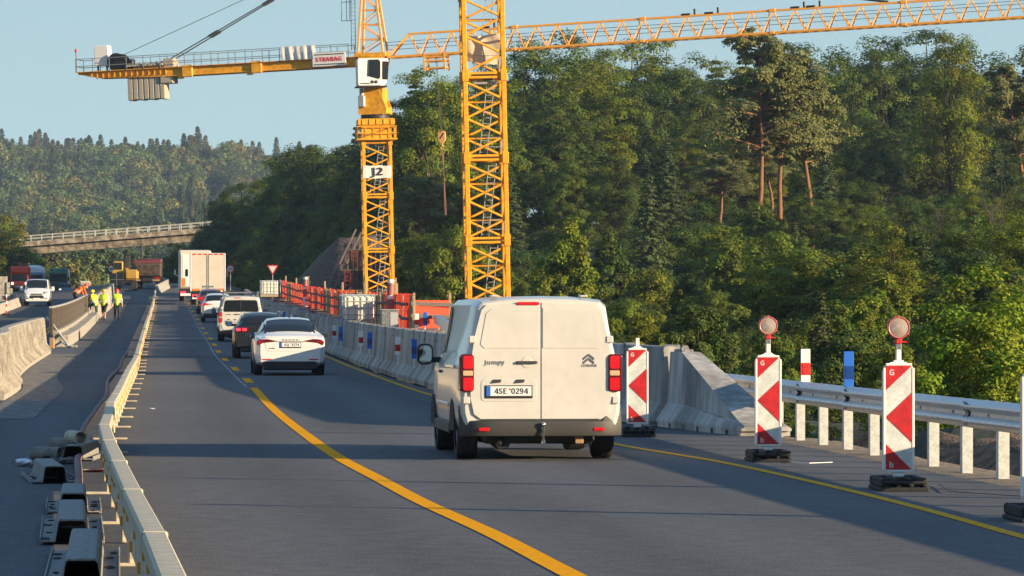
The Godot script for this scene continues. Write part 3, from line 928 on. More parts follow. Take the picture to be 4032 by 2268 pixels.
func cranes() -> void:
	M.galv_dull = mk(lin(0.36, 0.38, 0.39), 0.6, 0.3)
	M.rope = mk(lin(0.06, 0.065, 0.07), 0.6, 0.3)
	M.rail_grey = mk(lin(0.20, 0.23, 0.24), 0.6, 0.2)
	M.cab_white = skin(mk(lin(0.78, 0.77, 0.74), 0.4), M.clean, 1.5, false)
	M.text_black = mk(lin(0.02, 0.02, 0.022), 0.6)
	M.text_red = mk(lin(0.62, 0.02, 0.035), 0.6)
	M.block = skin(mk(lin(0.60, 0.55, 0.45), 0.9), M.grain, 1.2, false)
	M.sheet = skin(mk(lin(0.70, 0.68, 0.64), 0.8), M.clean, 0.8, false)
	M.hook = mk(lin(0.72, 0.36, 0.13), 0.5)
	M.sling = mk(lin(0.22, 0.10, 0.08), 0.8)
	M.tarp = skin(mk(lin(0.66, 0.56, 0.40), 0.8), M.clean, 1.0, false)
	# crane whose jib spans the picture
	var c := thing("tower_crane", "yellow tower crane with white cab, long lattice jib and a white board on its mast", "tower crane", Vector3(-10.15, -3.6, -338.0))
	c.rotation.z = 0.021
	var sec := mast_section(c, 2.3, 4.2, 0.24, 0.115, false)
	stack(c, sec, 4, 4.2, 0.09, 0.9)
	var base := MB.new()
	base.box(Vector3(0, 0.4, 0), Vector3(5.5, 1.0, 5.5), 0.05)
	part("footing", base, M.concrete, c)
	var up := 17.7
	# climbing platform under the slewing ring
	var pl := MB.new()
	pl.box(Vector3(0, up + 0.05, 0), Vector3(3.15, 0.1, 3.15), 0.02)
	part("walkway", pl, M.crane, c).rotation.y = 0.09
	var pr := MB.new()
	for s in [-1.0, 1.0]:
		for k in 6:
			var x := -1.5 + k * 0.6
			pr.bar(Vector3(x, up, s * 1.5), Vector3(x, up + 1.05, s * 1.5), 0.05, 0.05)
			pr.bar(Vector3(s * 1.5, up, x), Vector3(s * 1.5, up + 1.05, x), 0.05, 0.05)
		for yy in [0.55, 1.05]:
			pr.bar(Vector3(-1.55, up + yy, s * 1.5), Vector3(1.55, up + yy, s * 1.5), 0.05, 0.07)
			pr.bar(Vector3(s * 1.5, up + yy, -1.55), Vector3(s * 1.5, up + yy, 1.55), 0.05, 0.07)
		pr.bar(Vector3(-1.4, up + 0.1, 1.5), Vector3(1.4, up + 1.0, 1.5), 0.05, 0.05)
	part("guard_railing", pr, M.crane, c).rotation.y = 0.09
	var ring := MB.new()
	ring.loft([ring_of(1.15, 1.15, up + 0.1), ring_of(1.15, 1.15, up + 1.0), ring_of(1.42, 1.42, up + 1.2), ring_of(1.42, 1.42, up + 1.62), ring_of(1.2, 1.2, up + 1.68)], true, true)
	part("transition_frame", ring, M.crane, c).rotation.y = 0.09
	var ribs := MB.new()
	for k in 5:
		ribs.box(Vector3(-1.1 + k * 0.55, up + 1.4, 1.44), Vector3(0.07, 0.4, 0.07), 0.01)
	part("stiffener", ribs, M.crane, c).rotation.y = 0.09
	var slew := MB.new()
	slew.lathe([Vector2(0.0, up + 1.68), Vector2(1.12, up + 1.68), Vector2(1.12, up + 2.0), Vector2(0.0, up + 2.0)], Transform3D(), 28)
	part("slewing_ring", slew, M.black, c)
	var yaw := -0.2
	# turntable tower between ring and jib
	var tt := MB.new()
	for s in [-1.0, 1.0]:
		tt.prism(PackedVector2Array([Vector2(-1.1, up + 2.0), Vector2(1.1, up + 2.0), Vector2(1.1, up + 2.5), Vector2(0.55, up + 3.9), Vector2(1.05, up + 6.5), Vector2(-1.05, up + 6.5), Vector2(-0.6, up + 3.9), Vector2(-1.1, up + 2.6)]), s * 0.95 - 0.06, s * 0.95 + 0.06)
	tt.box(Vector3(0, up + 2.3, 0), Vector3(2.2, 0.5, 1.8), 0.03)
	tt.box(Vector3(0.7, up + 3.2, 0), Vector3(0.25, 1.6, 1.6), 0.03)
	part("turntable", tt, M.crane, c).rotation.y = yaw
	var drv := MB.new()
	drv.box(Vector3(-0.75, up + 3.0, 1.25), Vector3(0.5, 0.9, 0.5), 0.06)
	drv.tube(Vector3(-0.75, up + 3.4, 1.25), Vector3(-0.75, up + 4.0, 1.25), 0.18, 0.18, 10)
	part("slewing_drive", drv, M.galv_dull, c).rotation.y = yaw
	var deck := MB.new()
	deck.box(Vector3(-0.1, up + 6.6, 0), Vector3(2.5, 0.32, 2.1), 0.03)
	part("jib_seat", deck, M.crane, c).rotation.y = yaw
	# cab
	var cab := Node3D.new()
	cab.name = "cab"
	c.add_child(cab)
	cab.position = Vector3(-0.25, up + 4.15, 1.75)
	cab.rotation.y = 0.16
	var shell := MB.new()
	shell.loft([ring_xz([[-1.02, -0.75], [0.95, -0.75], [1.02, 0.35], [0.62, 0.80], [-1.02, 0.80]], 0.0), ring_xz([[-1.05, -0.78], [0.98, -0.78], [1.18, 0.35], [0.70, 0.84], [-1.06, 0.84]], 0.25), ring_xz([[-1.06, -0.78], [1.0, -0.78], [1.36, 0.40], [0.78, 0.86], [-1.08, 0.86]], 1.9), ring_xz([[-1.0, -0.72], [0.94, -0.72], [1.30, 0.36], [0.74, 0.80], [-1.02, 0.80]], 2.08)], true, true)
	part("cab_shell", shell, M.cab_white, cab, 25.0)
	var win := MB.new()
	win.prism(PackedVector2Array([Vector2(-0.30, 0.72), Vector2(0.52, 0.48), Vector2(0.64, 0.62), Vector2(0.66, 1.84), Vector2(0.52, 1.94), Vector2(-0.16, 1.94), Vector2(-0.28, 1.8)]), 0.84, 0.885)
	var wp := part("side_window", win, M.glass, cab)
	var fr := MB.new()
	fr.bar(Vector3(-0.22, 1.96, 0.885), Vector3(0.6, 1.96, 0.885), 0.05, 0.05)
	fr.bar(Vector3(-0.30, 0.7, 0.885), Vector3(-0.24, 1.94, 0.885), 0.05, 0.05)
	part("frame", fr, M.plastic, wp)
	var fw := MB.new()
	fw.quad(Vector3(0.80, 0.45, 0.82), Vector3(1.26, 0.45, 0.44), Vector3(1.37, 1.85, 0.46), Vector3(0.82, 1.85, 0.86))
	fw.quad(Vector3(1.20, 0.3, 0.3), Vector3(1.06, 0.3, -0.6), Vector3(1.08, 1.85, -0.6), Vector3(1.36, 1.85, 0.33))
	part("windscreen", fw, M.glass, cab)
	var vent := MB.new()
	for x in [0.0, 0.3]:
		vent.tube(Vector3(x, 0.27, 0.80), Vector3(x, 0.27, 0.87), 0.13, 0.13, 14)
	vent.box(Vector3(-0.55, 0.16, 0.83), Vector3(0.7, 0.07, 0.06), 0.01)
	part("vent", vent, M.plastic, cab)
	part("cab_floor", cbox(Vector3(2.3, 0.12, 1.7), 0.02, Vector3(0, -0.07, 0)), M.black, cab)
	part("cooler", cbox(Vector3(0.5, 0.35, 0.5), 0.03, Vector3(1.25, 1.3, -1.0)), M.blue, cab)
	# tower head
	var hy := up + 6.7
	var head := MB.new()
	var apex := Vector3(-0.35, hy + 8.6, 0)
	for sx in [-1.0, 1.0]:
		for sz in [-1.0, 1.0]:
			head.bar(Vector3(sx * 1.0 - 0.1, hy, sz * 0.85), apex + Vector3(sx * 0.16, 0, sz * 0.16), 0.17, 0.17, Vector3(0, 0, 1), 0.02)
	var hp := part("tower_head", head, M.crane_jib, c)
	hp.rotation.y = yaw
	for k in 7:
		var f0 := k / 7.6
		var f1 := (k + 1) / 7.6
		for s in [-1.0, 1.0]:
			var a := Vector3(-1.1, hy, s * 0.85).lerp(apex + Vector3(-0.16, 0, s * 0.16), f0)
			var b := Vector3(0.9, hy, s * 0.85).lerp(apex + Vector3(0.16, 0, s * 0.16), f1)
			var a2 := Vector3(0.9, hy, s * 0.85).lerp(apex + Vector3(0.16, 0, s * 0.16), f0)
			var b2 := Vector3(-1.1, hy, s * 0.85).lerp(apex + Vector3(-0.16, 0, s * 0.16), f1)
			part("brace", member(a, b, 0.075) if k % 2 == 0 else member(a2, b2, 0.075), M.crane_jib, hp)
			part("brace", member(b2, b, 0.07), M.crane_jib, hp)
	var hl := MB.new()
	for s in [-0.16, 0.16]:
		hl.bar(Vector3(-1.55 + s, hy + 0.3, 0.3), Vector3(-1.5 + s, hy + 8.5, 0.3), 0.05, 0.05)
	for k in 26:
		hl.bar(Vector3(-1.71, hy + 0.5 + k * 0.31, 0.3), Vector3(-1.39, hy + 0.5 + k * 0.31, 0.3), 0.03, 0.03)
	part("ladder", hl, M.rail_grey, hp)
	var cage := MB.new()
	for x in [-0.85, -0.45, -0.2]:
		cage.bar(Vector3(-1.6 + x, hy + 2.6, 0.3), Vector3(-1.6 + x, hy + 8.5, 0.3), 0.04, 0.04)
	for k in 4:
		cage.bar(Vector3(-2.45, hy + 2.62 + k * 1.45, 0.3), Vector3(-1.6, hy + 2.62 + k * 1.45, 0.3), 0.05, 0.05)
	part("ladder_cage", cage, M.rail_grey, hp)
	# counter jib
	var cj := Node3D.new()
	cj.name = "counter_jib"
	c.add_child(cj)
	cj.position = Vector3(0, up + 5.8, 0)
	cj.rotation = Vector3(0, yaw, 0.023)
	cj.scale.x = 1.03
	var L := 23.0
	for s in [-0.75, 0.75]:
		var gb := MB.new()
		gb.prism(PackedVector2Array([Vector2(-1.2, 0.66), Vector2(-1.2, 0.0), Vector2(-15.5, 0.0), Vector2(-21.2, 0.16), Vector2(-22.9, 0.52), Vector2(-22.9, 0.66)]), s - 0.05, s + 0.05)
		gb.box(Vector3(-12.0, 0.63, s), Vector3(21.8, 0.06, 0.26), 0.01)
		gb.box(Vector3(-8.4, 0.03, s), Vector3(14.2, 0.06, 0.26), 0.01)
		for k in 16:
			var x := -16.0 - k * 0.45 if k < 14 else -3.0 - (k - 14) * 1.6
			gb.box(Vector3(x, 0.4, s + 0.08), Vector3(0.05, 0.46, 0.14))
		part("girder", gb, M.crane, cj)
	for x in [-8.9, -14.3]:
		var j := MB.new()
		j.box(Vector3(x, 0.34, 0.9), Vector3(0.85, 0.95, 0.16), 0.05)
		j.box(Vector3(x - 0.55, -0.1, 0.8), Vector3(0.5, 0.28, 0.1), 0.06)
		part("splice_plate", j, M.crane, cj)
	var fl := MB.new()
	fl.box(Vector3(-12.0, 0.70, 0), Vector3(21.9, 0.06, 2.1), 0.01)
	part("deck", fl, M.crane, cj)
	var rl := MB.new()
	for s in [-1.05, 1.05]:
		for yy in [1.15, 1.72]:
			rl.bar(Vector3(-23.0, yy, s), Vector3(-1.6, yy, s), 0.05, 0.05)
		for k in 17:
			rl.bar(Vector3(-23.0 + k * 1.33, 0.66, s), Vector3(-23.0 + k * 1.33, 1.72, s), 0.05, 0.05)
	for yy in [1.15, 1.72]:
		rl.bar(Vector3(-23.0, yy, -1.05), Vector3(-23.0, yy, 1.05), 0.05, 0.05)
	part("railing", rl, M.rail_grey, cj)
	part("control_cabinet", cbox(Vector3(1.1, 1.55, 1.0), 0.04, Vector3(-21.1, 1.95, 0.1)), M.cab_white, cj)
	var leg := MB.new()
	for x in [-21.45, -20.75]:
		leg.box(Vector3(x, 0.95, 0.3), Vector3(0.12, 0.5, 0.12))
	part("cabinet_leg", leg, M.black, cj)
	var wi := MB.new()
	wi.tube(Vector3(-19.9, 1.35, -0.7), Vector3(-19.9, 1.35, 0.7), 0.52, 0.52, 20)
	for z in [-0.72, 0.72]:
		wi.tube(Vector3(-19.9, 1.35, z - 0.04), Vector3(-19.9, 1.35, z + 0.04), 0.72, 0.72, 20)
	wi.box(Vector3(-19.0, 1.15, 0.4), Vector3(0.9, 0.75, 0.7), 0.08)
	part("hoist_winch", wi, M.black, cj)
	for k in 7:
		var w := MB.new()
		var x := -18.9 + k * 0.42
		w.box(Vector3(x, 0.02 + 0.04 * (k % 2), 0), Vector3(0.385, 2.75, 1.3), 0.05)
		w.box(Vector3(x, 1.35, 0), Vector3(0.385, 0.2, 2.0), 0.03)
		w.tube(Vector3(x, 1.45, 0.5), Vector3(x, 1.62, 0.5), 0.1, 0.05, 8)
		part("counterweight", w, M.block, cj).position.y = -0.35
	part("ballast_block", cbox(Vector3(1.0, 0.62, 1.5), 0.05, Vector3(-16.0, -0.2, 0)), M.block, cj)
	part("ballast_block", cbox(Vector3(0.8, 0.75, 1.5), 0.05, Vector3(-15.8, 1.05, 0)), M.block, cj)
	var pole := MB.new()
	pole.bar(Vector3(-22.95, 0.7, 1.0), Vector3(-22.95, 2.3, 1.0), 0.06, 0.06)
	part("mast_pole", pole, M.rail_grey, cj)
	part("warning_light", cbox(Vector3(0.16, 0.25, 0.16), 0.03, Vector3(-22.95, 2.4, 1.0)), M.red, cj)
	var sh := MB.new()
	var shr := []
	for k in 15:
		var x := -6.9 + k * 0.19
		var z := 1.12 + 0.07 * sin(k * 2.1) + 0.03 * sin(k * 5.0)
		shr.append([Vector3(x, 1.78, 1.08), Vector3(x, 1.3, z), Vector3(x + 0.02, 0.72, z + 0.03)])
	sh.loft(shr, false)
	part("wind_sheet", sh, M.sheet, cj, 60.0)
	var sg := part("sign_board", cbox(Vector3(2.55, 1.06, 0.06), 0.01, Vector3(-3.2, 0.62, 1.16)), M.cab_white, cj)
	part("border", cbox(Vector3(2.63, 1.14, 0.04), 0.01, Vector3(-3.2, 0.62, 1.14)), M.rail_grey, sg)
	for yy in [0.24, 1.0]:
		part("stripe", cbox(Vector3(2.3, 0.07, 0.02), 0.0, Vector3(-3.2, yy, 1.195)), M.text_black, sg)
	var st := part("lettering", text_mesh("STRABAG", 0.35, 0.02), M.text_red, sg)
	st.position = Vector3(-3.2, 0.62, 1.20)
	# jib
	var jb := Node3D.new()
	jb.name = "jib"
	c.add_child(jb)
	jb.position = Vector3(0, up + 6.35, 0)
	jb.rotation = Vector3(0, yaw, 0.030)
	var H := 1.72
	var bz := 0.72
	var first: MeshInstance3D = null
	for k in 6:
		var x0 := 1.2 + k * 10.0
		if k <= 1:
			var b := MB.new()
			for s in [-bz, bz]:
				b.bar(Vector3(0, 0, s), Vector3(10.0, 0, s), 0.15, 0.17, Vector3.UP, 0.02)
			b.bar(Vector3(1.65 if k == 0 else 0.0, H, 0), Vector3(10.0, H, 0), 0.17, 0.17, Vector3.UP, 0.02)
			var o := part("jib_section", b, M.crane_jib, jb)
			o.position.x = x0
			for i in 6:
				var xa := i * 1.6667
				for s in [-bz, bz]:
					if k == 0 and i == 0:
						part("brace", member(Vector3(0, 0, s), Vector3(1.6667, H, 0), 0.14), M.crane_jib, o)
					else:
						part("brace", member(Vector3(xa, H, 0), Vector3(xa + 0.8333, 0, s), 0.09), M.crane_jib, o)
						part("brace", member(Vector3(xa + 0.8333, 0, s), Vector3(xa + 1.6667, H, 0), 0.09), M.crane_jib, o)
				part("cross_tie", member(Vector3(xa + 0.8333, 0, -bz), Vector3(xa + 0.8333, 0, bz), 0.06), M.crane_jib, o)
			var pn := MB.new()
			pn.box(Vector3(9.95, H + 0.02, 0), Vector3(0.5, 0.28, 0.26), 0.03)
			for s in [-bz, bz]:
				pn.box(Vector3(9.95, 0, s), Vector3(0.4, 0.24, 0.22), 0.03)
			pn.bar(Vector3(9.7, 0, 0.3), Vector3(9.7, H, 0), 0.06, 0.06)
			part("splice", pn, M.crane_jib, o)
			first = o
		else:
			var o: Node3D = first.duplicate()
			o.name = "jib_section_%03d" % k
			jb.add_child(o, true)
			o.position.x = x0
	for q in [[0.9, 0.5], [1.2, -0.3], [0.6, 0.0]]:
		var rp := MB.new()
		rp.tube(Vector3(1.0, q[0], q[1]), Vector3(61.0, q[0] + 0.1, q[1]), 0.022, 0.022, 6)
		part("trolley_rope", rp, M.rope, jb)
	for x in [9.6, 25.2, 27.0, 33.6, 34.8]:
		var ft := MB.new()
		ft.box(Vector3(x, H + 0.25, 0), Vector3(0.16, 0.55, 0.16), 0.03)
		ft.box(Vector3(x - 0.7, H + 0.12, 0), Vector3(0.7, 0.18, 0.2), 0.03)
		part("rope_guide", ft, M.black, jb)
	# trolley and hook
	var tx := 4.9
	var tr := MB.new()
	for x in [-0.8, 0.8]:
		for z in [-0.75, 0.75]:
			tr.bar(Vector3(tx + x, 0.1, z), Vector3(tx + x, -1.25, z), 0.12, 0.12)
	for yy in [-0.2, -0.5, -1.05]:
		for z in [-0.75, 0.75]:
			tr.bar(Vector3(tx - 0.85, yy, z), Vector3(tx + 0.85, yy, z), 0.08, 0.1)
		for x in [-0.8, 0.8]:
			tr.bar(Vector3(tx + x, yy, -0.75), Vector3(tx + x, yy, 0.75), 0.08, 0.1)
	part("trolley", tr, M.crane_jib, jb)
	var ro := MB.new()
	for z in [-0.18, 0.18]:
		ro.tube(Vector3(tx, -0.2, z), Vector3(tx + 0.12, -6.0, z), 0.02, 0.02, 6)
	part("hoist_rope", ro, M.rope, jb)
	var hk := MB.new()
	hk.prism(PackedVector2Array([Vector2(-0.32, 0.5), Vector2(-0.2, 0.62), Vector2(0.26, 0.62), Vector2(0.38, 0.5), Vector2(0.38, -0.25), Vector2(0.12, -0.6), Vector2(-0.12, -0.6), Vector2(-0.32, -0.2)]), -0.22, 0.22, Transform3D(Basis(), Vector3(tx + 0.12, -6.5, 0)))
	var hb := part("hook_block", hk, M.hook, jb)
	var hs := MB.new()
	hs.prism(PackedVector2Array([Vector2(-0.22, -0.25), Vector2(0.2, 0.3), Vector2(0.34, 0.3), Vector2(-0.08, -0.25)]), 0.221, 0.235, Transform3D(Basis(), Vector3(tx + 0.12, -6.4, 0)))
	part("stripe", hs, M.black, hb)
	var hq := MB.new()
	hq.path([Vector3(tx + 0.12, -7.1, 0), Vector3(tx + 0.14, -7.3, 0), Vector3(tx + 0.3, -7.45, 0), Vector3(tx + 0.25, -7.68, 0), Vector3(tx + 0.05, -7.68, 0), Vector3(tx - 0.04, -7.5, 0)], 0.07, 8)
	part("hook", hq, M.hook, hb)
	hb.position = Vector3(tx + 0.12, -6.0, 0) * 0.22
	hb.scale = Vector3.ONE * 0.78
	var sl := MB.new()
	for x in [-0.07, 0.06]:
		sl.tube(Vector3(tx + 0.12, -7.6, 0), Vector3(tx + 0.14 + x, -12.4, x), 0.03, 0.03, 6)
	sl.tube(Vector3(tx + 0.12, -7.55, 0), Vector3(tx + 0.13, -8.4, 0), 0.09, 0.05, 6)
	part("sling", sl, M.sling, jb)
	# stays
	var ty := hp.transform * apex
	var stay := MB.new()
	for z in [-0.6, 0.6]:
		var a := cj.transform * Vector3(-16.6, 0.9, z)
		stay.tube(a, ty + Vector3(0, 0, z * 0.3), 0.05, 0.05, 6)
		for f in [0.24, 0.5]:
			var p := a.lerp(ty + Vector3(0, 0, z * 0.3), f)
			stay.tube(p, a.lerp(ty + Vector3(0, 0, z * 0.3), f + 0.045), 0.11, 0.11, 6)
	part("tie_bar", stay, M.rope, c)
	var hr := MB.new()
	hr.tube(cj.transform * Vector3(-19.6, 1.9, 0), ty, 0.025, 0.025, 6)
	part("hoist_rope", hr, M.rope, c)
	var js := MB.new()
	js.tube(jb.transform * Vector3(40.0, H + 0.1, 0), ty, 0.06, 0.06, 6)
	js.tube(jb.transform * Vector3(40.0, H + 0.1, 0), (jb.transform * Vector3(40.0, H + 0.1, 0)).lerp(ty, 0.08), 0.11, 0.11, 6)
	part("tie_bar", js, M.rope, c)
	# number board on the mast
	var nb := MB.new()
	var nr := []
	for k in 9:
		nr.append([Vector3(-1.12 + k * 0.275, 0.0 + 0.02 * sin(k * 1.3), 0.03 * sin(k * 1.1)), Vector3(-1.10 + k * 0.275, 0.97 + 0.03 * sin(k * 1.7), 0.03 * sin(k * 1.9))])
	nb.loft(nr, false)
	var bd := part("banner", nb, M.sheet, c, 60.0)
	bd.position = Vector3(0.1, 14.75, 1.22)
	bd.rotation.y = 0.09
	var tj := part("lettering", text_mesh("J2", 0.62, 0.02), M.text_black, bd)
	tj.position = Vector3(0.0, 0.52, 0.06)
	tj.scale.x = 1.25
	# second crane: only its mast stands in view
	var d := thing("tower_crane", "yellow lattice crane mast with cream tarpaulin rising straight behind the white van", "tower crane", Vector3(-1.22, -2.0, -234.0))
	d.rotation.z = 0.021
	var fb := MB.new()
	fb.box(Vector3(0, -0.2, 0), Vector3(5.0, 1.4, 5.0), 0.05)
	part("footing", fb, M.concrete, d)
	var sec2 := mast_section(d, 2.3, 4.4, 0.24, 0.115, true)
	stack(d, sec2, 6, 4.4, 0.075, -1.8)
	var tp := MB.new()
	var trr := []
	for k in 9:
		var f := k / 8.0
		trr.append([Vector3(-0.95 + f * 1.9, 17.9 - 0.06 * sin(f * 5.0), 0.2 + 0.1 * sin(f * 9.0)), Vector3(-0.95 + f * 1.9, 17.3, 0.35 + 0.12 * sin(f * 7.0)), Vector3(-0.8 + f * 1.7, 16.5 - 0.25 * f, 0.3 + 0.1 * sin(f * 11.0))])
	tp.loft(trr, false)
	part("tarpaulin", tp, M.tarp, d, 60.0)
	var mot := MB.new()
	mot.tube(Vector3(0.0, 15.65, 0.4), Vector3(0.55, 15.65, 0.4), 0.2, 0.2, 12)
	mot.box(Vector3(0.1, 15.3, 0.4), Vector3(1.2, 0.12, 0.8), 0.02)
	part("winch", mot, M.galv_dull, d)
func ring_of(x: float, z: float, y: float) -> Array:
	return [Vector3(-x, y, -z), Vector3(x, y, -z), Vector3(x, y, z), Vector3(-x, y, z)]
func ring_xz(p: Array, y: float) -> Array:
	var o := []
	for q in p:
		o.append(Vector3(q[0], y, q[1]))
	return o

# ---------------------------------------------------------------- vehicles (rear at z = 0, front towards -z)
func lerp_tab(tab: Array, z: float, col: int) -> float:
	for i in tab.size() - 1:
		if z <= tab[i][0] and z >= tab[i + 1][0]:
			var t: float = (z - tab[i][0]) / (tab[i + 1][0] - tab[i][0])
			t = t * t * (3.0 - 2.0 * t) * 0.35 + t * 0.65
			return lerpf(tab[i][col], tab[i + 1][col], t)
	return tab[0][col] if z > tab[0][0] else tab[-1][col]
# tab rows: z, half width, clear height, belt height, roof height, roof half width
func car_ring(tab: Array, z: float, shrink := 1.0) -> Array:
	var w := lerp_tab(tab, z, 1)
	var c := lerp_tab(tab, z, 2)
	var belt := lerp_tab(tab, z, 3)
	var top := maxf(lerp_tab(tab, z, 4), belt + 0.035)
	var rw := lerp_tab(tab, z, 5)
	var g := top - belt
	var mid := c + (belt - c) * 0.5
	var h := [Vector2(0, c), Vector2(w * 0.80, c), Vector2(w * 0.95, c + 0.07), Vector2(w * 0.99, c + 0.2), Vector2(w, mid), Vector2(w * 0.995, belt - 0.12), Vector2(w * 0.975, belt - 0.03), Vector2(w * 0.945, belt + minf(0.02, g * 0.3)), Vector2(lerpf(w * 0.93, rw, 0.5), belt + g * 0.5), Vector2(rw + 0.02, top - minf(0.09, g * 0.3)), Vector2(rw * 0.93, top - minf(0.025, g * 0.1)), Vector2(rw * 0.5, top + 0.01), Vector2(0, top + 0.018)]
	var out := []
	var cy := (c + top) / 2
	for p in h:
		out.append(Vector3(p.x * shrink, cy + (p.y - cy) * (1.0 - (1.0 - shrink) * 0.6), z))
	for i in range(h.size() - 2, 0, -1):
		out.append(Vector3(-h[i].x * shrink, cy + (h[i].y - cy) * (1.0 - (1.0 - shrink) * 0.6), z))
	return out
func car_body(tab: Array, zs: Array) -> MB:
	var b := MB.new()
	var rings := [car_ring(tab, zs[0], 0.955)]
	rings[0] = rings[0].map(func(p): return p + Vector3(0, 0, 0.045))
	var r2 := car_ring(tab, zs[0], 0.985).map(func(p): return p + Vector3(0, 0, 0.028))
	rings.append(r2)
	for z in zs:
		rings.append(car_ring(tab, z))
	var e := car_ring(tab, zs[-1], 0.93).map(func(p): return p + Vector3(0, 0, -0.05))
	rings.append(e)
	b.loft(rings, true, true)
	return b
# glass laid over the roof line: z0 to z1, half widths
func top_glass(tab: Array, z0: float, z1: float, w0: float, w1: float, out := 0.012) -> MB:
	var b := MB.new()
	var rings := []
	for i in 7:
		var z := lerpf(z0, z1, i / 6.0)
		var y := lerp_tab(tab, z, 4)
		var rw := lerp_tab(tab, z, 5)
		var w := lerpf(w0, w1, i / 6.0)
		var row := []
		for k in 9:
			var x := w * (k - 4) / 4.0
			row.append(Vector3(x, y + out + 0.018 - 0.05 * pow(absf(x) / rw, 3.0), z + out * 0.5))
		rings.append(row)
	b.loft(rings, false)
	return b
func side_glass(tab: Array, z0: float, z1: float, s: float, f0 := 0.12, f1 := 0.86) -> MB:
	var b := MB.new()
	var rings := []
	for i in 7:
		var z := lerpf(z0, z1, i / 6.0)
		var w := lerp_tab(tab, z, 1)
		var belt := lerp_tab(tab, z, 3)
		var top := lerp_tab(tab, z, 4)
		var rw := lerp_tab(tab, z, 5)
		var g := top - belt
		var row := []
		for f in [f0, 0.5, f1]:
			var x: float
			if f <= 0.5:
				x = lerpf(w * 0.945, lerpf(w * 0.93, rw, 0.5), f / 0.5)
			else:
				x = lerpf(lerpf(w * 0.93, rw, 0.5), rw + 0.02, (f - 0.5) / 0.42)
			row.append(Vector3(s * (x + 0.012), belt + g * f, z))
		rings.append(row)
	b.loft(rings, false)
	return b
func wheels(t: Node3D, track: float, zr: float, zf: float, r: float, w := 0.215, rim: Material = null) -> void:
	for z in [zr, zf]:
		for s in [-1.0, 1.0]:
			var xf := Transform3D(Basis(Vector3(0, 0, 1), s * -PI / 2), Vector3(s * track, r, z))
			var ty := MB.new()
			ty.lathe([Vector2(r * 0.62, -w / 2), Vector2(r * 0.93, -w / 2), Vector2(r * 0.985, -w * 0.42), Vector2(r, -w * 0.3), Vector2(r, -w * 0.1), Vector2(r * 0.975, -w * 0.09), Vector2(r * 0.975, -w * 0.05), Vector2(r, -w * 0.04), Vector2(r, w * 0.1), Vector2(r * 0.975, w * 0.11), Vector2(r * 0.975, w * 0.15), Vector2(r, w * 0.16), Vector2(r, w * 0.3), Vector2(r * 0.985, w * 0.42), Vector2(r * 0.93, w / 2), Vector2(r * 0.62, w / 2)], xf, 26)
			var wheel := part("wheel", ty, M.rubber, t, 40.0)
			var rm := MB.new()
			rm.lathe([Vector2(0.0, w * 0.3), Vector2(r * 0.2, w * 0.32), Vector2(r * 0.55, w * 0.2), Vector2(r * 0.62, w * 0.42), Vector2(r * 0.66, w * 0.4), Vector2(r * 0.62, -w * 0.4), Vector2(0, -w * 0.4)], xf, 18)
			part("rim", rm, rim if rim else M.rim, wheel)
func plate(t: Node3D, txt: String, c: Vector3, w := 0.52, tilt := 0.0) -> void:
	var p := part("number_plate", cbox(Vector3(w, 0.112, 0.012), 0.004), M.plate, t)
	p.position = c
	p.rotation.x = tilt
	part("frame", cbox(Vector3(w + 0.03, 0.15, 0.008), 0.003, Vector3(0, -0.008, -0.004)), M.black, p)
	part("country_band", cbox(Vector3(0.045, 0.11, 0.002), 0.0, Vector3(-w / 2 + 0.025, 0, 0.0072)), M.blue, p)
	if txt:
		var half := txt.split(" ")
		var a := part("lettering", text_mesh(half[0], 0.068, 0.001), M.text_black, p)
		a.position = Vector3(-0.095, 0, 0.0075)
		var b := part("lettering", text_mesh(half[1], 0.068, 0.001), M.text_black, p)
		b.position = Vector3(0.125, 0, 0.0075)
		var st := MB.new()
		st.tube(Vector3(0.012, 0.022, 0.006), Vector3(0.012, 0.022, 0.0078), 0.012, 0.012, 12)
		part("sticker", st, M.red, p)
func mirror(t: Node3D, s: float, c: Vector3, size: Vector3, m: Material) -> void:
	var b := MB.new()
	b.loft([rrect(c + Vector3(0, 0, size.z / 2), size.x, size.y, 0.35), rrect(c, size.x * 1.05, size.y * 1.05, 0.35), rrect(c - Vector3(0, 0, size.z / 2), size.x * 0.6, size.y * 0.65, 0.4)], true, true)
	b.box(c + Vector3(-s * (size.x * 0.5 + 0.06), -size.y * 0.28, -0.02), Vector3(0.2, 0.07, 0.08), 0.015)
	var o := part("door_mirror", b, m, t, 50.0)
	var g := MB.new()
	g.loft([rrect(c + Vector3(0, 0, size.z / 2 + 0.002), size.x * 0.86, size.y * 0.86, 0.35), rrect(c + Vector3(0, 0, size.z / 2 + 0.006), size.x * 0.84, size.y * 0.84, 0.35)], true, true)
	part("mirror_glass", g, M.mirror, o)
func rrect(c: Vector3, w: float, h: float, rad := 0.25) -> Array:
	var out := []
	var r := minf(w, h) * rad
	for q in 4:
		var cx := (w / 2 - r) * (1.0 if q == 0 or q == 3 else -1.0)
		var cy := (h / 2 - r) * (1.0 if q < 2 else -1.0)
		for k in 5:
			var a := PI / 2 * (q + k / 4.0)
			out.append(c + Vector3(cx + cos(a) * r, cy + sin(a) * r, 0))
	return out
func slab(c: Vector3, w: float, h: float, depth: float, rad := 0.25, edge := 0.01) -> MB:
	var b := MB.new()
	b.loft([rrect(c - Vector3(0, 0, depth / 2), w, h, rad), rrect(c + Vector3(0, 0, depth / 2 - edge), w, h, rad), rrect(c + Vector3(0, 0, depth / 2), w - edge * 2, h - edge * 2, rad)], true, true)
	return b
func poly(pts: Array, z0: float, z1: float, flip := false) -> MB:
	var b := MB.new()
	var p := PackedVector2Array()
	for q in pts:
		p.append(Vector2(-q[0] if flip else q[0], q[1]))
	b.prism(p, z0, z1)
	return b
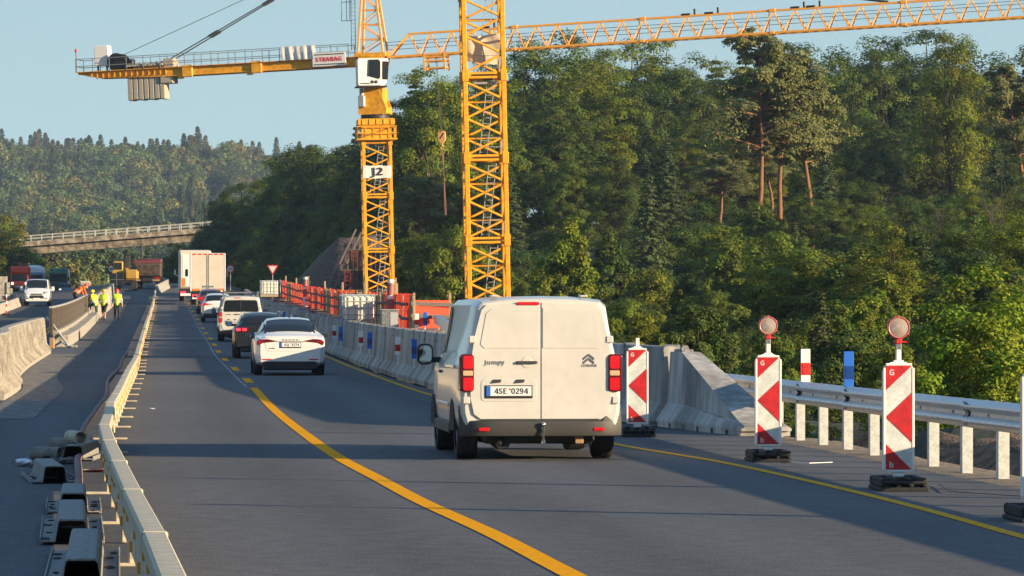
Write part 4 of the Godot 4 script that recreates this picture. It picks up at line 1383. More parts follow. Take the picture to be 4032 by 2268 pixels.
func arches(t: Node3D, w: float, zr: float, zf: float, r: float) -> void:
	for z in [zr, zf]:
		for s in [-1.0, 1.0]:
			var b := MB.new()
			var pp := PackedVector2Array()
			for k in 13:
				pp.append(Vector2(cos(PI * k / 12.0) * r, sin(PI * k / 12.0) * r))
			b.prism(pp, -0.1, 0.004, Transform3D(Basis(Vector3.UP, s * PI / 2), Vector3(s * w, r * 0.9, z)))
			part("wheel_arch", b, M.rubber, t)
func car(called: String, label: String, d: float, x: float, lane: Array, yaw_extra := 0.0) -> Node3D:
	var t := thing(called, label, "van" if called.ends_with("van") else "truck" if called.contains("truck") else "car", at(x, d, 0.0), along(lane, d) + yaw_extra)
	t.rotation.x = atan2(gy(x, d + 2.0) - gy(x, d - 2.0), 4.0)
	return t
const VAN_Z := [0.0, -0.05, -0.3, -1.2, -2.2, -3.1, -3.35, -3.6, -3.9, -4.15, -4.4, -4.65, -4.85, -4.92]
const VAN := [[0.0, 0.925, 0.34, 1.16, 1.86, 0.735], [-0.3, 0.955, 0.30, 1.16, 1.885, 0.765], [-3.1, 0.96, 0.28, 1.14, 1.89, 0.77], [-3.45, 0.955, 0.28, 1.12, 1.80, 0.74], [-4.15, 0.94, 0.28, 1.10, 1.25, 0.72], [-4.4, 0.92, 0.28, 1.06, 1.08, 0.70], [-4.8, 0.84, 0.30, 0.85, 0.87, 0.62], [-4.92, 0.74, 0.34, 0.66, 0.68, 0.55]]
func van_common(t: Node3D, paint: Material, glazed: bool, plate_txt: String) -> void:
	part("body", car_body(VAN, VAN_Z), paint, t, 28.0)
	part("windscreen", top_glass(VAN, -3.42, -4.12, 0.68, 0.72), M.glass, t, 60.0)
	for s in [-1.0, 1.0]:
		part("side_window", side_glass(VAN, -2.75, -3.62, s), M.glass, t, 60.0)
		if glazed:
			part("side_window", side_glass(VAN, -0.25, -1.35, s), M.glass, t, 60.0)
			part("side_window", side_glass(VAN, -1.45, -2.6, s), M.glass, t, 60.0)
	# twin rear doors
	for s in [-1.0, 1.0]:
		var pts := []
		for q in [[0.008, 0.485], [0.70, 0.485], [0.775, 0.54], [0.815, 0.72], [0.815, 1.12], [0.765, 1.45], [0.69, 1.74], [0.63, 1.80], [0.008, 1.825]]:
			pts.append([q[0] - 0.04 * 0, q[1]])
		var dr := part("rear_door", poly(pts, 0.04, 0.068, s < 0), paint, t)
		if glazed:
			var gl := poly([[0.009, 1.24], [0.68, 1.24], [0.73, 1.28], [0.675, 1.66], [0.62, 1.72], [0.009, 1.73]], 0.066, 0.075, s < 0)
			part("window", gl, M.glass, dr)
		else:
			var em := poly([[0.02, 1.30], [0.66, 1.30], [0.70, 1.345], [0.635, 1.70], [0.57, 1.755], [0.02, 1.765]], 0.066, 0.074, s < 0)
			part("blank_panel", em, paint, dr)
		var hg := MB.new()
		for yy in [0.70, 1.40]:
			hg = MB.new()
			hg.box(Vector3(s * (0.865 if yy < 1.0 else 0.795), yy, 0.045), Vector3(0.085, 0.085, 0.07), 0.012)
			part("hinge", hg, paint, dr)
	var lf: Array = [["tail_light", 0.79, 1.235, M.lamp_tail], ["tail_light", 0.92, 1.0, M.lamp_clear]]
	for s in [-1.0, 1.0]:
		var hs := MB.new()
		hs.loft([rrect(Vector3(s * 0.862, 1.015, -0.02), 0.165, 0.44, 0.25), rrect(Vector3(s * 0.858, 1.015, 0.075), 0.160, 0.435, 0.25), rrect(Vector3(s * 0.850, 1.015, 0.085), 0.140, 0.41, 0.25)], true, true)
		var l := part("tail_light", hs, M.lamp_tail, t, 40.0)
		for q in [[1.135, 0.15, M.lamp_red_lit], [0.885, 0.15, M.lamp_red_lit], [1.012, 0.06, M.lamp_clear]]:
			part("lens", slab(Vector3(s * 0.850, q[0], 0.088), 0.115, q[1], 0.016, 0.2, 0.005), q[2], l)
	part("brake_light", slab(Vector3(-0.15, 1.815, 0.072), 0.26, 0.036, 0.02, 0.45, 0.004), M.lamp_red_lit, t)
	# plate recess, handle and badge
	var rec := part("plate_recess", slab(Vector3(-0.375, 0.815, 0.0695), 0.64, 0.255, 0.007, 0.18, 0.003), M.paint_shade_free, t)
	for x in [-0.52, -0.25]:
		part("plate_lamp", poly([[x - 0.06, 0.895], [x + 0.05, 0.905], [x + 0.06, 0.94], [x - 0.03, 0.94]], 0.072, 0.085), M.plastic, rec)
	plate(t, plate_txt, Vector3(-0.375, 0.805, 0.082))
	var hd := MB.new()
	hd.loft([rrect(Vector3(-0.165, 1.135, 0.072), 0.25, 0.035, 0.5), rrect(Vector3(-0.165, 1.135, 0.10), 0.22, 0.028, 0.5)], true, true)
	part("door_handle", hd, M.plastic, t)
	var cup := MB.new()
	cup.lathe([Vector2(0, 0.005), Vector2(0.06, 0.004), Vector2(0.066, 0.0)], Transform3D(Basis(Vector3.RIGHT, PI / 2), Vector3(-0.165, 1.135, 0.069)), 20)
	part("handle_cup", cup, paint, t)
	var lg := MB.new()
	for k in 2:
		var y := 1.19 + k * 0.045
		for s in [-1.0, 1.0]:
			lg.prism(PackedVector2Array([Vector2(0.555, y), Vector2(0.555 + s * 0.06, y - 0.045), Vector2(0.555 + s * 0.06, y - 0.07), Vector2(0.555, y - 0.022)]), 0.069, 0.078)
	part("emblem", lg, M.badge, t)
	for q in [["CITROËN", Vector3(0.555, 1.098, 0.07), 0.030], ["Jumpy", Vector3(-0.54, 1.135, 0.07), 0.05]]:
		var tm := part("lettering", text_mesh(q[0], q[2], 0.004), M.badge, t)
		tm.position = q[1]
		tm.scale.x = 1.15 if q[2] > 0.04 else 1.05
	# bumper
	var bm := MB.new()
	var rb := []
	for k in 17:
		var f := (k - 8) / 8.0
		var x := f * 0.945
		var zb := 0.125 - 0.17 * pow(absf(f), 7.0)
		var tp := 0.475 + 0.16 * smoothstep(0.80, 0.90, absf(f))
		rb.append([Vector3(x, 0.28, zb - 0.10), Vector3(x, 0.29, zb - 0.02), Vector3(x, 0.34, zb), Vector3(x, 0.43, zb), Vector3(x, minf(tp - 0.02, 0.46), zb - 0.012), Vector3(x, tp, zb - 0.06 - 0.02 * smoothstep(0.8, 0.9, absf(f))), Vector3(x, tp, zb - 0.16)])
	bm.loft(rb, false)
	var bp := part("bumper", bm, M.plastic_grey, t, 40.0)
	for s in [-1.0, 1.0]:
		part("reflector", slab(Vector3(s * 0.665, 0.365, 0.112), 0.125, 0.04, 0.03, 0.4, 0.004), M.lamp_red_lit, bp)
	var tb := MB.new()
	tb.tube(Vector3(0.02, 0.22, 0.14), Vector3(0.02, 0.40, 0.155), 0.016, 0.014, 10)
	tb.lathe([Vector2(0, 0.03), Vector2(0.02, 0.022), Vector2(0.026, 0.0), Vector2(0.02, -0.022), Vector2(0, -0.03)], Transform3D(Basis(), Vector3(0.02, 0.42, 0.155)), 12)
	tb.box(Vector3(0.02, 0.215, 0.05), Vector3(0.05, 0.05, 0.22), 0.01)
	part("tow_bar", tb, M.chrome, t)
	var ub := MB.new()
	ub.box(Vector3(0, 0.25, -2.2), Vector3(1.3, 0.12, 4.0), 0.04)
	ub.box(Vector3(0.0, 0.23, -0.72), Vector3(1.35, 0.07, 0.10), 0.02)
	ub.tube(Vector3(-0.42, 0.21, -1.1), Vector3(-0.42, 0.21, -0.2), 0.09, 0.09, 10)
	ub.box(Vector3(0.45, 0.20, -0.45), Vector3(0.25, 0.14, 0.35), 0.04)
	ub.tube(Vector3(-0.45, 0.22, -0.15), Vector3(-0.5, 0.19, 0.06), 0.03, 0.03, 8)
	part("underbody", ub, M.black, t)
	part("shield", cbox(Vector3(0.10, 0.09, 0.02), 0.01, Vector3(0.45, 0.24, -0.02)), M.rust, t)
	arches(t, 0.957, -0.95, -4.05, 0.37)
	wheels(t, 0.80, -0.85, -4.1, 0.335, 0.235)
	for s in [-1.0, 1.0]:
		mirror(t, s, Vector3(s * 1.09, 1.2, -3.62), Vector3(0.19, 0.25, 0.13), M.black)
		part("sill", cbox(Vector3(0.05, 0.14, 2.3), 0.02, Vector3(s * 0.94, 0.35, -2.5)), M.plastic_grey, t)
		part("rub_strip", cbox(Vector3(0.02, 0.05, 1.9), 0.008, Vector3(s * 0.962, 0.62, -2.4)), paint, t)
		part("slide_rail", cbox(Vector3(0.02, 0.04, 1.3), 0.006, Vector3(s * 0.955, 1.08, -1.3)), paint, t)
		part("roof_mount", cbox(Vector3(0.09, 0.02, 0.22), 0.008, Vector3(s * 0.52, 1.902, -0.25)), paint, t)
	part("door_handle", cbox(Vector3(0.03, 0.035, 0.16), 0.01, Vector3(-0.966, 1.0, -2.72)), M.plastic, t)
func vehicles() -> void:
	M.rim = mk(lin(0.30, 0.31, 0.32), 0.4, 0.6)
	M.plate = mk(lin(0.70, 0.71, 0.70), 0.4)
	M.mirror = mk(lin(0.35, 0.38, 0.4), 0.03, 1.0)
	M.lamp_tail = mk(lin(0.10, 0.006, 0.008), 0.12)
	M.lamp_red_lit = mk(lin(0.55, 0.010, 0.016), 0.12)
	M.lamp_dim = mk(lin(0.28, 0.012, 0.016), 0.12)
	M.lamp_on = mk(lin(0.8, 0.03, 0.05), 0.2)
	M.lamp_on.emission_enabled = true
	M.lamp_on.emission = lin(1.0, 0.03, 0.06)
	M.lamp_on.emission_energy_multiplier = 0.9
	M.lamp_clear = mk(lin(0.55, 0.38, 0.22), 0.15)
	M.van_white = skin(mk(lin(0.59, 0.575, 0.53), 0.28), M.clean, 2.6, false)
	M.van_white.clearcoat_enabled = true
	M.van_white.clearcoat = 0.6
	M.van_white.clearcoat_roughness = 0.06
	M.paint_shade_free = M.van_white
	M.badge = mk(lin(0.22, 0.22, 0.22), 0.35, 0.6)
	M.plastic_grey = skin(mk(lin(0.042, 0.041, 0.039), 0.62), M.clean, 0.8, false)
	M.rust = mk(lin(0.32, 0.20, 0.11), 0.8)
	M.car_white = mk(lin(0.68, 0.675, 0.66), 0.2)
	M.car_white.clearcoat_enabled = true
	M.car_white.clearcoat = 0.8
	M.car_white.clearcoat_roughness = 0.04
	M.car_black = mk(lin(0.012, 0.014, 0.019), 0.22, 0.0, 0.35)
	M.car_black.clearcoat_enabled = true
	M.car_black.clearcoat = 0.25
	M.car_red = mk(lin(0.16, 0.02, 0.022), 0.2)
	M.car_red.clearcoat_enabled = true
	M.car_red.clearcoat = 1.0
	M.headlight = mk(lin(0.7, 0.7, 0.68), 0.2)
	M.headlight.emission_enabled = true
	M.headlight.emission = lin(1.0, 0.85, 0.55)
	M.headlight.emission_energy_multiplier = 1.2
	M.headlight_off = mk(lin(0.45, 0.46, 0.46), 0.15)
	M.truck_white = skin(mk(lin(0.60, 0.54, 0.44), 0.45), M.clean, 3.0, false)
	M.green_paint = mk(lin(0.015, 0.10, 0.075), 0.3)
	M.red_paint = mk(lin(0.72, 0.06, 0.015), 0.35)
	M.blue_paint = mk(lin(0.10, 0.16, 0.26), 0.3)
	M.orange_lamp = mk(lin(0.75, 0.20, 0.03), 0.3)
	# the van ahead
	var v := car("delivery_van", "white panel van with blank rear doors and a tow bar in the lane ahead", 50.5, 0.33, BARR, -0.06)
	van_common(v, M.van_white, false, "4SE 0294")
	# white liftback
	skoda(111.8, -5.67)
	suv_dark(140.9, -8.05)
	var v2 := car("passenger_van", "white glazed passenger van with roof rack queuing behind the dark hatchback", 181.5, -11.25, ORANGE)
	van_common(v2, M.van_white, true, "2AZ 5827")
	var rk := MB.new()
	for z in [-0.6, -1.5, -2.4]:
		rk.bar(Vector3(-0.78, 2.03, z), Vector3(0.78, 2.03, z), 0.06, 0.05)
	for s in [-0.72, 0.72]:
		rk.bar(Vector3(s, 2.06, -0.3), Vector3(s, 2.06, -2.7), 0.05, 0.05)
		for z in [-0.6, -1.5, -2.4]:
			rk.bar(Vector3(s, 1.87, z), Vector3(s, 2.05, z), 0.05, 0.05)
	part("roof_rack", rk, M.steel, v2)
	small_car("white_suv", "white sport utility car with wide red tail lights behind the passenger van", 246.0, -16.55, ORANGE, M.car_white, 1.62, 1.84)
	small_car("dark_red_car", "dark red hatchback with roof rails just behind the box trucks", 281.0, -19.35, ORANGE, M.car_red, 1.58, 1.80)
	box_truck(322.0, -22.4)
	box_truck2(338.0, -24.5)
	oncoming()
func skoda(d: float, x: float) -> void:
	var t := car("liftback_car", "white liftback car with dark rear window, half in the barrier's shadow", d, x, BARR, 0.0)
	var tab := [[0.0, 0.80, 0.30, 0.93, 0.95, 0.66], [-0.12, 0.885, 0.26, 0.98, 1.01, 0.66], [-0.34, 0.905, 0.22, 1.0, 1.075, 0.63], [-0.8, 0.912, 0.2, 0.98, 1.29, 0.60], [-1.25, 0.915, 0.2, 0.96, 1.43, 0.575], [-2.2, 0.915, 0.2, 0.95, 1.47, 0.585], [-2.75, 0.91, 0.2, 0.95, 1.41, 0.57], [-3.5, 0.905, 0.2, 0.95, 1.03, 0.60], [-4.3, 0.86, 0.22, 0.82, 0.85, 0.6], [-4.68, 0.68, 0.25, 0.60, 0.63, 0.5]]
	part("body", car_body(tab, [0.0, -0.06, -0.12, -0.22, -0.34, -0.55, -0.8, -1.05, -1.25, -1.7, -2.2, -2.75, -3.1, -3.5, -3.9, -4.3, -4.55, -4.68]), M.car_white, t, 35.0)
	part("rear_window", top_glass(tab, -0.42, -1.18, 0.66, 0.575), M.glass, t, 60.0)
	part("windscreen", top_glass(tab, -2.8, -3.45, 0.56, 0.6), M.glass, t, 60.0)
	for s in [-1.0, 1.0]:
		part("side_window", side_glass(tab, -0.75, -2.95, s, 0.14, 0.8), M.glass, t, 60.0)
		var lt := part("tail_light", poly([[0.33, 0.885], [0.58, 0.935], [0.80, 0.925], [0.865, 0.86], [0.84, 0.775], [0.70, 0.835], [0.40, 0.865]], 0.0, 0.052, s < 0), M.lamp_tail, t)
		part("lens", poly([[0.66, 0.885], [0.80, 0.905], [0.835, 0.86], [0.82, 0.815], [0.74, 0.85]], 0.05, 0.058, s < 0), M.lamp_dim, lt)
		part("reflector", slab(Vector3(s * 0.60, 0.415, 0.05), 0.24, 0.03, 0.02, 0.4, 0.004), M.lamp_red_lit, t)
		mirror(t, s, Vector3(s * 0.99, 1.0, -2.95), Vector3(0.16, 0.12, 0.1), M.car_black)
	var bl := MB.new()
	bl.loft([rrect(Vector3(0, 0.90, 0.045), 1.05, 0.24, 0.15), rrect(Vector3(0, 0.90, 0.056), 1.04, 0.23, 0.15)], true, true)
	part("tailgate_panel", poly([[-0.55, 0.62], [0.55, 0.62], [0.60, 0.66], [0.66, 0.86], [0.60, 0.945], [-0.60, 0.945], [-0.66, 0.86], [-0.60, 0.66]], 0.040, 0.051), M.car_white, t)
	part("spoiler_lip", cbox(Vector3(1.3, 0.03, 0.09), 0.012, Vector3(0, 0.985, -0.03)), M.car_white, t)
	part("chrome_strip", cbox(Vector3(0.72, 0.012, 0.012), 0.003, Vector3(0, 0.868, 0.056)), M.black, t)
	plate(t, "6SJ 3274", Vector3(0.0, 0.79, 0.06))
	var le := part("lettering", text_mesh("Š K O D A", 0.042, 0.006), M.badge, t)
	le.position = Vector3(0, 0.912, 0.054)
	le.scale.x = 1.7
	var oc := part("lettering", text_mesh("OCTAVIA", 0.028, 0.006), M.badge, t)
	oc.position = Vector3(-0.47, 0.70, 0.054)
	var df := MB.new()
	df.loft([rrect(Vector3(0, 0.26, -0.1), 1.4, 0.24, 0.3), rrect(Vector3(0, 0.265, 0.04), 1.38, 0.21, 0.3), rrect(Vector3(0, 0.265, 0.06), 1.34, 0.18, 0.3)], true, true)
	part("diffuser", df, M.black, t)
	var bp := MB.new()
	bp.box(Vector3(0, 0.43, 0.012), Vector3(1.56, 0.23, 0.07), 0.035)
	part("bumper", bp, M.car_white, t)
	var an := MB.new()
	an.prism(PackedVector2Array([Vector2(-0.06, 0), Vector2(0.05, 0), Vector2(0.03, 0.06), Vector2(0.015, 0.065)]), -0.015, 0.015, Transform3D(Basis(Vector3.UP, PI / 2), Vector3(0.02, 1.46, -1.35)))
	part("antenna", an, M.black, t)
	arches(t, 0.907, -1.0, -3.68, 0.36)
	wheels(t, 0.80, -1.0, -3.68, 0.325, 0.215)
func suv_dark(d: float, x: float) -> void:
	var t := car("hatchback_car", "black hatchback with lit red tail lights half hidden by the white liftback", d, x, ORANGE, 0.0)
	var tab := [[0.0, 0.80, 0.34, 0.98, 1.02, 0.62], [-0.12, 0.885, 0.3, 1.0, 1.14, 0.62], [-0.4, 0.905, 0.25, 0.98, 1.34, 0.60], [-0.75, 0.91, 0.22, 0.97, 1.44, 0.60], [-1.8, 0.915, 0.22, 0.96, 1.48, 0.60], [-2.6, 0.91, 0.22, 0.96, 1.42, 0.59], [-3.3, 0.905, 0.22, 0.98, 1.08, 0.60], [-4.1, 0.86, 0.24, 0.88, 0.92, 0.6], [-4.4, 0.70, 0.28, 0.66, 0.69, 0.5]]
	part("body", car_body(tab, [0.0, -0.06, -0.12, -0.25, -0.4, -0.55, -0.75, -1.2, -1.8, -2.6, -2.95, -3.3, -3.7, -4.1, -4.4]), M.car_black, t, 35.0)
	part("rear_window", top_glass(tab, -0.10, -0.52, 0.66, 0.58), M.glass, t, 60.0)
	part("windscreen", top_glass(tab, -2.65, -3.25, 0.57, 0.6), M.glass, t, 60.0)
	for s in [-1.0, 1.0]:
		part("side_window", side_glass(tab, -0.55, -2.8, s, 0.12, 0.82), M.glass, t, 60.0)
		var l := part("tail_light", slab(Vector3(s * 0.66, 0.93, 0.02), 0.42, 0.15, 0.10, 0.3, 0.012), M.lamp_tail, t)
		for k in 2:
			part("lens", slab(Vector3(s * (0.575 + k * 0.19), 0.935, 0.074), 0.14, 0.085, 0.012, 0.3, 0.004), M.lamp_on, l)
		mirror(t, s, Vector3(s * 1.02, 1.10, -2.75), Vector3(0.21, 0.16, 0.1), M.car_black)
		part("roof_rail", cbox(Vector3(0.04, 0.04, 1.8), 0.012, Vector3(s * 0.56, 1.50, -1.6)), M.rim, t)
	plate(t, "", Vector3(0, 0.78, 0.06))
	part("bumper", cbox(Vector3(1.66, 0.26, 0.14), 0.05, Vector3(0, 0.47, 0.02)), M.car_black, t)
	part("diffuser", cbox(Vector3(1.4, 0.18, 0.1), 0.04, Vector3(0, 0.30, 0.03)), M.black, t)
	arches(t, 0.907, -0.9, -3.52, 0.37)
	wheels(t, 0.79, -0.9, -3.52, 0.335, 0.22)
func small_car(called: String, label: String, d: float, x: float, lane: Array, paint: Material, h: float, wide: float) -> void:
	var t := car("sport_utility_car" if called == "white_suv" else "hatchback_car", label, d, x, lane)
	var w := wide / 2
	var tab := [[0.0, w * 0.88, 0.32, 1.0, 1.05, w * 0.7], [-0.12, w * 0.97, 0.28, 1.03, 1.2, w * 0.7], [-0.5, w, 0.24, 1.02, h - 0.14, w * 0.67], [-0.85, w, 0.22, 1.0, h - 0.03, w * 0.67], [-1.8, w, 0.22, 0.98, h, w * 0.67], [-2.6, w, 0.22, 0.98, h - 0.08, w * 0.65], [-3.3, w, 0.22, 0.98, 1.08, w * 0.66], [-4.2, w * 0.93, 0.24, 0.86, 0.9, w * 0.65], [-4.5, w * 0.75, 0.28, 0.66, 0.69, w * 0.55]]
	part("body", car_body(tab, [0.0, -0.06, -0.12, -0.3, -0.5, -0.85, -1.3, -1.8, -2.6, -3.3, -3.8, -4.2, -4.5]), paint, t, 35.0)
	part("rear_window", top_glass(tab, -0.12, -0.6, w * 0.74, w * 0.64), M.glass, t, 60.0)
	part("windscreen", top_glass(tab, -2.65, -3.25, w * 0.63, w * 0.66), M.glass, t, 60.0)
	for s in [-1.0, 1.0]:
		part("side_window", side_glass(tab, -0.6, -2.8, s, 0.12, 0.82), M.glass, t, 60.0)
		part("tail_light", poly([[0.28, 1.03], [0.80, 1.10], [0.86, 0.98], [0.82, 0.86], [0.74, 0.96]], 0.0, 0.07, s < 0), M.lamp_red_lit, t)
		mirror(t, s, Vector3(s * (w + 0.1), 1.1, -2.75), Vector3(0.21, 0.16, 0.1), paint)
		part("roof_rail", cbox(Vector3(0.04, 0.04, 1.8), 0.012, Vector3(s * w * 0.62, h + 0.02, -1.6)), M.rim, t)
	plate(t, "", Vector3(0, 0.80, 0.06))
	part("bumper", cbox(Vector3(w * 1.8, 0.24, 0.12), 0.05, Vector3(0, 0.40, 0.02)), M.black, t)
	arches(t, w - 0.005, -0.95, -3.6, 0.37)
	wheels(t, w - 0.12, -0.95, -3.6, 0.34, 0.22)
func box_truck(d: float, x: float) -> void:
	var t := car("box_truck", "white box truck with two tall plain rear doors at the head of the queue", d, x, ORANGE)
	part("cargo_box", cbox(Vector3(2.55, 2.75, 7.4), 0.03, Vector3(0, 2.42, -3.75)), M.truck_white, t)
	for s in [-1.0, 1.0]:
		part("rear_door", cbox(Vector3(1.16, 2.5, 0.05), 0.015, Vector3(s * 0.595, 2.44, -0.035)), M.truck_white, t)
		part("corner_post", cbox(Vector3(0.09, 2.8, 0.09), 0.02, Vector3(s * 1.25, 2.42, -0.04)), M.cab_white, t)
		part("lock_rod", cbox(Vector3(0.035, 2.5, 0.035), 0.008, Vector3(s * 0.06, 2.44, 0.0)), M.steel, t)
		part("marker_board", cbox(Vector3(0.56, 0.13, 0.03), 0.006, Vector3(s * 0.86, 1.12, 0.0)), M.orange_lamp, t)
		part("tail_light", cbox(Vector3(0.42, 0.14, 0.05), 0.015, Vector3(s * 0.95, 0.70, -0.02)), M.lamp_on, t)
		part("door_mirror", cbox(Vector3(0.22, 0.55, 0.12), 0.03, Vector3(s * 1.5, 2.3, -8.4)), M.black, t)
	var top := MB.new()
	for k in 6:
		top.box(Vector3(-1.0 + k * 0.4, 3.74, -0.015), Vector3(0.26, 0.09, 0.04), 0.008)
	part("marker_tape", top, M.red, t)
	part("header", cbox(Vector3(2.5, 0.13, 0.1), 0.02, Vector3(0, 3.76, -0.06)), M.truck_white, t)
	part("maker_plate", cbox(Vector3(0.85, 0.14, 0.02), 0.004, Vector3(0, 1.36, -0.005)), M.rim, t)
	part("bumper", cbox(Vector3(2.35, 0.14, 0.1), 0.02, Vector3(0, 0.50, -0.03)), M.cab_white, t)
	part("frame", cbox(Vector3(0.9, 0.3, 7.4), 0.02, Vector3(0, 0.86, -3.8)), M.black, t)
	part("rear_frame", cbox(Vector3(2.4, 0.22, 0.2), 0.02, Vector3(0, 0.84, -0.15)), M.black, t)
	part("cab", cbox(Vector3(2.4, 2.6, 1.9), 0.12, Vector3(0, 2.0, -8.6)), M.cab_white, t)
	wheels(t, 1.02, -1.6, -8.2, 0.48, 0.34)
	wheels(t, 0.66, -1.6, -8.2, 0.48, 0.3)
func box_truck2(d: float, x: float) -> void:
	var t := car("box_truck", "white truck with amber side panel peeking out left of the first box truck", d, x, ORANGE)
	part("cargo_box", cbox(Vector3(2.5, 2.95, 7.0), 0.12, Vector3(0, 2.5, -3.55)), M.truck_white, t)
	part("rear_frame", cbox(Vector3(2.2, 2.5, 0.05), 0.02, Vector3(0, 2.42, -0.03)), M.cab_white, t)
	for s in [-1.0, 1.0]:
		part("door_seam", cbox(Vector3(0.025, 2.4, 0.02), 0.0, Vector3(s * 0.98, 2.42, 0.0)), M.rust, t)
		part("marker_panel", cbox(Vector3(0.26, 0.62, 0.04), 0.01, Vector3(s * 0.88, 1.52, 0.0)), M.orange_lamp, t)
		part("tail_light", cbox(Vector3(0.42, 0.13, 0.05), 0.015, Vector3(s * 0.93, 0.74, -0.02)), M.lamp_on, t)
		part("door_mirror", cbox(Vector3(0.14, 0.42, 0.12), 0.03, Vector3(s * 1.5, 2.2, -8.0)), M.cab_white, t)
		var arm := MB.new()
		arm.bar(Vector3(s * 1.48, 2.05, -8.0), Vector3(s * 1.2, 1.85, -8.0), 0.05, 0.05)
		part("mirror_arm", arm, M.cab_white, t)
	part("bumper", cbox(Vector3(2.3, 0.2, 0.1), 0.02, Vector3(0, 0.55, -0.03)), M.cab_white, t)
	part("chassis", cbox(Vector3(2.2, 0.35, 6.9), 0.02, Vector3(0, 0.84, -3.6)), M.black, t)
	part("cab", cbox(Vector3(2.4, 2.4, 1.8), 0.12, Vector3(0, 1.9, -8.1)), M.cab_white, t)
	wheels(t, 1.0, -1.5, -7.8, 0.47, 0.34)
# oncoming vehicles: front faces +z
func facing(called: String, label: String, cat: String, d: float, x: float, turn := 0.0) -> Node3D:
	return thing(called, label, cat, at(x, d), along(LBARR, d) + turn)
func oncoming() -> void:
	var t := facing("delivery_van", "white van with black grille driving towards the site on the opposite lane", "van", 321.0, -34.75, PI)
	part("body", car_body(VAN, VAN_Z), M.car_white, t, 28.0)
	part("windscreen", top_glass(VAN, -3.40, -4.2, 0.70, 0.78, 0.02), M.glass, t, 60.0)
	part("grille", poly([[-0.55, 0.50], [0.55, 0.50], [0.44, 0.72], [-0.44, 0.72]], -5.0, -4.9), M.black, t)
	part("upper_grille", cbox(Vector3(0.8, 0.09, 0.1), 0.02, Vector3(0, 0.80, -4.88)), M.plastic_grey, t)
	part("bumper", cbox(Vector3(1.6, 0.2, 0.14), 0.05, Vector3(0, 0.38, -4.93)), M.car_white, t)
	part("number_plate", cbox(Vector3(0.52, 0.11, 0.02), 0.0, Vector3(0, 0.47, -5.01)), M.plate, t)
	for s in [-1.0, 1.0]:
		part("headlight", poly([[0.52, 0.78], [0.78, 0.84], [0.86, 1.05], [0.6, 0.92]], -4.86, -4.72, s < 0), M.headlight_off, t)
		part("fog_lamp", cbox(Vector3(0.2, 0.1, 0.05), 0.02, Vector3(s * 0.68, 0.48, -4.95)), M.black, t)
		mirror(t, s, Vector3(s * 1.13, 1.2, -3.7), Vector3(0.22, 0.32, 0.13), M.car_white)
	wheels(t, 0.82, -0.85, -4.1, 0.34, 0.235)
	# red van with box body
	var r := facing("delivery_van", "red box van with headlights on following the white van", "van", 500.0, -56.3, 0.0)
	part("cargo_box", cbox(Vector3(2.2, 2.0, 3.2), 0.12, Vector3(0, 2.0, -2.6)), M.red_paint, r)
	part("wind_deflector", cbox(Vector3(2.15, 0.75, 1.2), 0.15, Vector3(0, 2.55, -0.6)), M.red_paint, r)
	part("cab", cbox(Vector3(2.0, 1.5, 1.7), 0.15, Vector3(0, 1.25, 0.0)), M.red_paint, r)
	part("hood", cbox(Vector3(1.95, 0.75, 0.8), 0.12, Vector3(0, 0.86, 0.85)), M.red_paint, r)
	part("windscreen", cbox(Vector3(1.75, 0.75, 0.06), 0.02, Vector3(0, 1.62, 0.85)), M.glass, r)
	part("bumper", cbox(Vector3(1.95, 0.4, 0.3), 0.06, Vector3(0, 0.45, 1.18)), M.black, r)
	part("grille", cbox(Vector3(1.0, 0.25, 0.05), 0.03, Vector3(0, 0.62, 1.32)), M.rim, r)
	for s in [-1.0, 1.0]:
		part("headlight", slab(Vector3(s * 0.78, 1.0, 1.25), 0.28, 0.3, 0.05, 0.4), M.headlight, r)
		part("door_mirror", cbox(Vector3(0.2, 0.35, 0.15), 0.04, Vector3(s * 1.2, 1.5, 0.5)), M.black, r)
	wheels(r, 0.85, -3.2, 0.5, 0.36, 0.22)
	# white truck behind it
	var w := facing("white_truck", "pale truck with rounded roof behind the red box van", "truck", 545.0, -59.6, 0.0)
	part("cab", cbox(Vector3(2.4, 2.3, 2.0), 0.2, Vector3(0, 1.6, 0)), M.blue_paint, w)
	part("tank", rounded_tank(), M.cab_white, w, 50.0)
	part("windscreen", cbox(Vector3(2.1, 0.8, 0.05), 0.02, Vector3(0, 2.0, 1.0)), M.glass, w)
	part("grille", cbox(Vector3(1.6, 0.6, 0.06), 0.02, Vector3(0, 0.95, 1.0)), M.black, w)
	wheels(w, 1.0, -6.0, 0.3, 0.48, 0.3)
	# green lorry
	var g := facing("green_truck", "dark green lorry with white roof and headlights on, coming under the overpass", "truck", 590.0, -61.2, 0.0)
	part("trailer", cbox(Vector3(2.5, 2.9, 9.0), 0.05, Vector3(0, 2.4, -6.6)), M.cab_white, g)
	part("cab", cbox(Vector3(2.45, 3.0, 2.2), 0.15, Vector3(0, 2.0, 0)), M.green_paint, g)
	part("roof_spoiler", cbox(Vector3(2.3, 0.6, 1.6), 0.15, Vector3(0, 3.65, -0.3)), M.green_paint, g)
	part("windscreen", cbox(Vector3(2.2, 0.85, 0.06), 0.02, Vector3(0, 2.55, 1.1)), M.glass, g)
	part("grille", cbox(Vector3(1.7, 1.0, 0.06), 0.03, Vector3(0, 1.35, 1.1)), M.black, g)
	part("sun_visor", cbox(Vector3(2.3, 0.2, 0.3), 0.04, Vector3(0, 3.08, 1.2)), M.black, g)
	for s in [-1.0, 1.0]:
		part("headlight", slab(Vector3(s * 0.95, 0.75, 1.12), 0.4, 0.25, 0.06, 0.3), M.headlight, g)
		part("door_mirror", cbox(Vector3(0.25, 0.6, 0.2), 0.04, Vector3(s * 1.4, 2.5, 0.9)), M.black, g)
	wheels(g, 1.0, -9.0, 0.3, 0.5, 0.32)
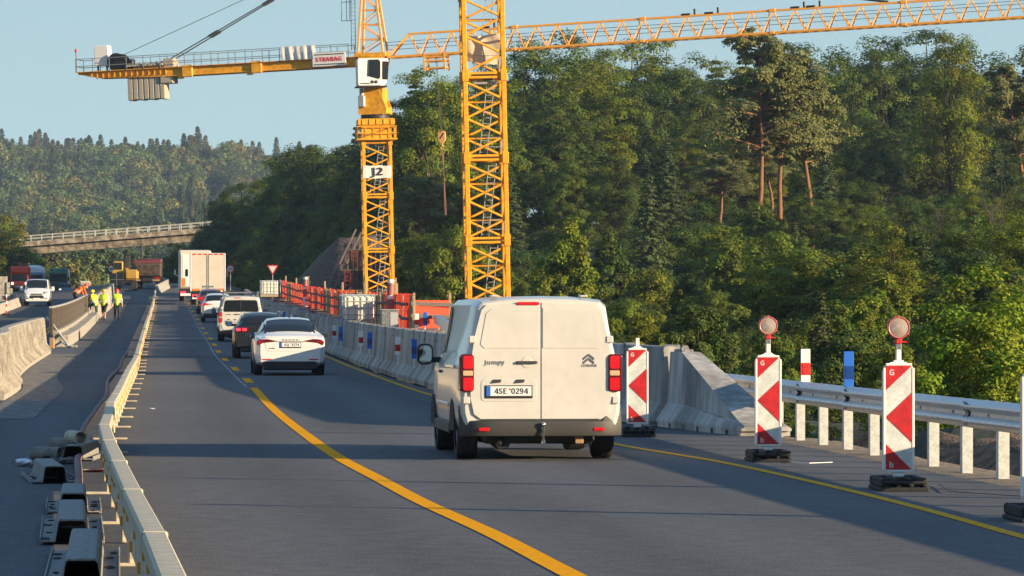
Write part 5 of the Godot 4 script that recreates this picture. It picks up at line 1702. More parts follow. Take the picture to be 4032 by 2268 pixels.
	for q in [["blue_car", "dark blue car beside the green lorry", 560.0, -57.2, M.blue_paint], ["yellow_truck", "small pale yellow truck with one headlight on behind the lorry", 600.0, -58.6, M.truck_white]]:
		var c := facing("oncoming_car" if q[0] == "blue_car" else "oncoming_truck", q[1], "car" if q[0] == "blue_car" else "truck", q[2], q[3], 0.0)
		var hh := 1.5 if q[0] == "blue_car" else 2.6
		part("lower_body", cbox(Vector3(1.8, 0.7, 4.2), 0.15, Vector3(0, 0.65, -1.5)), q[4] if hh < 2.0 else M.black, c)
		part("upper_body", cbox(Vector3(1.55, hh - 0.95, 2.4), 0.18, Vector3(0, (hh + 0.95) / 2, -1.6)), q[4], c)
		part("windscreen", cbox(Vector3(1.4, 0.4, 0.05), 0.02, Vector3(0, 1.2, -0.38)), M.glass, c)
		for s in [-1.0, 1.0]:
			part("headlight", slab(Vector3(s * 0.65, 0.75, 0.6), 0.24, 0.16, 0.05, 0.3), M.headlight, c)
		wheels(c, 0.8, -2.9, 0.0, 0.32, 0.2)
func rounded_tank() -> MB:
	var b := MB.new()
	b.loft([rrect(Vector3(0, 2.6, 0.5), 1.9, 1.5, 0.45), rrect(Vector3(0, 2.6, 0.1), 2.45, 2.1, 0.42), rrect(Vector3(0, 2.6, -7.5), 2.45, 2.1, 0.42)], true, true)
	return b

# ---------------------------------------------------------------- building site
func plank(a: Vector3, b: Vector3, w: float, h: float) -> MB:
	var k := MB.new()
	k.bar(a, b, w, h, Vector3.UP, minf(w, h) * 0.15)
	return k
func works() -> void:
	M.net2 = mk(lin(0.72, 0.10, 0.05), 0.7)
	M.net3 = mk(lin(0.80, 0.16, 0.03), 0.7)
	M.board_pale = skin(mk(lin(0.58, 0.43, 0.26), 0.85), M.grain, 0.7, false)
	M.board_pink = skin(mk(lin(0.36, 0.24, 0.19), 0.85), M.grain, 0.7, false)
	M.ibc = mk(lin(0.66, 0.68, 0.58), 0.35)
	M.rail_brown = skin(mk(lin(0.15, 0.125, 0.115), 0.9), M.grain, 0.9, false)
	var fx := func(d: float) -> float: return ev(BARR, d) + 2.0
	# formwork deck behind the barrier
	var dk := thing("formwork_deck", "timber formwork deck with loose boards between the barrier row and the red fence", "deck", Vector3.ZERO)
	var slab_ := MB.new()
	var rings := []
	for i in 30:
		var d := 140.0 + i * 5.2
		rings.append([Vector3(ev(BARR, d) + 0.30, ry(d) + 0.55, -d), Vector3(ev(BARR, d) + 0.30, ry(d) + 0.92, -d), Vector3(ev(BARR, d) + 4.2, ry(d) + 0.92, -d), Vector3(ev(BARR, d) + 4.2, ry(d) + 0.55, -d)])
	slab_.loft(rings, true, true)
	part("deck_slab", slab_, M.board_pink, dk)
	rng.seed = 77
	for i in 60:
		var d := 150.0 + rng.randf() * 135.0
		var x: float = ev(BARR, d) + 0.45 + rng.randf() * 1.3
		var l := 1.0 + rng.randf() * 2.5
		var y := ry(d) + 0.945 + 0.035 * (i % 3)
		var a := Vector3(x, y, -d)
		var ang := rng.randf_range(-0.8, 0.8)
		part("board", plank(a, a + Vector3(sin(ang) * l, 0.02, -cos(ang) * l), 0.16 + 0.1 * rng.randf(), 0.04), [M.board_pale, M.board_pink, M.wood_grey][i % 3], dk)
	# fence sections
	var kinds := [0, 0, 0, 2, 3, 0, 2, 3, 3, 2, 2, 0, 2, 2, 0, 1, 3, 2, 0, 2, 0, 0, 0, 2, 0, 0, 0, 0, 0, 3, 3, 0]
	var i := 0
	var d := 142.5
	while d < 288.0:
		var kind: int = kinds[i % kinds.size()]
		var lb: String = ["red plastic mesh panel of the site fence with two weathered rails", "mixed red and timber picket panel of the site fence", "narrow red board panel of the site fence", "pale timber picket panel of the site fence"][kind]
		var a := Vector3(fx.call(d), ry(d) + 0.92, -d)
		var e := d + 4.4
		var b := Vector3(fx.call(e), ry(e) + 0.92, -e)
		var t := thing("site_fence", lb, "fence", a, 0.0, ["red mesh fence panels", "mixed picket fence panels", "red board fence panels", "timber picket fence panels"][kind])
		b -= a
		var side := -b.normalized().cross(Vector3.UP).normalized()
		part("post", plank(Vector3.ZERO, Vector3(0, 1.12 + (0.4 if i % 5 == 2 else 0.0), 0), 0.09, 0.09), M.board_pale, t)
		for yy in [0.38, 0.80]:
			var p0: Vector3 = Vector3(0, yy + rng.randf_range(-0.04, 0.04), 0) + side * 0.08
			part("rail", plank(p0 + side * 0.02, b + Vector3(0, yy + rng.randf_range(-0.05, 0.05), 0) + side * 0.1, 0.03, 0.10), M.rail_brown, t)
		if kind == 0:
			for q in [[0.04, 0.5], [0.53, 0.98]]:
				var nt := MB.new()
				var rr := []
				for k in 9:
					var f: float = lerpf(q[0], q[1], k / 8.0)
					var row := []
					for m in 5:
						row.append(b * f + Vector3(0, 0.02 + 1.13 * m / 4.0 + 0.03 * sin(k * 2.3 + i), 0) + side * (0.05 * sin(k * 1.7 + m * 1.3 + i) - 0.02))
					rr.append(row)
				nt.loft(rr, false)
				part("mesh_sheet", nt, M.net_red, t, 60.0)
		else:
			var n := 12
			for k in n:
				if rng.randf() < 0.12:
					continue
				var f := (k + 0.5) / n
				var hh := 1.08 + rng.randf_range(-0.08, 0.14)
				var c := b * f + Vector3(0, hh / 2, 0) - side * 0.03
				var m: Material = M.board_pale
				if kind == 2 or (kind == 1 and k % 3 != 0):
					m = [M.net_red, M.net2, M.net3][(k + i) % 3]
				var pk := MB.new()
				pk.box(Vector3.ZERO, Vector3(0.035, hh, 0.26), 0.008, Basis(side, Vector3.UP, b.normalized()))
				var o := part("picket", pk, m, t)
				o.position = c
		d = e
		i += 1
	# end return of the fence
	var et := thing("site_fence", "red mesh end panel of the site fence turned across the deck", "fence", Vector3(-5.3 + 2.1, ry(142.5) + 0.92, -142.4))
	for k in 2:
		part("post", plank(Vector3(k * 1.15, 0, -k * 1.6), Vector3(k * 1.15, 1.2, -k * 1.6), 0.09, 0.09), M.board_pale, et)
	for yy in [0.45, 0.85]:
		part("rail", plank(Vector3(-0.1, yy, 0.1), Vector3(1.25, yy - 0.05, -1.5), 0.03, 0.13), M.rail_brown, et)
	var en := MB.new()
	var er := []
	for k in 6:
		var row := []
		for m in 4:
			row.append(Vector3(k * 0.23, 0.05 + m * 0.3, -k * 0.32 + 0.04 * sin(k * 2.0 + m)))
		er.append(row)
	en.loft(er, false)
	part("mesh_sheet", en, M.net_red, et, 60.0)
	# water tank in its cage, cabinet, wrapped posts
	for q in [[157.0, 0.9, "square white water tank in a wire cage standing on the formwork deck"], [296.0, 1.2, "white water tank in a cage at the far end of the site fence"]]:
		var dd: float = q[0]
		var ib := thing("water_tank", q[2], "tank", Vector3(ev(BARR, dd) + q[1], ry(dd) + 0.92, -dd), 0.12)
		part("pallet", cbox(Vector3(1.2, 0.12, 1.0), 0.01, Vector3(0, 0.07, 0)), M.board_pale, ib)
		part("bottle", cbox(Vector3(1.14, 0.95, 0.94), 0.09, Vector3(0, 0.62, 0)), M.ibc, ib)
		var cg := MB.new()
		for k in 6:
			for s in [-0.5, 0.5]:
				cg.bar(Vector3(-0.58 + k * 0.232, 0.13, s), Vector3(-0.58 + k * 0.232, 1.13, s), 0.022, 0.022)
				cg.bar(Vector3(s * 1.18, 0.13, -0.48 + k * 0.192), Vector3(s * 1.18, 1.13, -0.48 + k * 0.192), 0.022, 0.022)
		for k in 5:
			for s in [-0.5, 0.5]:
				cg.bar(Vector3(-0.6, 0.15 + k * 0.24, s), Vector3(0.6, 0.15 + k * 0.24, s), 0.026, 0.026)
				cg.bar(Vector3(s * 1.18, 0.15 + k * 0.24, -0.5), Vector3(s * 1.18, 0.15 + k * 0.24, 0.5), 0.026, 0.026)
		part("cage", cg, M.galv_dull, ib)
		var lid := MB.new()
		lid.tube(Vector3(0, 1.09, 0), Vector3(0, 1.15, 0), 0.12, 0.12, 14)
		part("lid", lid, M.black, ib)
	var cb := thing("cable_cabinet", "grey galvanised cabinet beside the end of the red fence", "cabinet", Vector3(ev(BARR, 144.0) + 1.45, ry(144.0) + 0.92, -141.5), 0.15)
	part("housing", cbox(Vector3(0.55, 0.62, 0.4), 0.01, Vector3(0, 0.31, 0)), M.steel, cb)
	part("door", cbox(Vector3(0.24, 0.5, 0.02), 0.005, Vector3(0.12, 0.31, 0.205)), M.galv_dull, cb)
	part("lid", cbox(Vector3(0.6, 0.03, 0.45), 0.008, Vector3(0, 0.64, 0)), M.galv_dull, cb)
	delineator("white", Vector3(-3.05, ry(140.0) + 1.0, -140.0), 0.0, "white delineator with red reflector by the grey cabinet at the fence end", "", 0.15)
	delineator("blue", Vector3(-2.8, ry(141.0) + 1.05, -141.0), 0.0, "dark blue delineator hanging at the end of the red fence", "", 0.15)
	for q in [[150.5, 1.75, 0.0, "white post wrapped in red and white film at the foot of the crane mast"], [243.0, 1.9, 0.0, "white post wrapped in printed film in the middle of the site fence"]]:
		var dd: float = q[0]
		var wp := thing("wrapped_post", q[3], "post", Vector3(ev(BARR, dd) + q[1], ry(dd) + 0.92, -dd))
		var tb := MB.new()
		tb.tube(Vector3.ZERO, Vector3(0, 1.65, 0), 0.12, 0.12, 14)
		part("post_core", tb, M.cab_white, wp)
		for yy in [0.55, 1.1]:
			var bd := MB.new()
			bd.tube(Vector3(0, yy, 0), Vector3(0, yy + 0.42, 0), 0.124, 0.124, 14, false)
			part("film_band", bd, M.film, wp)
		part("batten", plank(Vector3(0.17, 0, 0), Vector3(0.17, 1.7, 0), 0.07, 0.07), M.board_pale, wp)
	# pale beam behind the barrier
	var gb := thing("guard_rail", "pale short guard rail beam showing above the concrete barriers behind the van", "guard rail", Vector3.ZERO)
	var bm := MB.new()
	bm.loft([[Vector3(-2.55, ry(143.0) + 1.12, -143.0), Vector3(-2.55, ry(143.0) + 1.38, -143.0), Vector3(-2.45, ry(143.0) + 1.42, -143.0), Vector3(-2.38, ry(143.0) + 1.2, -143.0)], [Vector3(-1.05, ry(98.0) + 0.9, -98.0), Vector3(-1.05, ry(98.0) + 1.2, -98.0), Vector3(-0.93, ry(98.0) + 1.24, -98.0), Vector3(-0.9, ry(98.0) + 1.0, -98.0)]], true, true)
	part("beam", bm, M.galv, gb)
	for k in 6:
		var f := k / 5.0
		part("post", plank(Vector3(lerpf(-2.4, -0.95, f), ry(lerpf(143, 98, f)) - 0.4, -lerpf(143, 98, f)), Vector3(lerpf(-2.4, -0.95, f), ry(lerpf(143, 98, f)) + 0.95, -lerpf(143, 98, f)), 0.1, 0.06), M.galv_post, gb)
	# spoil heap with stair rail and formwork
	var mh := MB.new()
	var mr := []
	for a in 26:
		var row := []
		var xx := -26.0 + a * 0.9
		var hx := clampf(smoothstep(-23.0, -12.6, xx) * 8.0, 0.0, 7.6) * (1.0 - smoothstep(-11.3, -8.8, xx))
		for c in 24:
			var dd := 343.0 + c * 1.6
			var f := smoothstep(344.0, 364.0, dd)
			row.append(Vector3(xx, -1.5 + (hx + 0.9 + 0.5 * noise.get_noise_2d(xx * 22.0, dd * 22.0)) * f * (1.0 - 0.2 * smoothstep(370.0, 381.0, dd)), -dd))
		mr.append(row)
	mh.loft(mr, false)
	tag(part("spoil_bank", mh, M.spoil, self, 50.0), "bare brown earth bank behind the red fence", "earth bank", "", "structure")
	var sr := thing("stair_railing", "rough timber handrail climbing the brown earth bank", "railing", Vector3.ZERO)
	var s0 := Vector3(-14.9, 1.6, -352.0)
	var s1 := Vector3(-12.9, 6.6, -361.0)
	for o in [Vector3.ZERO, Vector3(0.45, -0.25, 0.5)]:
		part("handrail", plank(s0 + o + Vector3(0, 1.0, 0), s1 + o + Vector3(0, 1.0, 0), 0.14, 0.14), M.wood_grey, sr)
		part("stair_string", plank(s0 + o, s1 + o, 0.1, 0.2), M.wood_grey, sr)
		for k in 7:
			var p: Vector3 = s0.lerp(s1, (k + 0.2) / 6.6) + o
			part("post", plank(p - Vector3(0, 0.6, 0), p + Vector3(0, 1.05, 0), 0.1, 0.1), M.wood_grey, sr)
	part("newel", plank(s0 + Vector3(-0.5, -1.6, 0.8), s0 + Vector3(0.1, 1.1, 0), 0.16, 0.16), M.wood_grey, sr)
	var fw := thing("formwork_wall", "dark timber formwork with red frames behind the crane mast", "formwork", Vector3(-12.3, 1.0, -349.0))
	for lv in 3:
		for k in 9:
			part("board", cbox(Vector3(0.32, 1.5, 0.06), 0.01, Vector3(-1.3 + k * 0.36 + lv * 0.35, 0.75 + lv * 1.62, -lv * 0.6)), [M.wood_dark, M.wood_maroon, M.wood_maroon2][(k + lv) % 3], fw)
		part("waling", cbox(Vector3(3.6, 0.1, 0.12), 0.01, Vector3(0.1 + lv * 0.35, 1.55 + lv * 1.62, 0.1 - lv * 0.6)), M.wood_grey, fw)
		var fr := MB.new()
		for x in [-1.55, -1.1]:
			fr.bar(Vector3(x + lv * 0.5, 0.1 + lv * 1.62, 0.25 - lv * 0.6), Vector3(x + lv * 0.5, 1.5 + lv * 1.62, 0.25 - lv * 0.6), 0.05, 0.05)
		for yy in [0.35, 0.7, 1.05, 1.4]:
			fr.bar(Vector3(-1.55 + lv * 0.5, yy + lv * 1.62, 0.25 - lv * 0.6), Vector3(-1.1 + lv * 0.5, yy + lv * 1.62, 0.25 - lv * 0.6), 0.05, 0.05)
		part("red_frame", fr, M.frame_red, fw)
	# signs
	sign_yield(-21.9, 400.0)
	sign_round(-26.4, 410.0, "round white speed sign reading 80 with red ring beside the box truck", M.red)
	sign_round(-37.3, 407.0, "round speed sign reading 80 with dark ring beside the excavator", M.ring_dark)
	far_rail()
	plant()
	near_left()
	site_rails()
func sign_post(t: Node3D, h: float) -> void:
	var p := MB.new()
	p.tube(Vector3.ZERO, Vector3(0, h, 0), 0.035, 0.035, 8)
	part("pole", p, M.galv_dull, t)
func sign_yield(x: float, d: float) -> void:
	var y := 760.0
	var t := thing("yield_sign", "red and white triangular give way sign in front of the dark wood", "road sign", Vector3(x, ry(d) - 1.8, -d))
	sign_post(t, 4.1)
	for q in [[0.62, M.red, 0.05], [0.43, M.refl_white, 0.075]]:
		var b := MB.new()
		var pp := PackedVector2Array()
		for k in 3:
			var a := -PI / 2 + TAU * k / 3
			pp.append(Vector2(cos(a), sin(a)) * q[0] + Vector2(0, 3.75))
		b.prism(pp, q[2] - 0.03, q[2])
		part("rim" if q[0] > 0.5 else "face", b, q[1], t)
func sign_round(x: float, d: float, label: String, ring: Material) -> void:
	var t := thing("speed_sign", label, "road sign", Vector3(x, gy(x, d) - 0.2, -d))
	sign_post(t, 2.3)
	var xf := Transform3D(Basis(Vector3.RIGHT, PI / 2), Vector3(0, 2.0, 0.05))
	var b := MB.new()
	b.lathe([Vector2(0, 0.0), Vector2(0.36, 0.0), Vector2(0.36, 0.02), Vector2(0, 0.02)], xf, 24)
	part("rim", b, ring, t)
	var f := MB.new()
	f.lathe([Vector2(0, 0.02), Vector2(0.265, 0.02), Vector2(0.265, 0.027), Vector2(0, 0.027)], xf, 24)
	part("face", f, M.refl_white, t)
	var n := part("lettering", text_mesh("80", 0.25, 0.01), M.text_black, t)
	n.position = Vector3(0, 2.0, 0.085)
func far_rail() -> void:
	var g := thing("guard_rail", "pale guard rail curving off beside the far lane behind the passenger van", "guard rail", Vector3.ZERO)
	for k in 5:
		var d0 := 318.0 + k * 16.0
		var d1 := d0 + 15.8
		var b := MB.new()
		var o := 3.2 + k * 0.25
		b.loft([[Vector3(ev(BARR, d0) + o, ry(d0) + 0.62, -d0), Vector3(ev(BARR, d0) + o, ry(d0) + 0.95, -d0), Vector3(ev(BARR, d0) + o + 0.1, ry(d0) + 0.95, -d0), Vector3(ev(BARR, d0) + o + 0.1, ry(d0) + 0.62, -d0)], [Vector3(ev(BARR, d1) + o + 0.25, ry(d1) + 0.62, -d1), Vector3(ev(BARR, d1) + o + 0.25, ry(d1) + 0.95, -d1), Vector3(ev(BARR, d1) + o + 0.35, ry(d1) + 0.95, -d1), Vector3(ev(BARR, d1) + o + 0.35, ry(d1) + 0.62, -d1)]], true, true)
		part("beam", b, M.galv, g)
		for m in 2:
			var dd := d0 + 3.0 + m * 8.0
			part("post", plank(Vector3(ev(BARR, dd) + o + 0.2, ry(dd) - 1.5, -dd), Vector3(ev(BARR, dd) + o + 0.2, ry(dd) + 0.9, -dd), 0.1, 0.06), M.galv_post, g)
func plant() -> void:
	M.yellow = skin(mk(lin(0.62, 0.36, 0.05), 0.5), M.grain, 1.6, false)
	var x := -35.05
	var d := 396.0
	var t := thing("excavator", "yellow excavator with black engine box and dark boom on the closed lane", "excavator", at(x, d, 0.0), 0.05)
	for s in [-1.0, 1.0]:
		var tr := MB.new()
		tr.loft([rrect(Vector3(s * 0.85, 0.42, 1.7), 0.5, 0.8, 0.35), rrect(Vector3(s * 0.85, 0.42, -1.7), 0.5, 0.8, 0.35)], true, true)
		part("track", tr, M.mud_dark, t)
	part("undercarriage", cbox(Vector3(1.4, 0.35, 2.2), 0.05, Vector3(0, 0.65, 0)), M.mud_dark, t)
	part("counterweight", cbox(Vector3(1.25, 0.95, 0.8), 0.18, Vector3(0.62, 1.42, 1.0)), M.yellow, t)
	part("house", cbox(Vector3(2.4, 0.75, 2.4), 0.1, Vector3(0, 1.45, -0.4)), M.yellow, t)
	part("engine_box", cbox(Vector3(1.25, 1.15, 0.9), 0.04, Vector3(-0.68, 0.98, 1.35)), M.car_black, t)
	var gr := MB.new()
	gr.box(Vector3(-0.68, 0.98, 1.82), Vector3(1.24, 0.03, 0.02))
	gr.box(Vector3(-0.68, 0.98, 1.82), Vector3(0.04, 1.14, 0.02))
	part("grille_bar", gr, M.rim, t)
	part("cab", cbox(Vector3(0.85, 1.0, 1.3), 0.08, Vector3(-0.62, 2.15, -0.8)), M.yellow, t)
	part("cab_window", cbox(Vector3(0.66, 0.62, 0.04), 0.02, Vector3(-0.62, 2.2, -0.13)), M.glass, t)
	var bo := MB.new()
	bo.bar(Vector3(0.1, 1.6, -0.6), Vector3(0.15, 3.05, -2.6), 0.4, 0.5, Vector3(1, 0, 0), 0.05)
	bo.bar(Vector3(0.15, 3.0, -2.6), Vector3(0.2, 1.6, -4.4), 0.3, 0.4, Vector3(1, 0, 0), 0.05)
	part("boom", bo, M.boom, t)
	var bk := MB.new()
	bk.box(Vector3(0.2, 1.2, -4.6), Vector3(1.0, 0.7, 0.7), 0.1)
	part("bucket", bk, M.boom, t)
	part("lamp", cbox(Vector3(0.3, 0.2, 0.1), 0.02, Vector3(0.18, 1.95, -0.3)), M.yellow, t)
	var k := thing("dump_truck", "muddy dump truck with dark red tipper body behind the excavator", "truck", at(-33.75, 405.0), 0.04)
	part("tipper", cbox(Vector3(2.45, 1.25, 4.6), 0.06, Vector3(0, 1.8, -2.0)), M.tipper, k)
	part("rim", cbox(Vector3(2.5, 0.25, 4.7), 0.04, Vector3(0, 2.5, -2.0)), M.car_red, k)
	part("tail_board", cbox(Vector3(2.2, 0.95, 0.06), 0.02, Vector3(0, 1.75, 0.33)), M.mud, k)
	part("chassis", cbox(Vector3(1.0, 0.35, 6.5), 0.03, Vector3(0, 0.85, -2.8)), M.black, k)
	part("cab", cbox(Vector3(2.3, 1.9, 1.7), 0.15, Vector3(0, 1.9, -5.6)), M.car_red, k)
	part("rear_bar", cbox(Vector3(2.2, 0.16, 0.1), 0.02, Vector3(0, 0.8, 0.3)), M.rust, k)
	for s in [-1.0, 1.0]:
		part("tail_light", cbox(Vector3(0.35, 0.12, 0.05), 0.02, Vector3(s * 0.9, 1.0, 0.34)), M.lamp_red_lit, k)
	wheels(k, 0.95, -0.6, -5.4, 0.5, 0.45)
	wheels(k, 0.95, -1.8, -5.4, 0.5, 0.45)
	for q in [[-36.5, 408.0, 4.0, 0.04, "thin dark pole beside the excavator"], [-36.4, 430.0, 4.2, 0.12, "thick dark pole behind the dump truck"]]:
		var p := thing("lamp_pole", q[4], "pole", at(q[0], q[1], -0.2))
		var b := MB.new()
		b.tube(Vector3.ZERO, Vector3(0, q[2], 0), q[3], q[3] * 0.8, 10)
		part("shaft", b, M.pole_dark, p)
		var a := MB.new()
		a.tube(Vector3(0, q[2] - 0.1, 0), Vector3(-1.2, q[2], 0), 0.02, 0.02, 6)
		a.box(Vector3(-1.25, q[2], 0), Vector3(0.3, 0.08, 0.15), 0.02)
		part("arm", a, M.pole_dark, p)
func hat(l: float) -> MB:
	# pressed steel hat profile, open underneath
	var b := MB.new()
	var o := [[-0.23, 0.0], [-0.22, 0.012], [-0.125, 0.012], [-0.10, 0.15], [-0.085, 0.165], [0.085, 0.165], [0.10, 0.15], [0.125, 0.012], [0.22, 0.012], [0.23, 0.0]]
	var rings := []
	for z in [-l / 2, l / 2]:
		var ring := []
		for q in o:
			ring.append(Vector3(q[0], q[1] + 0.012, z))
		for q in range(o.size() - 1, -1, -1):
			ring.append(Vector3(o[q][0] * 0.965, o[q][1], z))
		rings.append(ring)
	b.loft(rings, true, false)
	for z in [-l / 2, l / 2]:
		for k in o.size() - 1:
			b.quad(Vector3(o[k][0], o[k][1] + 0.012, z), Vector3(o[k + 1][0], o[k + 1][1] + 0.012, z), Vector3(o[k + 1][0] * 0.965, o[k + 1][1], z), Vector3(o[k][0] * 0.965, o[k][1], z))
	for s in [-1.0, 1.0]:
		b.box(Vector3(s * 0.23, 0.025, 0), Vector3(0.012, 0.05, l), 0.003)
	b.prism(PackedVector2Array([Vector2(-0.12, 0.0), Vector2(-0.098, 0.15), Vector2(-0.083, 0.163), Vector2(0.083, 0.163), Vector2(0.098, 0.15), Vector2(0.12, 0.0)]), -l * 0.3, -l * 0.29)
	return b
func near_left() -> void:
	M.hat_steel = skin(mk(lin(0.31, 0.305, 0.29), 0.75, 0.0), grain(512, 0.02, 0.1, 0.72, 1.0, 61, 0.45), 0.9, false)
	M.tar = skin(mk(lin(0.035, 0.034, 0.033), 0.9), M.grain, 0.4, false)
	M.pipe = skin(mk(lin(0.28, 0.255, 0.22), 0.8), grain(256, 0.02, 0.08, 0.75, 1.0, 41, 0.4), 1.1, false)
	M.hose = skin(mk(lin(0.36, 0.22, 0.21), 0.75), M.grain, 0.5, false)
	# hat pieces lying along the low barrier
	for q in [[-3.80, 37.9, 0.1, 2.0, "grey steel hat section under the second, at the far end of the overlapping row"], [-3.36, 33.4, 0.1, 3.2, "grey steel hat section in the middle of the overlapping row beside the low barrier"], [-2.80, 28.6, 0.09, 3.6, "paint stained steel hat section lying next to the barrier foot"], [-4.72, 44.6, 0.16, 2.1, "short steel hat section lying alone in front of the concrete pipes"], [-5.06, 51.4, 0.0, 2.0, "short steel hat section with the hose running into it and a pipe on top"]]:
		var t := thing("steel_profile", q[4], "steel profile", at(q[0], q[1], 0.006 + 0.012 * (0 if q[3] != 3.2 else 1)), q[2])
		part("shell", hat(q[3]), M.hat_steel, t, 20.0)
		for k in 4:
			for s in [-1.0, 1.0]:
				var b := MB.new()
				b = lump(0.02 + 0.02 * rng.randf(), 0.012, rng.randi() % 99)
				var tp_ := part("tar_patch", b, M.tar, t, 80.0)
				tp_.position = Vector3(s * (0.165 + 0.03 * rng.randf()), 0.022, -q[3] / 2 + (k + rng.randf()) * q[3] / 4)
				tp_.scale.z = 1.5 + 3.0 * rng.randf()
	for q in [[-5.62, 54.6, 0.0, 1.35, "plain concrete pipe section lying crosswise behind the stack"], [-5.42, 50.9, 0.0, 1.6, "concrete pipe section with its dark end showing beside the lone hat section"]]:
		var t := thing("concrete_pipe", q[4], "pipe", at(q[0], q[1], 0.075), 0.0)
		t.rotation.y = 1.15
		part("wall", pipe(0.075, q[3] * 0.23), M.pipe, t, 40.0)
	var tp := thing("concrete_pipe", "short pale pipe section resting on the hat section over the hose", "pipe", at(-5.10, 51.1, 0.255), 0.35)
	part("wall", pipe(0.078, 0.5), M.cream_cap, tp, 40.0)
	var bg := thing("plastic_bag", "crumpled white plastic bag lying on the dark asphalt", "bag", at(-5.43, 48.6, 0.0))
	part("film", lump(0.11, 0.09, 3), M.bag, bg, 80.0)
	var rg := thing("rag", "dark red rag lying between hose and low barrier", "rag", at(-4.42, 46.9, 0.0))
	part("cloth", lump(0.16, 0.035, 9), M.rag, rg, 80.0)
	var br := thing("steel_bracket", "bent black steel bracket beside the white bag", "bracket", at(-5.20, 48.3, 0.0), 0.3)
	var bb := MB.new()
	bb.prism(PackedVector2Array([Vector2(-0.14, 0.0), Vector2(0.12, 0.0), Vector2(0.08, 0.13), Vector2(0.02, 0.13)]), -0.06, 0.06)
	bb.bar(Vector3(0.15, 0.02, -0.1), Vector3(0.62, 0.05, -1.4), 0.05, 0.04)
	part("angle", bb, M.tar, br)
	var st := thing("steel_bracket", "loose stone coloured steel offcut lying between the pipe sections", "bracket", at(-5.0, 49.4, 0.0), 1.1)
	part("offcut", cbox(Vector3(0.3, 0.06, 0.1), 0.01, Vector3(0, 0.035, 0)), M.pipe, st)
	# hose
	var pts := []
	for q in [[-4.12, 41.6], [-4.22, 42.6], [-4.62, 46.6], [-4.98, 50.2], [-5.1, 52.6], [-5.55, 57.5], [-6.0, 61.0], [-7.03, 73.8], [-8.03, 86.6], [-9.6, 104.0], [-10.85, 120.8], [-12.2, 137.0], [-13.2, 150.0]]:
		pts.append(at(q[0], q[1], 0.045))
	var cu := Curve3D.new()
	for i in pts.size():
		var tg: Vector3 = (pts[mini(i + 1, pts.size() - 1)] - pts[maxi(i - 1, 0)]) / 6.0
		cu.add_point(pts[i], -tg, tg)
	var hp := []
	for i in 90:
		hp.append(cu.sample_baked(cu.get_baked_length() * i / 89.0, true))
	var ho := MB.new()
	ho.path(hp, 0.042, 8)
	tag(part("hose", ho, M.hose, self, 60.0), "dusty pink hose snaking along the left foot of the low barrier", "hose")
	# litter
	for q in [[-8.7, 65.5, "crumpled white paper scrap on the sunlit asphalt", 0.08], [-6.3, 76.5, "flat pale scrap lying near the hose on the shaded asphalt", 0.06]]:
		var s := thing("paper_scrap", q[2], "litter", at(q[0], q[1], 0.0))
		part("sheet", lump(q[3], 0.03, 17), M.bag, s, 80.0)
	# loose cables at the beacons
	for q in [[[[3.14, 50.2], [3.2, 49.4], [3.34, 49.1], [3.62, 49.4]], "thin white cable running from the lamp beacon to the gravel", M.white], [[[3.97, 41.8], [4.05, 42.4], [4.2, 43.0], [4.12, 41.2], [4.5, 40.4], [5.0, 39.5]], "thin dark cable lying behind the beacon base", M.pole_dark]]:
		var cc := []
		for p in q[0]:
			cc.append(at(p[0], p[1], 0.02))
		var w := MB.new()
		w.path(cc, 0.0045, 6)
		tag(part("cable", w, q[2], self, 60.0), q[1], "cable")
func pipe(r: float, l: float) -> MB:
	var b := MB.new()
	b.lathe([Vector2(r * 0.84, -l / 2), Vector2(r, -l / 2), Vector2(r, l / 2), Vector2(r * 0.84, l / 2), Vector2(r * 0.84, -l / 2)], Transform3D(Basis(Vector3.RIGHT, PI / 2), Vector3.ZERO), 24)
	return b
func lump(r: float, h: float, seed_: int) -> MB:
	var b := MB.new()
	var n := FastNoiseLite.new()
	n.seed = seed_
	n.frequency = 0.9
	var rings := []
	for i in 7:
		var a := PI * i / 6.0
		var ring := []
		for k in 12:
			var p := Vector3(sin(a) * cos(TAU * k / 12.0), cos(a), sin(a) * sin(TAU * k / 12.0))
			var f := 1.0 + 0.55 * n.get_noise_3dv(p * 2.0)
			ring.append(Vector3(p.x * r * f, h * 0.5 + p.y * h * 0.5 * clampf(f, 0.8, 1.0), p.z * r * f))
		rings.append(ring)
	b.loft(rings, true, false)
	return b
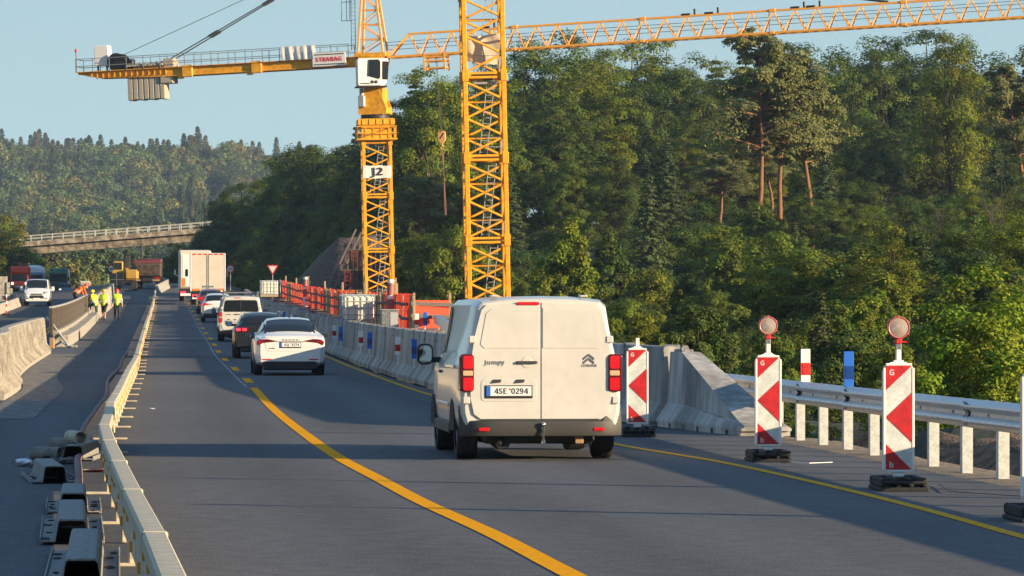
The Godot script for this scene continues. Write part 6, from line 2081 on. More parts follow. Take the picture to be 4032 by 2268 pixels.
func site_rails() -> void:
	# prop and junk at the gap in the left barrier, far left things
	var p := thing("push_pull_prop", "slanted steel prop leaning against the gap in the left barrier row", "prop", at(-17.0, 166.0))
	var b := MB.new()
	b.tube(Vector3(0.25, 0.03, 0.6), Vector3(-0.75, 1.15, -0.9), 0.045, 0.045, 8)
	b.tube(Vector3(0.2, 0.03, 0.4), Vector3(-0.7, 0.6, -0.9), 0.035, 0.035, 8)
	b.box(Vector3(0.28, 0.04, 0.6), Vector3(0.25, 0.08, 0.3), 0.02)
	part("tube", b, M.galv_post, p)
	part("wedge", cbox(Vector3(0.25, 0.1, 0.2), 0.02, Vector3(0.45, 0.05, 0.8)), M.concrete_pale, p)
	var bl := thing("blue_tarpaulin", "crumpled blue tarpaulin behind the slanted prop", "tarpaulin", at(-17.75, 167.0, 0.0))
	part("sheet", lump(0.3, 0.25, 23), M.blue, bl, 80.0)
	var ob := thing("rust_block", "small rusty orange block at the end of the left barrier", "block", at(-17.1, 162.5))
	part("block", cbox(Vector3(0.2, 0.42, 0.2), 0.03, Vector3(0, 0.21, 0)), M.rust, ob)
	for q in [[-31.45, 272.0, "red and white post on a rail foot beside the opposite lane"]]:
		var t := thing("guide_post", q[2], "post", at(q[0], q[1]))
		for k in 6:
			var s := MB.new()
			s.tube(Vector3(0, 0.15 + k * 0.2, 0), Vector3(0, 0.35 + k * 0.2, 0), 0.04, 0.04, 10)
			part("band", s, M.red if k % 2 == 0 else M.white, t)
		part("upper_post", cbox(Vector3(0.14, 0.75, 0.05), 0.01, Vector3(-0.05, 1.7, 0)), M.pole_dark, t)
		for k in 3:
			part("foot_bar", cbox(Vector3(0.08, 0.14, 0.5), 0.02, Vector3(-0.2 + k * 0.2, 0.07, 0)), M.recycled, t)
		part("foot_beam", cbox(Vector3(0.6, 0.08, 0.1), 0.02, Vector3(0, 0.1, 0)), M.recycled, t)
	var py := thing("concrete_pier_end", "pale sloping concrete barrier end with horizontal grooves by the opposite lane", "barrier", at(-36.6, 318.0), 0.1)
	for k in 5:
		var w := 1.15 - k * 0.19
		part("course", cbox(Vector3(w * 2.0, 0.42, 2.5 - k * 0.3), 0.03, Vector3(-0.5, 0.21 + k * 0.43, 0)), M.concrete_pale, py)

# ---------------------------------------------------------------- people
# bones: [a, b, ra, rb, colour index]; smooth union meshed as surface nets
func figure(bones: Array, cell: float, cols: Array, blend := 0.035) -> ArrayMesh:
	var lo := Vector3(9, 9, 9)
	var hi := -lo
	for b in bones:
		for k in 2:
			var r: float = b[2 + k] + cell * 2.0
			lo = lo.min(b[k] - Vector3(r, r, r))
			hi = hi.max(b[k] + Vector3(r, r, r))
	var n := Vector3i(((hi - lo) / cell).ceil()) + Vector3i(2, 2, 2)
	var f := PackedFloat32Array()
	f.resize(n.x * n.y * n.z)
	f.fill(1.0)
	var who := PackedInt32Array()
	who.resize(f.size())
	var best := PackedFloat32Array()
	best.resize(f.size())
	best.fill(9.0)
	for b in bones:
		var ra: float = b[2]
		var rb: float = b[3]
		var a: Vector3 = b[0]
		var ab: Vector3 = b[1] - a
		var l2 := maxf(ab.length_squared(), 1e-8)
		var rm := maxf(ra, rb) + blend + cell * 2.0
		var i0 := Vector3i(((a.min(b[1]) - Vector3(rm, rm, rm) - lo) / cell).floor()).clamp(Vector3i.ZERO, n - Vector3i.ONE)
		var i1 := Vector3i(((a.max(b[1]) + Vector3(rm, rm, rm) - lo) / cell).ceil()).clamp(Vector3i.ZERO, n - Vector3i.ONE)
		for z in range(i0.z, i1.z + 1):
			for y in range(i0.y, i1.y + 1):
				for x in range(i0.x, i1.x + 1):
					var p := lo + Vector3(x, y, z) * cell
					var t := clampf((p - a).dot(ab) / l2, 0.0, 1.0)
					var dd := p.distance_to(a + ab * t) - lerpf(ra, rb, t)
					var i := (z * n.y + y) * n.x + x
					var h := clampf(0.5 + 0.5 * (f[i] - dd) / blend, 0.0, 1.0)
					f[i] = lerpf(f[i], dd, h) - blend * h * (1.0 - h)
					if dd < best[i]:
						best[i] = dd
						who[i] = b[4]
	var vid := {}
	var vs := PackedVector3Array()
	var cs := PackedColorArray()
	var idx := PackedInt32Array()
	var corner := [0, 1, n.x, n.x + 1, n.x * n.y, n.x * n.y + 1, n.x * n.y + n.x, n.x * n.y + n.x + 1]
	for z in n.z - 1:
		for y in n.y - 1:
			for x in n.x - 1:
				var i := (z * n.y + y) * n.x + x
				var m := 0
				for k in 8:
					if f[i + corner[k]] < 0.0:
						m |= 1 << k
				if m == 0 or m == 255:
					continue
				var s := Vector3.ZERO
				var cnt := 0
				for e in [[0, 1], [2, 3], [4, 5], [6, 7], [0, 2], [1, 3], [4, 6], [5, 7], [0, 4], [1, 5], [2, 6], [3, 7]]:
					var fa := f[i + corner[e[0]]]
					var fb := f[i + corner[e[1]]]
					if (fa < 0.0) != (fb < 0.0):
						var t := fa / (fa - fb)
						var pa := Vector3(e[0] & 1, (e[0] >> 1) & 1, e[0] >> 2)
						var pb := Vector3(e[1] & 1, (e[1] >> 1) & 1, e[1] >> 2)
						s += pa.lerp(pb, t)
						cnt += 1
				vid[i] = vs.size()
				vs.append(lo + (Vector3(x, y, z) + s / cnt) * cell)
				cs.append(cols[who[i]])
	for i in vid:
		var x: int = i % n.x
		var y: int = (i / n.x) % n.y
		var z: int = i / (n.x * n.y)
		for ax in 3:
			var o1: int = [n.x, n.x * n.y, 1][ax]
			var o2: int = [n.x * n.y, 1, n.x][ax]
			var st: int = [1, n.x, n.x * n.y][ax]
			if (f[i] < 0.0) == (f[i + st] < 0.0):
				continue
			if not (vid.has(i - o1) and vid.has(i - o2) and vid.has(i - o1 - o2)):
				continue
			var q := [vid[i], vid[i - o1], vid[i - o1 - o2], vid[i - o2]]
			if f[i] < 0.0:
				idx.append_array([q[0], q[2], q[1], q[0], q[3], q[2]])
			else:
				idx.append_array([q[0], q[1], q[2], q[0], q[2], q[3]])
	var nor := PackedVector3Array()
	nor.resize(vs.size())
	for k in range(0, idx.size(), 3):
		var c := (vs[idx[k + 2]] - vs[idx[k]]).cross(vs[idx[k + 1]] - vs[idx[k]])
		for m in 3:
			nor[idx[k + m]] += c
	for k in nor.size():
		nor[k] = nor[k].normalized()
	var arr := []
	arr.resize(Mesh.ARRAY_MAX)
	arr[Mesh.ARRAY_VERTEX] = vs
	arr[Mesh.ARRAY_NORMAL] = nor
	arr[Mesh.ARRAY_COLOR] = cs
	arr[Mesh.ARRAY_INDEX] = idx
	var am := ArrayMesh.new()
	am.add_surface_from_arrays(Mesh.PRIMITIVE_TRIANGLES, arr)
	return am
# pose: joints in metres, figure faces -z unless turned
func worker(label: String, pos: Vector3, turn: float, j: Dictionary, cols: Array, vest: Material, helm: Material, sleeves: int, legs: int) -> void:
	var t := thing("person", label, "person", pos, turn)
	t.scale = Vector3.ONE * 1.04
	var b := []
	# colour slots: 0 skin, 1 shirt, 2 trousers, 3 boots
	b.append([j.hip + Vector3(-0.07, 0.0, 0), j.hip + Vector3(0.07, 0.0, 0), 0.125, 0.125, 2])
	b.append([j.hip, j.chest, 0.125, 0.135, 1])
	b.append([j.chest + Vector3(-0.09, 0, 0), j.chest + Vector3(0.09, 0, 0), 0.125, 0.125, 1])
	b.append([j.shl, j.shr, 0.075, 0.075, 1])
	b.append([j.neck, j.head, 0.058, 0.06, 0])
	b.append([j.head + Vector3(0, -0.02, 0), j.head + Vector3(0, 0.06, 0.01), 0.082, 0.095, 0])
	b.append([j.head + j.face * 0.07 + Vector3(0, -0.06, 0), j.head + j.face * 0.05 + Vector3(0, -0.03, 0), 0.048, 0.05, 0])
	b.append([j.head + j.face * 0.10, j.head + j.face * 0.112 + Vector3(0, -0.02, 0), 0.012, 0.016, 0])
	for s in ["l", "r"]:
		b.append([j["sh" + s], j["el" + s], 0.062, 0.05, 1])
		b.append([j["el" + s], j["wr" + s], 0.047, 0.035, sleeves])
		var hd: Vector3 = (j["wr" + s] - j["el" + s]).normalized()
		b.append([j["wr" + s], j["wr" + s] + hd * 0.08, 0.036, 0.034, 0])
		var ac := hd.cross(Vector3(1, 0, 0.2)).normalized()
		for k in 4:
			var fa: Vector3 = j["wr" + s] + hd * 0.09 + ac * (k - 1.5) * 0.02
			b.append([fa, fa + hd * (0.055 - 0.008 * absf(k - 1.3)) + Vector3(0, 0, -0.012), 0.011, 0.009, 0])
		b.append([j["wr" + s] + hd * 0.03 + ac * 0.035, j["wr" + s] + hd * 0.075 + ac * 0.06, 0.012, 0.010, 0])
		b.append([j["hp" + s], j["kn" + s], 0.098, 0.07, 2])
		b.append([j["kn" + s], j["an" + s], 0.066, 0.048, legs])
		b.append([j["an" + s] + Vector3(0, -0.03, 0.02), j["an" + s] + j["ft" + s], 0.048, 0.04, 3])
		b.append([j.head + Vector3(0.09 if s == "r" else -0.09, 0, 0), j.head + Vector3(0.095 if s == "r" else -0.095, 0.03, 0), 0.02, 0.02, 0])
	var m := mk(Color.WHITE, 0.8)
	m.vertex_color_use_as_albedo = true
	part("body", figure(b, 0.021, cols), m, t)
	var vb := [[j.hip + Vector3(0, 0.02, 0), j.chest, 0.158, 0.168, 0], [j.chest + Vector3(-0.09, 0, 0), j.chest + Vector3(0.09, 0, 0), 0.155, 0.155, 0], [j.shl.lerp(j.shr, 0.14), j.shl.lerp(j.shr, 0.86), 0.1, 0.1, 0]]
	var ve := part("vest", figure(vb, 0.022, [Color.WHITE]), vest, t)
	for f in [0.25, 0.6]:
		var band := []
		var c: Vector3 = (j.hip + Vector3(0, 0.02, 0)).lerp(j.chest, f)
		band = [[c + Vector3(-0.055, -0.016, 0), c + Vector3(0.055, -0.016, 0), 0.158, 0.158, 0]]
		var bb := MB.new()
		var rg := []
		for yy in [-0.024, 0.024]:
			var ring := []
			for k in 20:
				ring.append(c + Vector3(cos(TAU * k / 20.0) * 0.235, yy, sin(TAU * k / 20.0) * 0.178))
			rg.append(ring)
		bb.loft(rg, true)
		part("reflective_band", bb, M.reflective, ve, 60.0)
	var he := MB.new()
	he.lathe([Vector2(0.0, 0.135), Vector2(0.05, 0.13), Vector2(0.09, 0.105), Vector2(0.115, 0.06), Vector2(0.122, 0.012), Vector2(0.135, 0.004), Vector2(0.13, -0.004), Vector2(0.11, 0.0)], Transform3D(Basis(), j.head + Vector3(0, 0.035, 0.005)), 20)
	he.prism(PackedVector2Array([Vector2(-0.09, -0.10), Vector2(0.09, -0.10), Vector2(0.06, -0.165), Vector2(-0.06, -0.165)]), -0.006, 0.006, Transform3D(Basis(Vector3(1, 0, 0), Vector3(j.face.x * -1.0, 0, j.face.z * -1.0).normalized() if absf(j.face.z) > 0.1 else Vector3(0, 0, 1), Vector3.UP), j.head + Vector3(0, 0.043, 0)))
	part("helmet", he, helm, t, 45.0)
func people() -> void:
	M.hiviz = mk(lin(0.62, 0.80, 0.02), 0.7)
	M.hiviz.emission_enabled = false
	M.hiviz_orange = mk(lin(0.85, 0.16, 0.015), 0.7)
	M.reflective = mk(lin(0.50, 0.52, 0.35), 0.4)
	M.helm_red = mk(lin(0.72, 0.05, 0.025), 0.35)
	M.helm_yellow = mk(lin(0.80, 0.42, 0.02), 0.35)
	var skin_ := lin(0.42, 0.24, 0.16).srgb_to_linear()
	var L := func(r: float, g: float, b: float) -> Color: return Color(r, g, b)
	# walking towards the camera, red helmet
	var j := {"hip": Vector3(0, 0.93, 0), "chest": Vector3(0, 1.27, -0.01), "neck": Vector3(0, 1.46, -0.01), "head": Vector3(0, 1.60, -0.02), "face": Vector3(0, 0, -1), "shl": Vector3(-0.19, 1.40, 0), "shr": Vector3(0.19, 1.40, 0), "ell": Vector3(-0.26, 1.13, 0.02), "elr": Vector3(0.26, 1.13, 0.03), "wrl": Vector3(-0.28, 0.90, -0.06), "wrr": Vector3(0.29, 0.88, -0.03), "hpl": Vector3(-0.095, 0.90, 0), "hpr": Vector3(0.095, 0.90, 0), "knl": Vector3(-0.11, 0.50, -0.10), "knr": Vector3(0.12, 0.49, 0.02), "anl": Vector3(-0.12, 0.09, -0.06), "anr": Vector3(0.13, 0.10, 0.16), "ftl": Vector3(-0.02, -0.045, -0.16), "ftr": Vector3(0.03, -0.05, -0.15)}
	worker("worker in yellow vest and red helmet with dark trousers walking on the closed lane", at(-22.95, 254.1), PI, j, [L.call(0.42, 0.24, 0.16), L.call(0.42, 0.44, 0.46), L.call(0.018, 0.02, 0.025), L.call(0.03, 0.028, 0.026)], M.hiviz, M.helm_red, 1, 2)
	# walking away, yellow helmet, shorts, carrying a backpack strap
	var k := j.duplicate()
	k.knl = Vector3(-0.10, 0.51, -0.16)
	k.anl = Vector3(-0.10, 0.12, -0.14)
	k.knr = Vector3(0.10, 0.50, 0.04)
	k.anr = Vector3(0.11, 0.13, 0.26)
	k.elr = Vector3(0.34, 1.16, 0.08)
	k.wrr = Vector3(0.22, 1.0, -0.08)
	k.chest = Vector3(0, 1.26, -0.04)
	worker("worker in yellow vest and amber helmet with black shorts, one sleeve white", at(-23.55, 252.5), PI * 0.9, k, [L.call(0.45, 0.25, 0.17), L.call(0.55, 0.55, 0.55), L.call(0.015, 0.016, 0.02), L.call(0.02, 0.02, 0.02)], M.hiviz, M.helm_yellow, 1, 0)
	# one foot on the plinth, leaning at the railing
	var m := j.duplicate()
	m.hip = Vector3(0, 0.95, 0.02)
	m.chest = Vector3(0, 1.26, -0.10)
	m.neck = Vector3(0, 1.44, -0.15)
	m.head = Vector3(0, 1.57, -0.19)
	m.shl = Vector3(-0.19, 1.38, -0.12)
	m.shr = Vector3(0.19, 1.38, -0.12)
	m.ell = Vector3(-0.24, 1.16, -0.28)
	m.elr = Vector3(0.24, 1.14, -0.25)
	m.wrl = Vector3(-0.16, 1.14, -0.50)
	m.wrr = Vector3(0.12, 1.12, -0.46)
	m.hpl = Vector3(-0.1, 0.92, 0)
	m.hpr = Vector3(0.1, 0.92, 0)
	m.knl = Vector3(-0.10, 0.82, -0.40)
	m.anl = Vector3(-0.10, 0.46 + 0.12, -0.33)
	m.ftl = Vector3(0, -0.045, -0.15)
	m.knr = Vector3(0.12, 0.49, 0.03)
	m.anr = Vector3(0.13, 0.09, 0.10)
	worker("worker in yellow vest and yellow helmet with green shorts stepping up on the plinth", at(-24.05, 252.0), 0.85, m, [L.call(0.45, 0.25, 0.17), L.call(0.40, 0.06, 0.04), L.call(0.02, 0.065, 0.035), L.call(0.03, 0.025, 0.02)], M.hiviz, M.helm_yellow2, 1, 0)
	# bending over beyond the railing
	var o := j.duplicate()
	o.hip = Vector3(0, 0.98, 0.10)
	o.chest = Vector3(0, 1.19, -0.20)
	o.neck = Vector3(0, 1.30, -0.40)
	o.head = Vector3(0, 1.36, -0.53)
	o.face = Vector3(0, -0.3, -0.95)
	o.shl = Vector3(-0.20, 1.28, -0.33)
	o.shr = Vector3(0.20, 1.28, -0.33)
	o.ell = Vector3(-0.26, 1.02, -0.40)
	o.elr = Vector3(0.26, 1.02, -0.40)
	o.wrl = Vector3(-0.18, 0.80, -0.48)
	o.wrr = Vector3(0.18, 0.80, -0.48)
	o.hpl = Vector3(-0.1, 0.95, 0.10)
	o.hpr = Vector3(0.1, 0.95, 0.10)
	o.knl = Vector3(-0.12, 0.50, 0.02)
	o.knr = Vector3(0.12, 0.50, 0.08)
	o.anl = Vector3(-0.12, 0.09, 0.10)
	o.anr = Vector3(0.12, 0.09, 0.16)
	worker("worker in orange jacket and red helmet bending over behind the railing", at(-24.78, 249.0, 0.6), -1.15, o, [L.call(0.45, 0.25, 0.17), L.call(0.7, 0.12, 0.015), L.call(0.02, 0.025, 0.04), L.call(0.03, 0.03, 0.03)], M.hiviz_orange, M.helm_red, 1, 2)
	var st := thing("timber_step", "low timber trestle under the bending worker", "trestle", at(-24.78, 249.0))
	part("tread", cbox(Vector3(1.0, 0.06, 0.8), 0.01, Vector3(0, 0.585, 0)), M.wood_grey, st)
	for x in [-0.42, 0.42]:
		part("leg", cbox(Vector3(0.09, 0.56, 0.7), 0.01, Vector3(x, 0.28, 0)), M.wood_grey, st)

# ---------------------------------------------------------------- far things
func on_screen(x: float, y: float, d: float) -> Vector3:
	# point at distance d seen at that place of the reference frame 2576 x 1449
	return Vector3((x - 1288.0) / 11000.0 * d, 1.61 + (760.0 - y) / 11000.0 * d, -d)
# distance at which the terrain shows at that height of the frame
func find_d(x: float, y: float, d0: float, d1: float) -> float:
	var d := d0
	while d < d1:
		if 760.0 - (ter((x - 1288.0) / 11000.0 * d, d) - 1.61) * 11000.0 / d <= y:
			return d
		d += 5.0
	return d1
func background() -> void:
	M.bridge = skin(mk(lin(0.40, 0.34, 0.27), 0.95), grain(512, 0.012, 0.06, 0.5, 1.0, 44, 0.4), 9.0)
	M.roof_red = skin(mk(lin(0.30, 0.085, 0.06), 0.9), M.grain, 3.0)
	M.plaster = skin(mk(lin(0.62, 0.52, 0.42), 0.9), M.clean, 3.0)
	var t := thing("overpass", "weathered concrete road bridge with railing spanning the motorway in the distance", "bridge", Vector3.ZERO)
	var a := on_screen(10, 645, 690.0)
	var b := on_screen(600, 600, 694.0)
	var dir := (b - a).normalized()
	var side := Vector3(dir.z, 0, -dir.x).normalized()
	if side.z < 0.0:
		side = -side
	var deck := MB.new()
	deck.loft([ring_sec(a, side, 1.25, 2.05, 9.0), ring_sec(b, side, 1.25, 2.05, 9.0)], true, true)
	part("deck_slab", deck, M.bridge, t)
	var gi := MB.new()
	gi.loft([ring_sec(a, side, 0.0, 1.15, 7.4, 0.5), ring_sec(b, side, 0.0, 1.15, 7.4, 0.5)], true, true)
	part("girder", gi, M.bridge, t)
	var slot := MB.new()
	slot.loft([ring_sec(a, side, 1.12, 1.3, 6.4), ring_sec(b, side, 1.12, 1.3, 6.4)], true, true)
	part("web", slot, M.bridge, t)
	for s in [4.3, -4.3]:
		var ra := MB.new()
		for yy in [2.5, 2.95]:
			ra.bar(a + side * s + Vector3(0, yy, 0), b + side * s + Vector3(0, yy, 0), 0.07, 0.07)
		part("handrail", ra, M.bridge_rail, t)
		var n := 22
		for k in n:
			var p: Vector3 = a.lerp(b, (k + 0.5) / n) + side * s
			part("rail_post", plank(p + Vector3(0, 2.05, 0), p + Vector3(0, 2.95, 0), 0.14, 0.14), M.bridge_rail, t)
	for f in [0.085]:
		var p: Vector3 = a.lerp(b, f)
		var pi := MB.new()
		pi.box(p + Vector3(0, -6.0, 0), Vector3(1.3, 12.0, 5.5), 0.15)
		pi.box(p + Vector3(0, 0.0, 0), Vector3(1.8, 0.7, 8.0), 0.1)
		part("pier", pi, M.bridge, t)
	# houses on the hills
	for q in [[528.0, 468.0, 1420.0, 15.0, 5.0, "cream farmhouse with long red roof standing among the trees on the hill", M.roof_red], [420.0, 655.0, 1010.0, 6.0, 5.0, "small house with orange red roof below the overpass", M.roof_orange], [110.0, 668.0, 1000.0, 5.0, 6.0, "pale house with orange trim seen below the overpass beside the pier", M.roof_orange]]:
		var d: float = 2350.0 if q[0] > 500.0 else find_d(q[0], q[1], 1300.0, 2620.0)
		var x: float = (q[0] - 1288.0) / 11000.0 * d
		var y: float = ter(x, d) + 0.5
		var h := thing("house", q[5], "house", Vector3(x, y, -d), 0.35)
		var w: float = q[3]
		var wall := MB.new()
		wall.box(Vector3(0, q[4] / 2 - 4.0, 0), Vector3(w, q[4] + 8.0, 7.0))
		for s in [-1.0, 1.0]:
			wall.tri(Vector3(s * w / 2, q[4], -3.5), Vector3(s * w / 2, q[4], 3.5), Vector3(s * w / 2, q[4] + 3.0, 0))
		part("wall", wall, M.plaster, h, 0.0)
		var rf := MB.new()
		for s in [-1.0, 1.0]:
			rf.quad(Vector3(-w / 2 - 0.5, q[4] - 0.3, s * 4.0), Vector3(w / 2 + 0.5, q[4] - 0.3, s * 4.0), Vector3(w / 2 + 0.5, q[4] + 3.2, 0), Vector3(-w / 2 - 0.5, q[4] + 3.2, 0))
		part("roof", rf, q[6], h, 0.0)
		for k in 3:
			part("window", cbox(Vector3(0.9, 1.3, 0.15), 0.0, Vector3(-w * 0.3 + k * w * 0.3, q[4] * 0.6, 3.52)), M.glass, h)
		part("chimney", cbox(Vector3(0.8, 1.6, 0.8), 0.0, Vector3(w * 0.2, q[4] + 3.2, -0.6)), M.plaster, h)
	# meadow
	var me := MB.new()
	var mr := []
	for i in 8:
		var row := []
		for k in 10:
			var dd := 1560.0 + i * 34.0
			var xx := (36.0 + k * 12.0 - 1288.0) / 11000.0 * dd
			row.append(Vector3(xx, ter(xx, dd) + 5.0 + 5.0 * sin(i / 7.0 * 1.57) - 0.05 * (k - 3) * (k - 3), -dd))
		mr.append(row)
	me.loft(mr, false)
	tag(part("meadow", me, M.meadow, self, 60.0), "pale green sunlit field behind the overpass", "meadow", "", "structure")
func ring_sec(p: Vector3, side: Vector3, y0: float, y1: float, w: float, taper := 0.0) -> Array:
	return [p + side * (w / 2 - taper) + Vector3(0, y0, 0), p + side * w / 2 + Vector3(0, y1, 0), p - side * w / 2 + Vector3(0, y1, 0), p - side * (w / 2 - taper) + Vector3(0, y0, 0)]

# ---------------------------------------------------------------- trees
class Leaves:
	var v := PackedVector3Array()
	var n := PackedVector3Array()
	var c := PackedColorArray()
	var i := PackedInt32Array()
	func leaf(p: Vector3, nor: Vector3, along: Vector3, l: float, w: float, col: Color) -> void:
		var a := (along - nor * along.dot(nor)).normalized()
		var s := nor.cross(a) * w * 0.5
		a *= l * 0.5
		var k := v.size()
		v.append(p - a); v.append(p + s * 1.0 - a * 0.1); v.append(p + a - nor * l * 0.12); v.append(p - s * 1.0 - a * 0.1)
		for q in 4:
			n.append(nor)
			c.append(col)
		i.append_array([k, k + 1, k + 2, k, k + 2, k + 3])
	func mesh() -> ArrayMesh:
		var arr := []
		arr.resize(Mesh.ARRAY_MAX)
		arr[Mesh.ARRAY_VERTEX] = v
		arr[Mesh.ARRAY_NORMAL] = n
		arr[Mesh.ARRAY_COLOR] = c
		arr[Mesh.ARRAY_INDEX] = i
		var m := ArrayMesh.new()
		m.add_surface_from_arrays(Mesh.PRIMITIVE_TRIANGLES, arr)
		return m
func rdir(r: RandomNumberGenerator) -> Vector3:
	var z := r.randf_range(-1, 1)
	var a := r.randf() * TAU
	var q := sqrt(1.0 - z * z)
	return Vector3(cos(a) * q, z, sin(a) * q)
func clump(L: Leaves, r: RandomNumberGenerator, c: Vector3, rad: float, flat: float, n: int, size: float, col: Color, out: Vector3) -> void:
	for k in n:
		var d := rdir(r)
		if d.dot(out) < -0.35:
			d = -d
		if d.y < -0.3 and r.randf() < 0.6:
			d.y = -d.y
		var f := pow(r.randf(), 0.4)
		var p := c + Vector3(d.x, d.y * flat, d.z) * rad * f
		var nor := (d * 0.7 + Vector3(0, 0.45, 0) + out * 0.25 + rdir(r) * 0.55).normalized()
		var t := r.randf_range(0.72, 1.28)
		var sz := size * r.randf_range(0.7, 1.3)
		L.leaf(p, nor, rdir(r) + d, sz, sz * 0.62, Color(col.r * t * r.randf_range(0.9, 1.12), col.g * t, col.b * t * r.randf_range(0.8, 1.1)))
# broadleaf: unit height 1 scaled to H; returns [crown, trunk]
func broadleaf(seed_: int, H: float, R: float, low: float, nc: int, nl: int, size: float, col: Color, lean := 0.0) -> Array:
	var r := RandomNumberGenerator.new()
	r.seed = seed_
	var nz := FastNoiseLite.new()
	nz.seed = seed_
	nz.frequency = 0.55
	var L := Leaves.new()
	var T := MB.new()
	var base := Vector3.ZERO
	var top := Vector3(lean * H * 0.2, H * 0.82, 0)
	var tr := []
	for k in 7:
		tr.append(base.lerp(top, k / 6.0) + Vector3(r.randf_range(-1, 1), 0, r.randf_range(-1, 1)) * 0.012 * H * minf(k, 3))
	for k in 6:
		T.tube(tr[k], tr[k + 1], H * 0.016 * (1.0 - k / 7.0), H * 0.016 * (1.0 - (k + 1) / 7.0), 8, false)
	var cy := H * (low + (1.0 - low) * 0.5)
	var hy := H * (1.0 - low) * 0.5
	for k in nc:
		var d := rdir(r)
		var f := pow(r.randf(), 0.36)
		var lump := 1.0 + 0.42 * nz.get_noise_3dv(d * 2.6)
		var taper := 1.0 - 0.25 * maxf(0.0, d.y)
		var p := Vector3(d.x * R * taper, d.y * hy, d.z * R * taper) * f * lump + Vector3(top.x * 0.6, cy, 0)
		p.y = maxf(p.y, H * low * 0.6)
		var out := (p - Vector3(0, cy * 0.9, 0)).normalized()
		var t := r.randf_range(0.78, 1.25)
		var warm := r.randf_range(0.9, 1.25)
		clump(L, r, p, R * r.randf_range(0.17, 0.34), 0.88, int(nl * r.randf_range(0.6, 1.3)), size, Color(col.r * t * warm, col.g * t, col.b * t), out)
		if k % 5 == 0:
			var tk: Vector3 = tr[clampi(int((p.y / H) * 5.5) - 1, 1, 6)]
			T.tube(tk, p, H * 0.005, H * 0.0015, 5, false)
	return [L.mesh(), T.mesh(60.0)]
func spruce(seed_: int, H: float, R: float, size: float, col: Color, gap := 0.0) -> Array:
	var r := RandomNumberGenerator.new()
	r.seed = seed_
	var L := Leaves.new()
	var T := MB.new()
	T.tube(Vector3.ZERO, Vector3(0, H, 0), H * 0.014, 0.02, 8, false)
	var y := H * (0.05 + gap)
	while y < H * 0.985:
		var f := 1.0 - (y / H)
		var nb := 9
		var len_ := R * (0.08 + pow(f, 0.85)) * r.randf_range(0.85, 1.1)
		for b in nb:
			var a := TAU * (b + r.randf()) / nb
			var o := Vector3(cos(a), 0, sin(a))
			var ln := len_ * r.randf_range(0.75, 1.15)
			var tip := Vector3(0, y - ln * r.randf_range(0.12, 0.34), 0) + o * ln
			if b % 3 == 0:
				T.tube(Vector3(0, y, 0), tip, 0.03, 0.008, 4, false)
			var n := int(26 + ln * 34.0)
			var t := r.randf_range(0.75, 1.25)
			for k in n:
				var s := pow(r.randf(), 0.7)
				var p := Vector3(0, y, 0).lerp(tip, s)
				p += Vector3(r.randf_range(-1, 1), r.randf_range(-0.9, 0.35), r.randf_range(-1, 1)) * (0.10 + 0.15 * ln * (1.0 - s * 0.6))
				p.y += 0.05 * sin(s * 3.0)
				var nor := (Vector3(0, 0.75, 0) + o * 0.55 + rdir(r) * 0.7).normalized()
				var u := t * r.randf_range(0.75, 1.3)
				L.leaf(p, nor, o + rdir(r) * 0.5 + Vector3(0, -0.3, 0), size * r.randf_range(0.8, 1.5), size * 0.5, Color(col.r * u, col.g * u, col.b * u))
		y += H * 0.028 * r.randf_range(0.7, 1.3)
	return [L.mesh(), T.mesh(60.0)]
func pine(seed_: int, H: float, R: float, size: float, col: Color, lean: float) -> Array:
	var r := RandomNumberGenerator.new()
	r.seed = seed_
	var L := Leaves.new()
	var T := MB.new()
	var tr := []
	for k in 9:
		var f := k / 8.0
		tr.append(Vector3(lean * H * f * f + 0.02 * H * sin(f * 5.0 + seed_), H * 0.97 * f, 0.012 * H * sin(f * 4.0)))
	for k in 8:
		T.tube(tr[k], tr[k + 1], H * 0.0155 * (1.0 - k / 9.5), H * 0.0155 * (1.0 - (k + 1) / 9.5), 9, false)
	var nb := 64
	for b in nb:
		var f := 0.5 + 0.49 * pow(b / float(nb), 0.85)
		var k := clampi(int(f * 8.0), 0, 7)
		var p0: Vector3 = tr[k].lerp(tr[k + 1], clampf(f * 8.0 - k, 0.0, 1.0))
		var a := r.randf() * TAU
		var o := Vector3(cos(a), r.randf_range(0.0, 0.45), sin(a)).normalized()
		var ln := R * (1.15 - pow(maxf(0.0, (f - 0.5) / 0.5), 2.0) * 0.75) * r.randf_range(0.5, 1.05) * (0.6 if f < 0.52 else 1.0)
		var p1 := p0 + o * ln
		T.tube(p0, p1, H * 0.0045, H * 0.0012, 5, false)
		var t := r.randf_range(0.75, 1.25)
		for q in 4:
			var c := p0.lerp(p1, 0.45 + 0.2 * q) + rdir(r) * ln * 0.16
			clump(L, r, c, ln * r.randf_range(0.22, 0.34), 0.55, int(150 * r.randf_range(0.7, 1.2)), size, Color(col.r * t, col.g * t, col.b * t), Vector3(o.x, 0.6, o.z).normalized())
	for b in 7:
		var f := 0.16 + 0.04 * b
		var k := int(f * 8.0)
		var p0: Vector3 = tr[k].lerp(tr[k + 1], f * 8.0 - k)
		var a := r.randf() * TAU
		T.tube(p0, p0 + Vector3(cos(a), r.randf_range(-0.5, 0.2), sin(a)) * r.randf_range(0.4, 1.4), H * 0.002, H * 0.0006, 4, false)
	return [L.mesh(), T.mesh(60.0)]
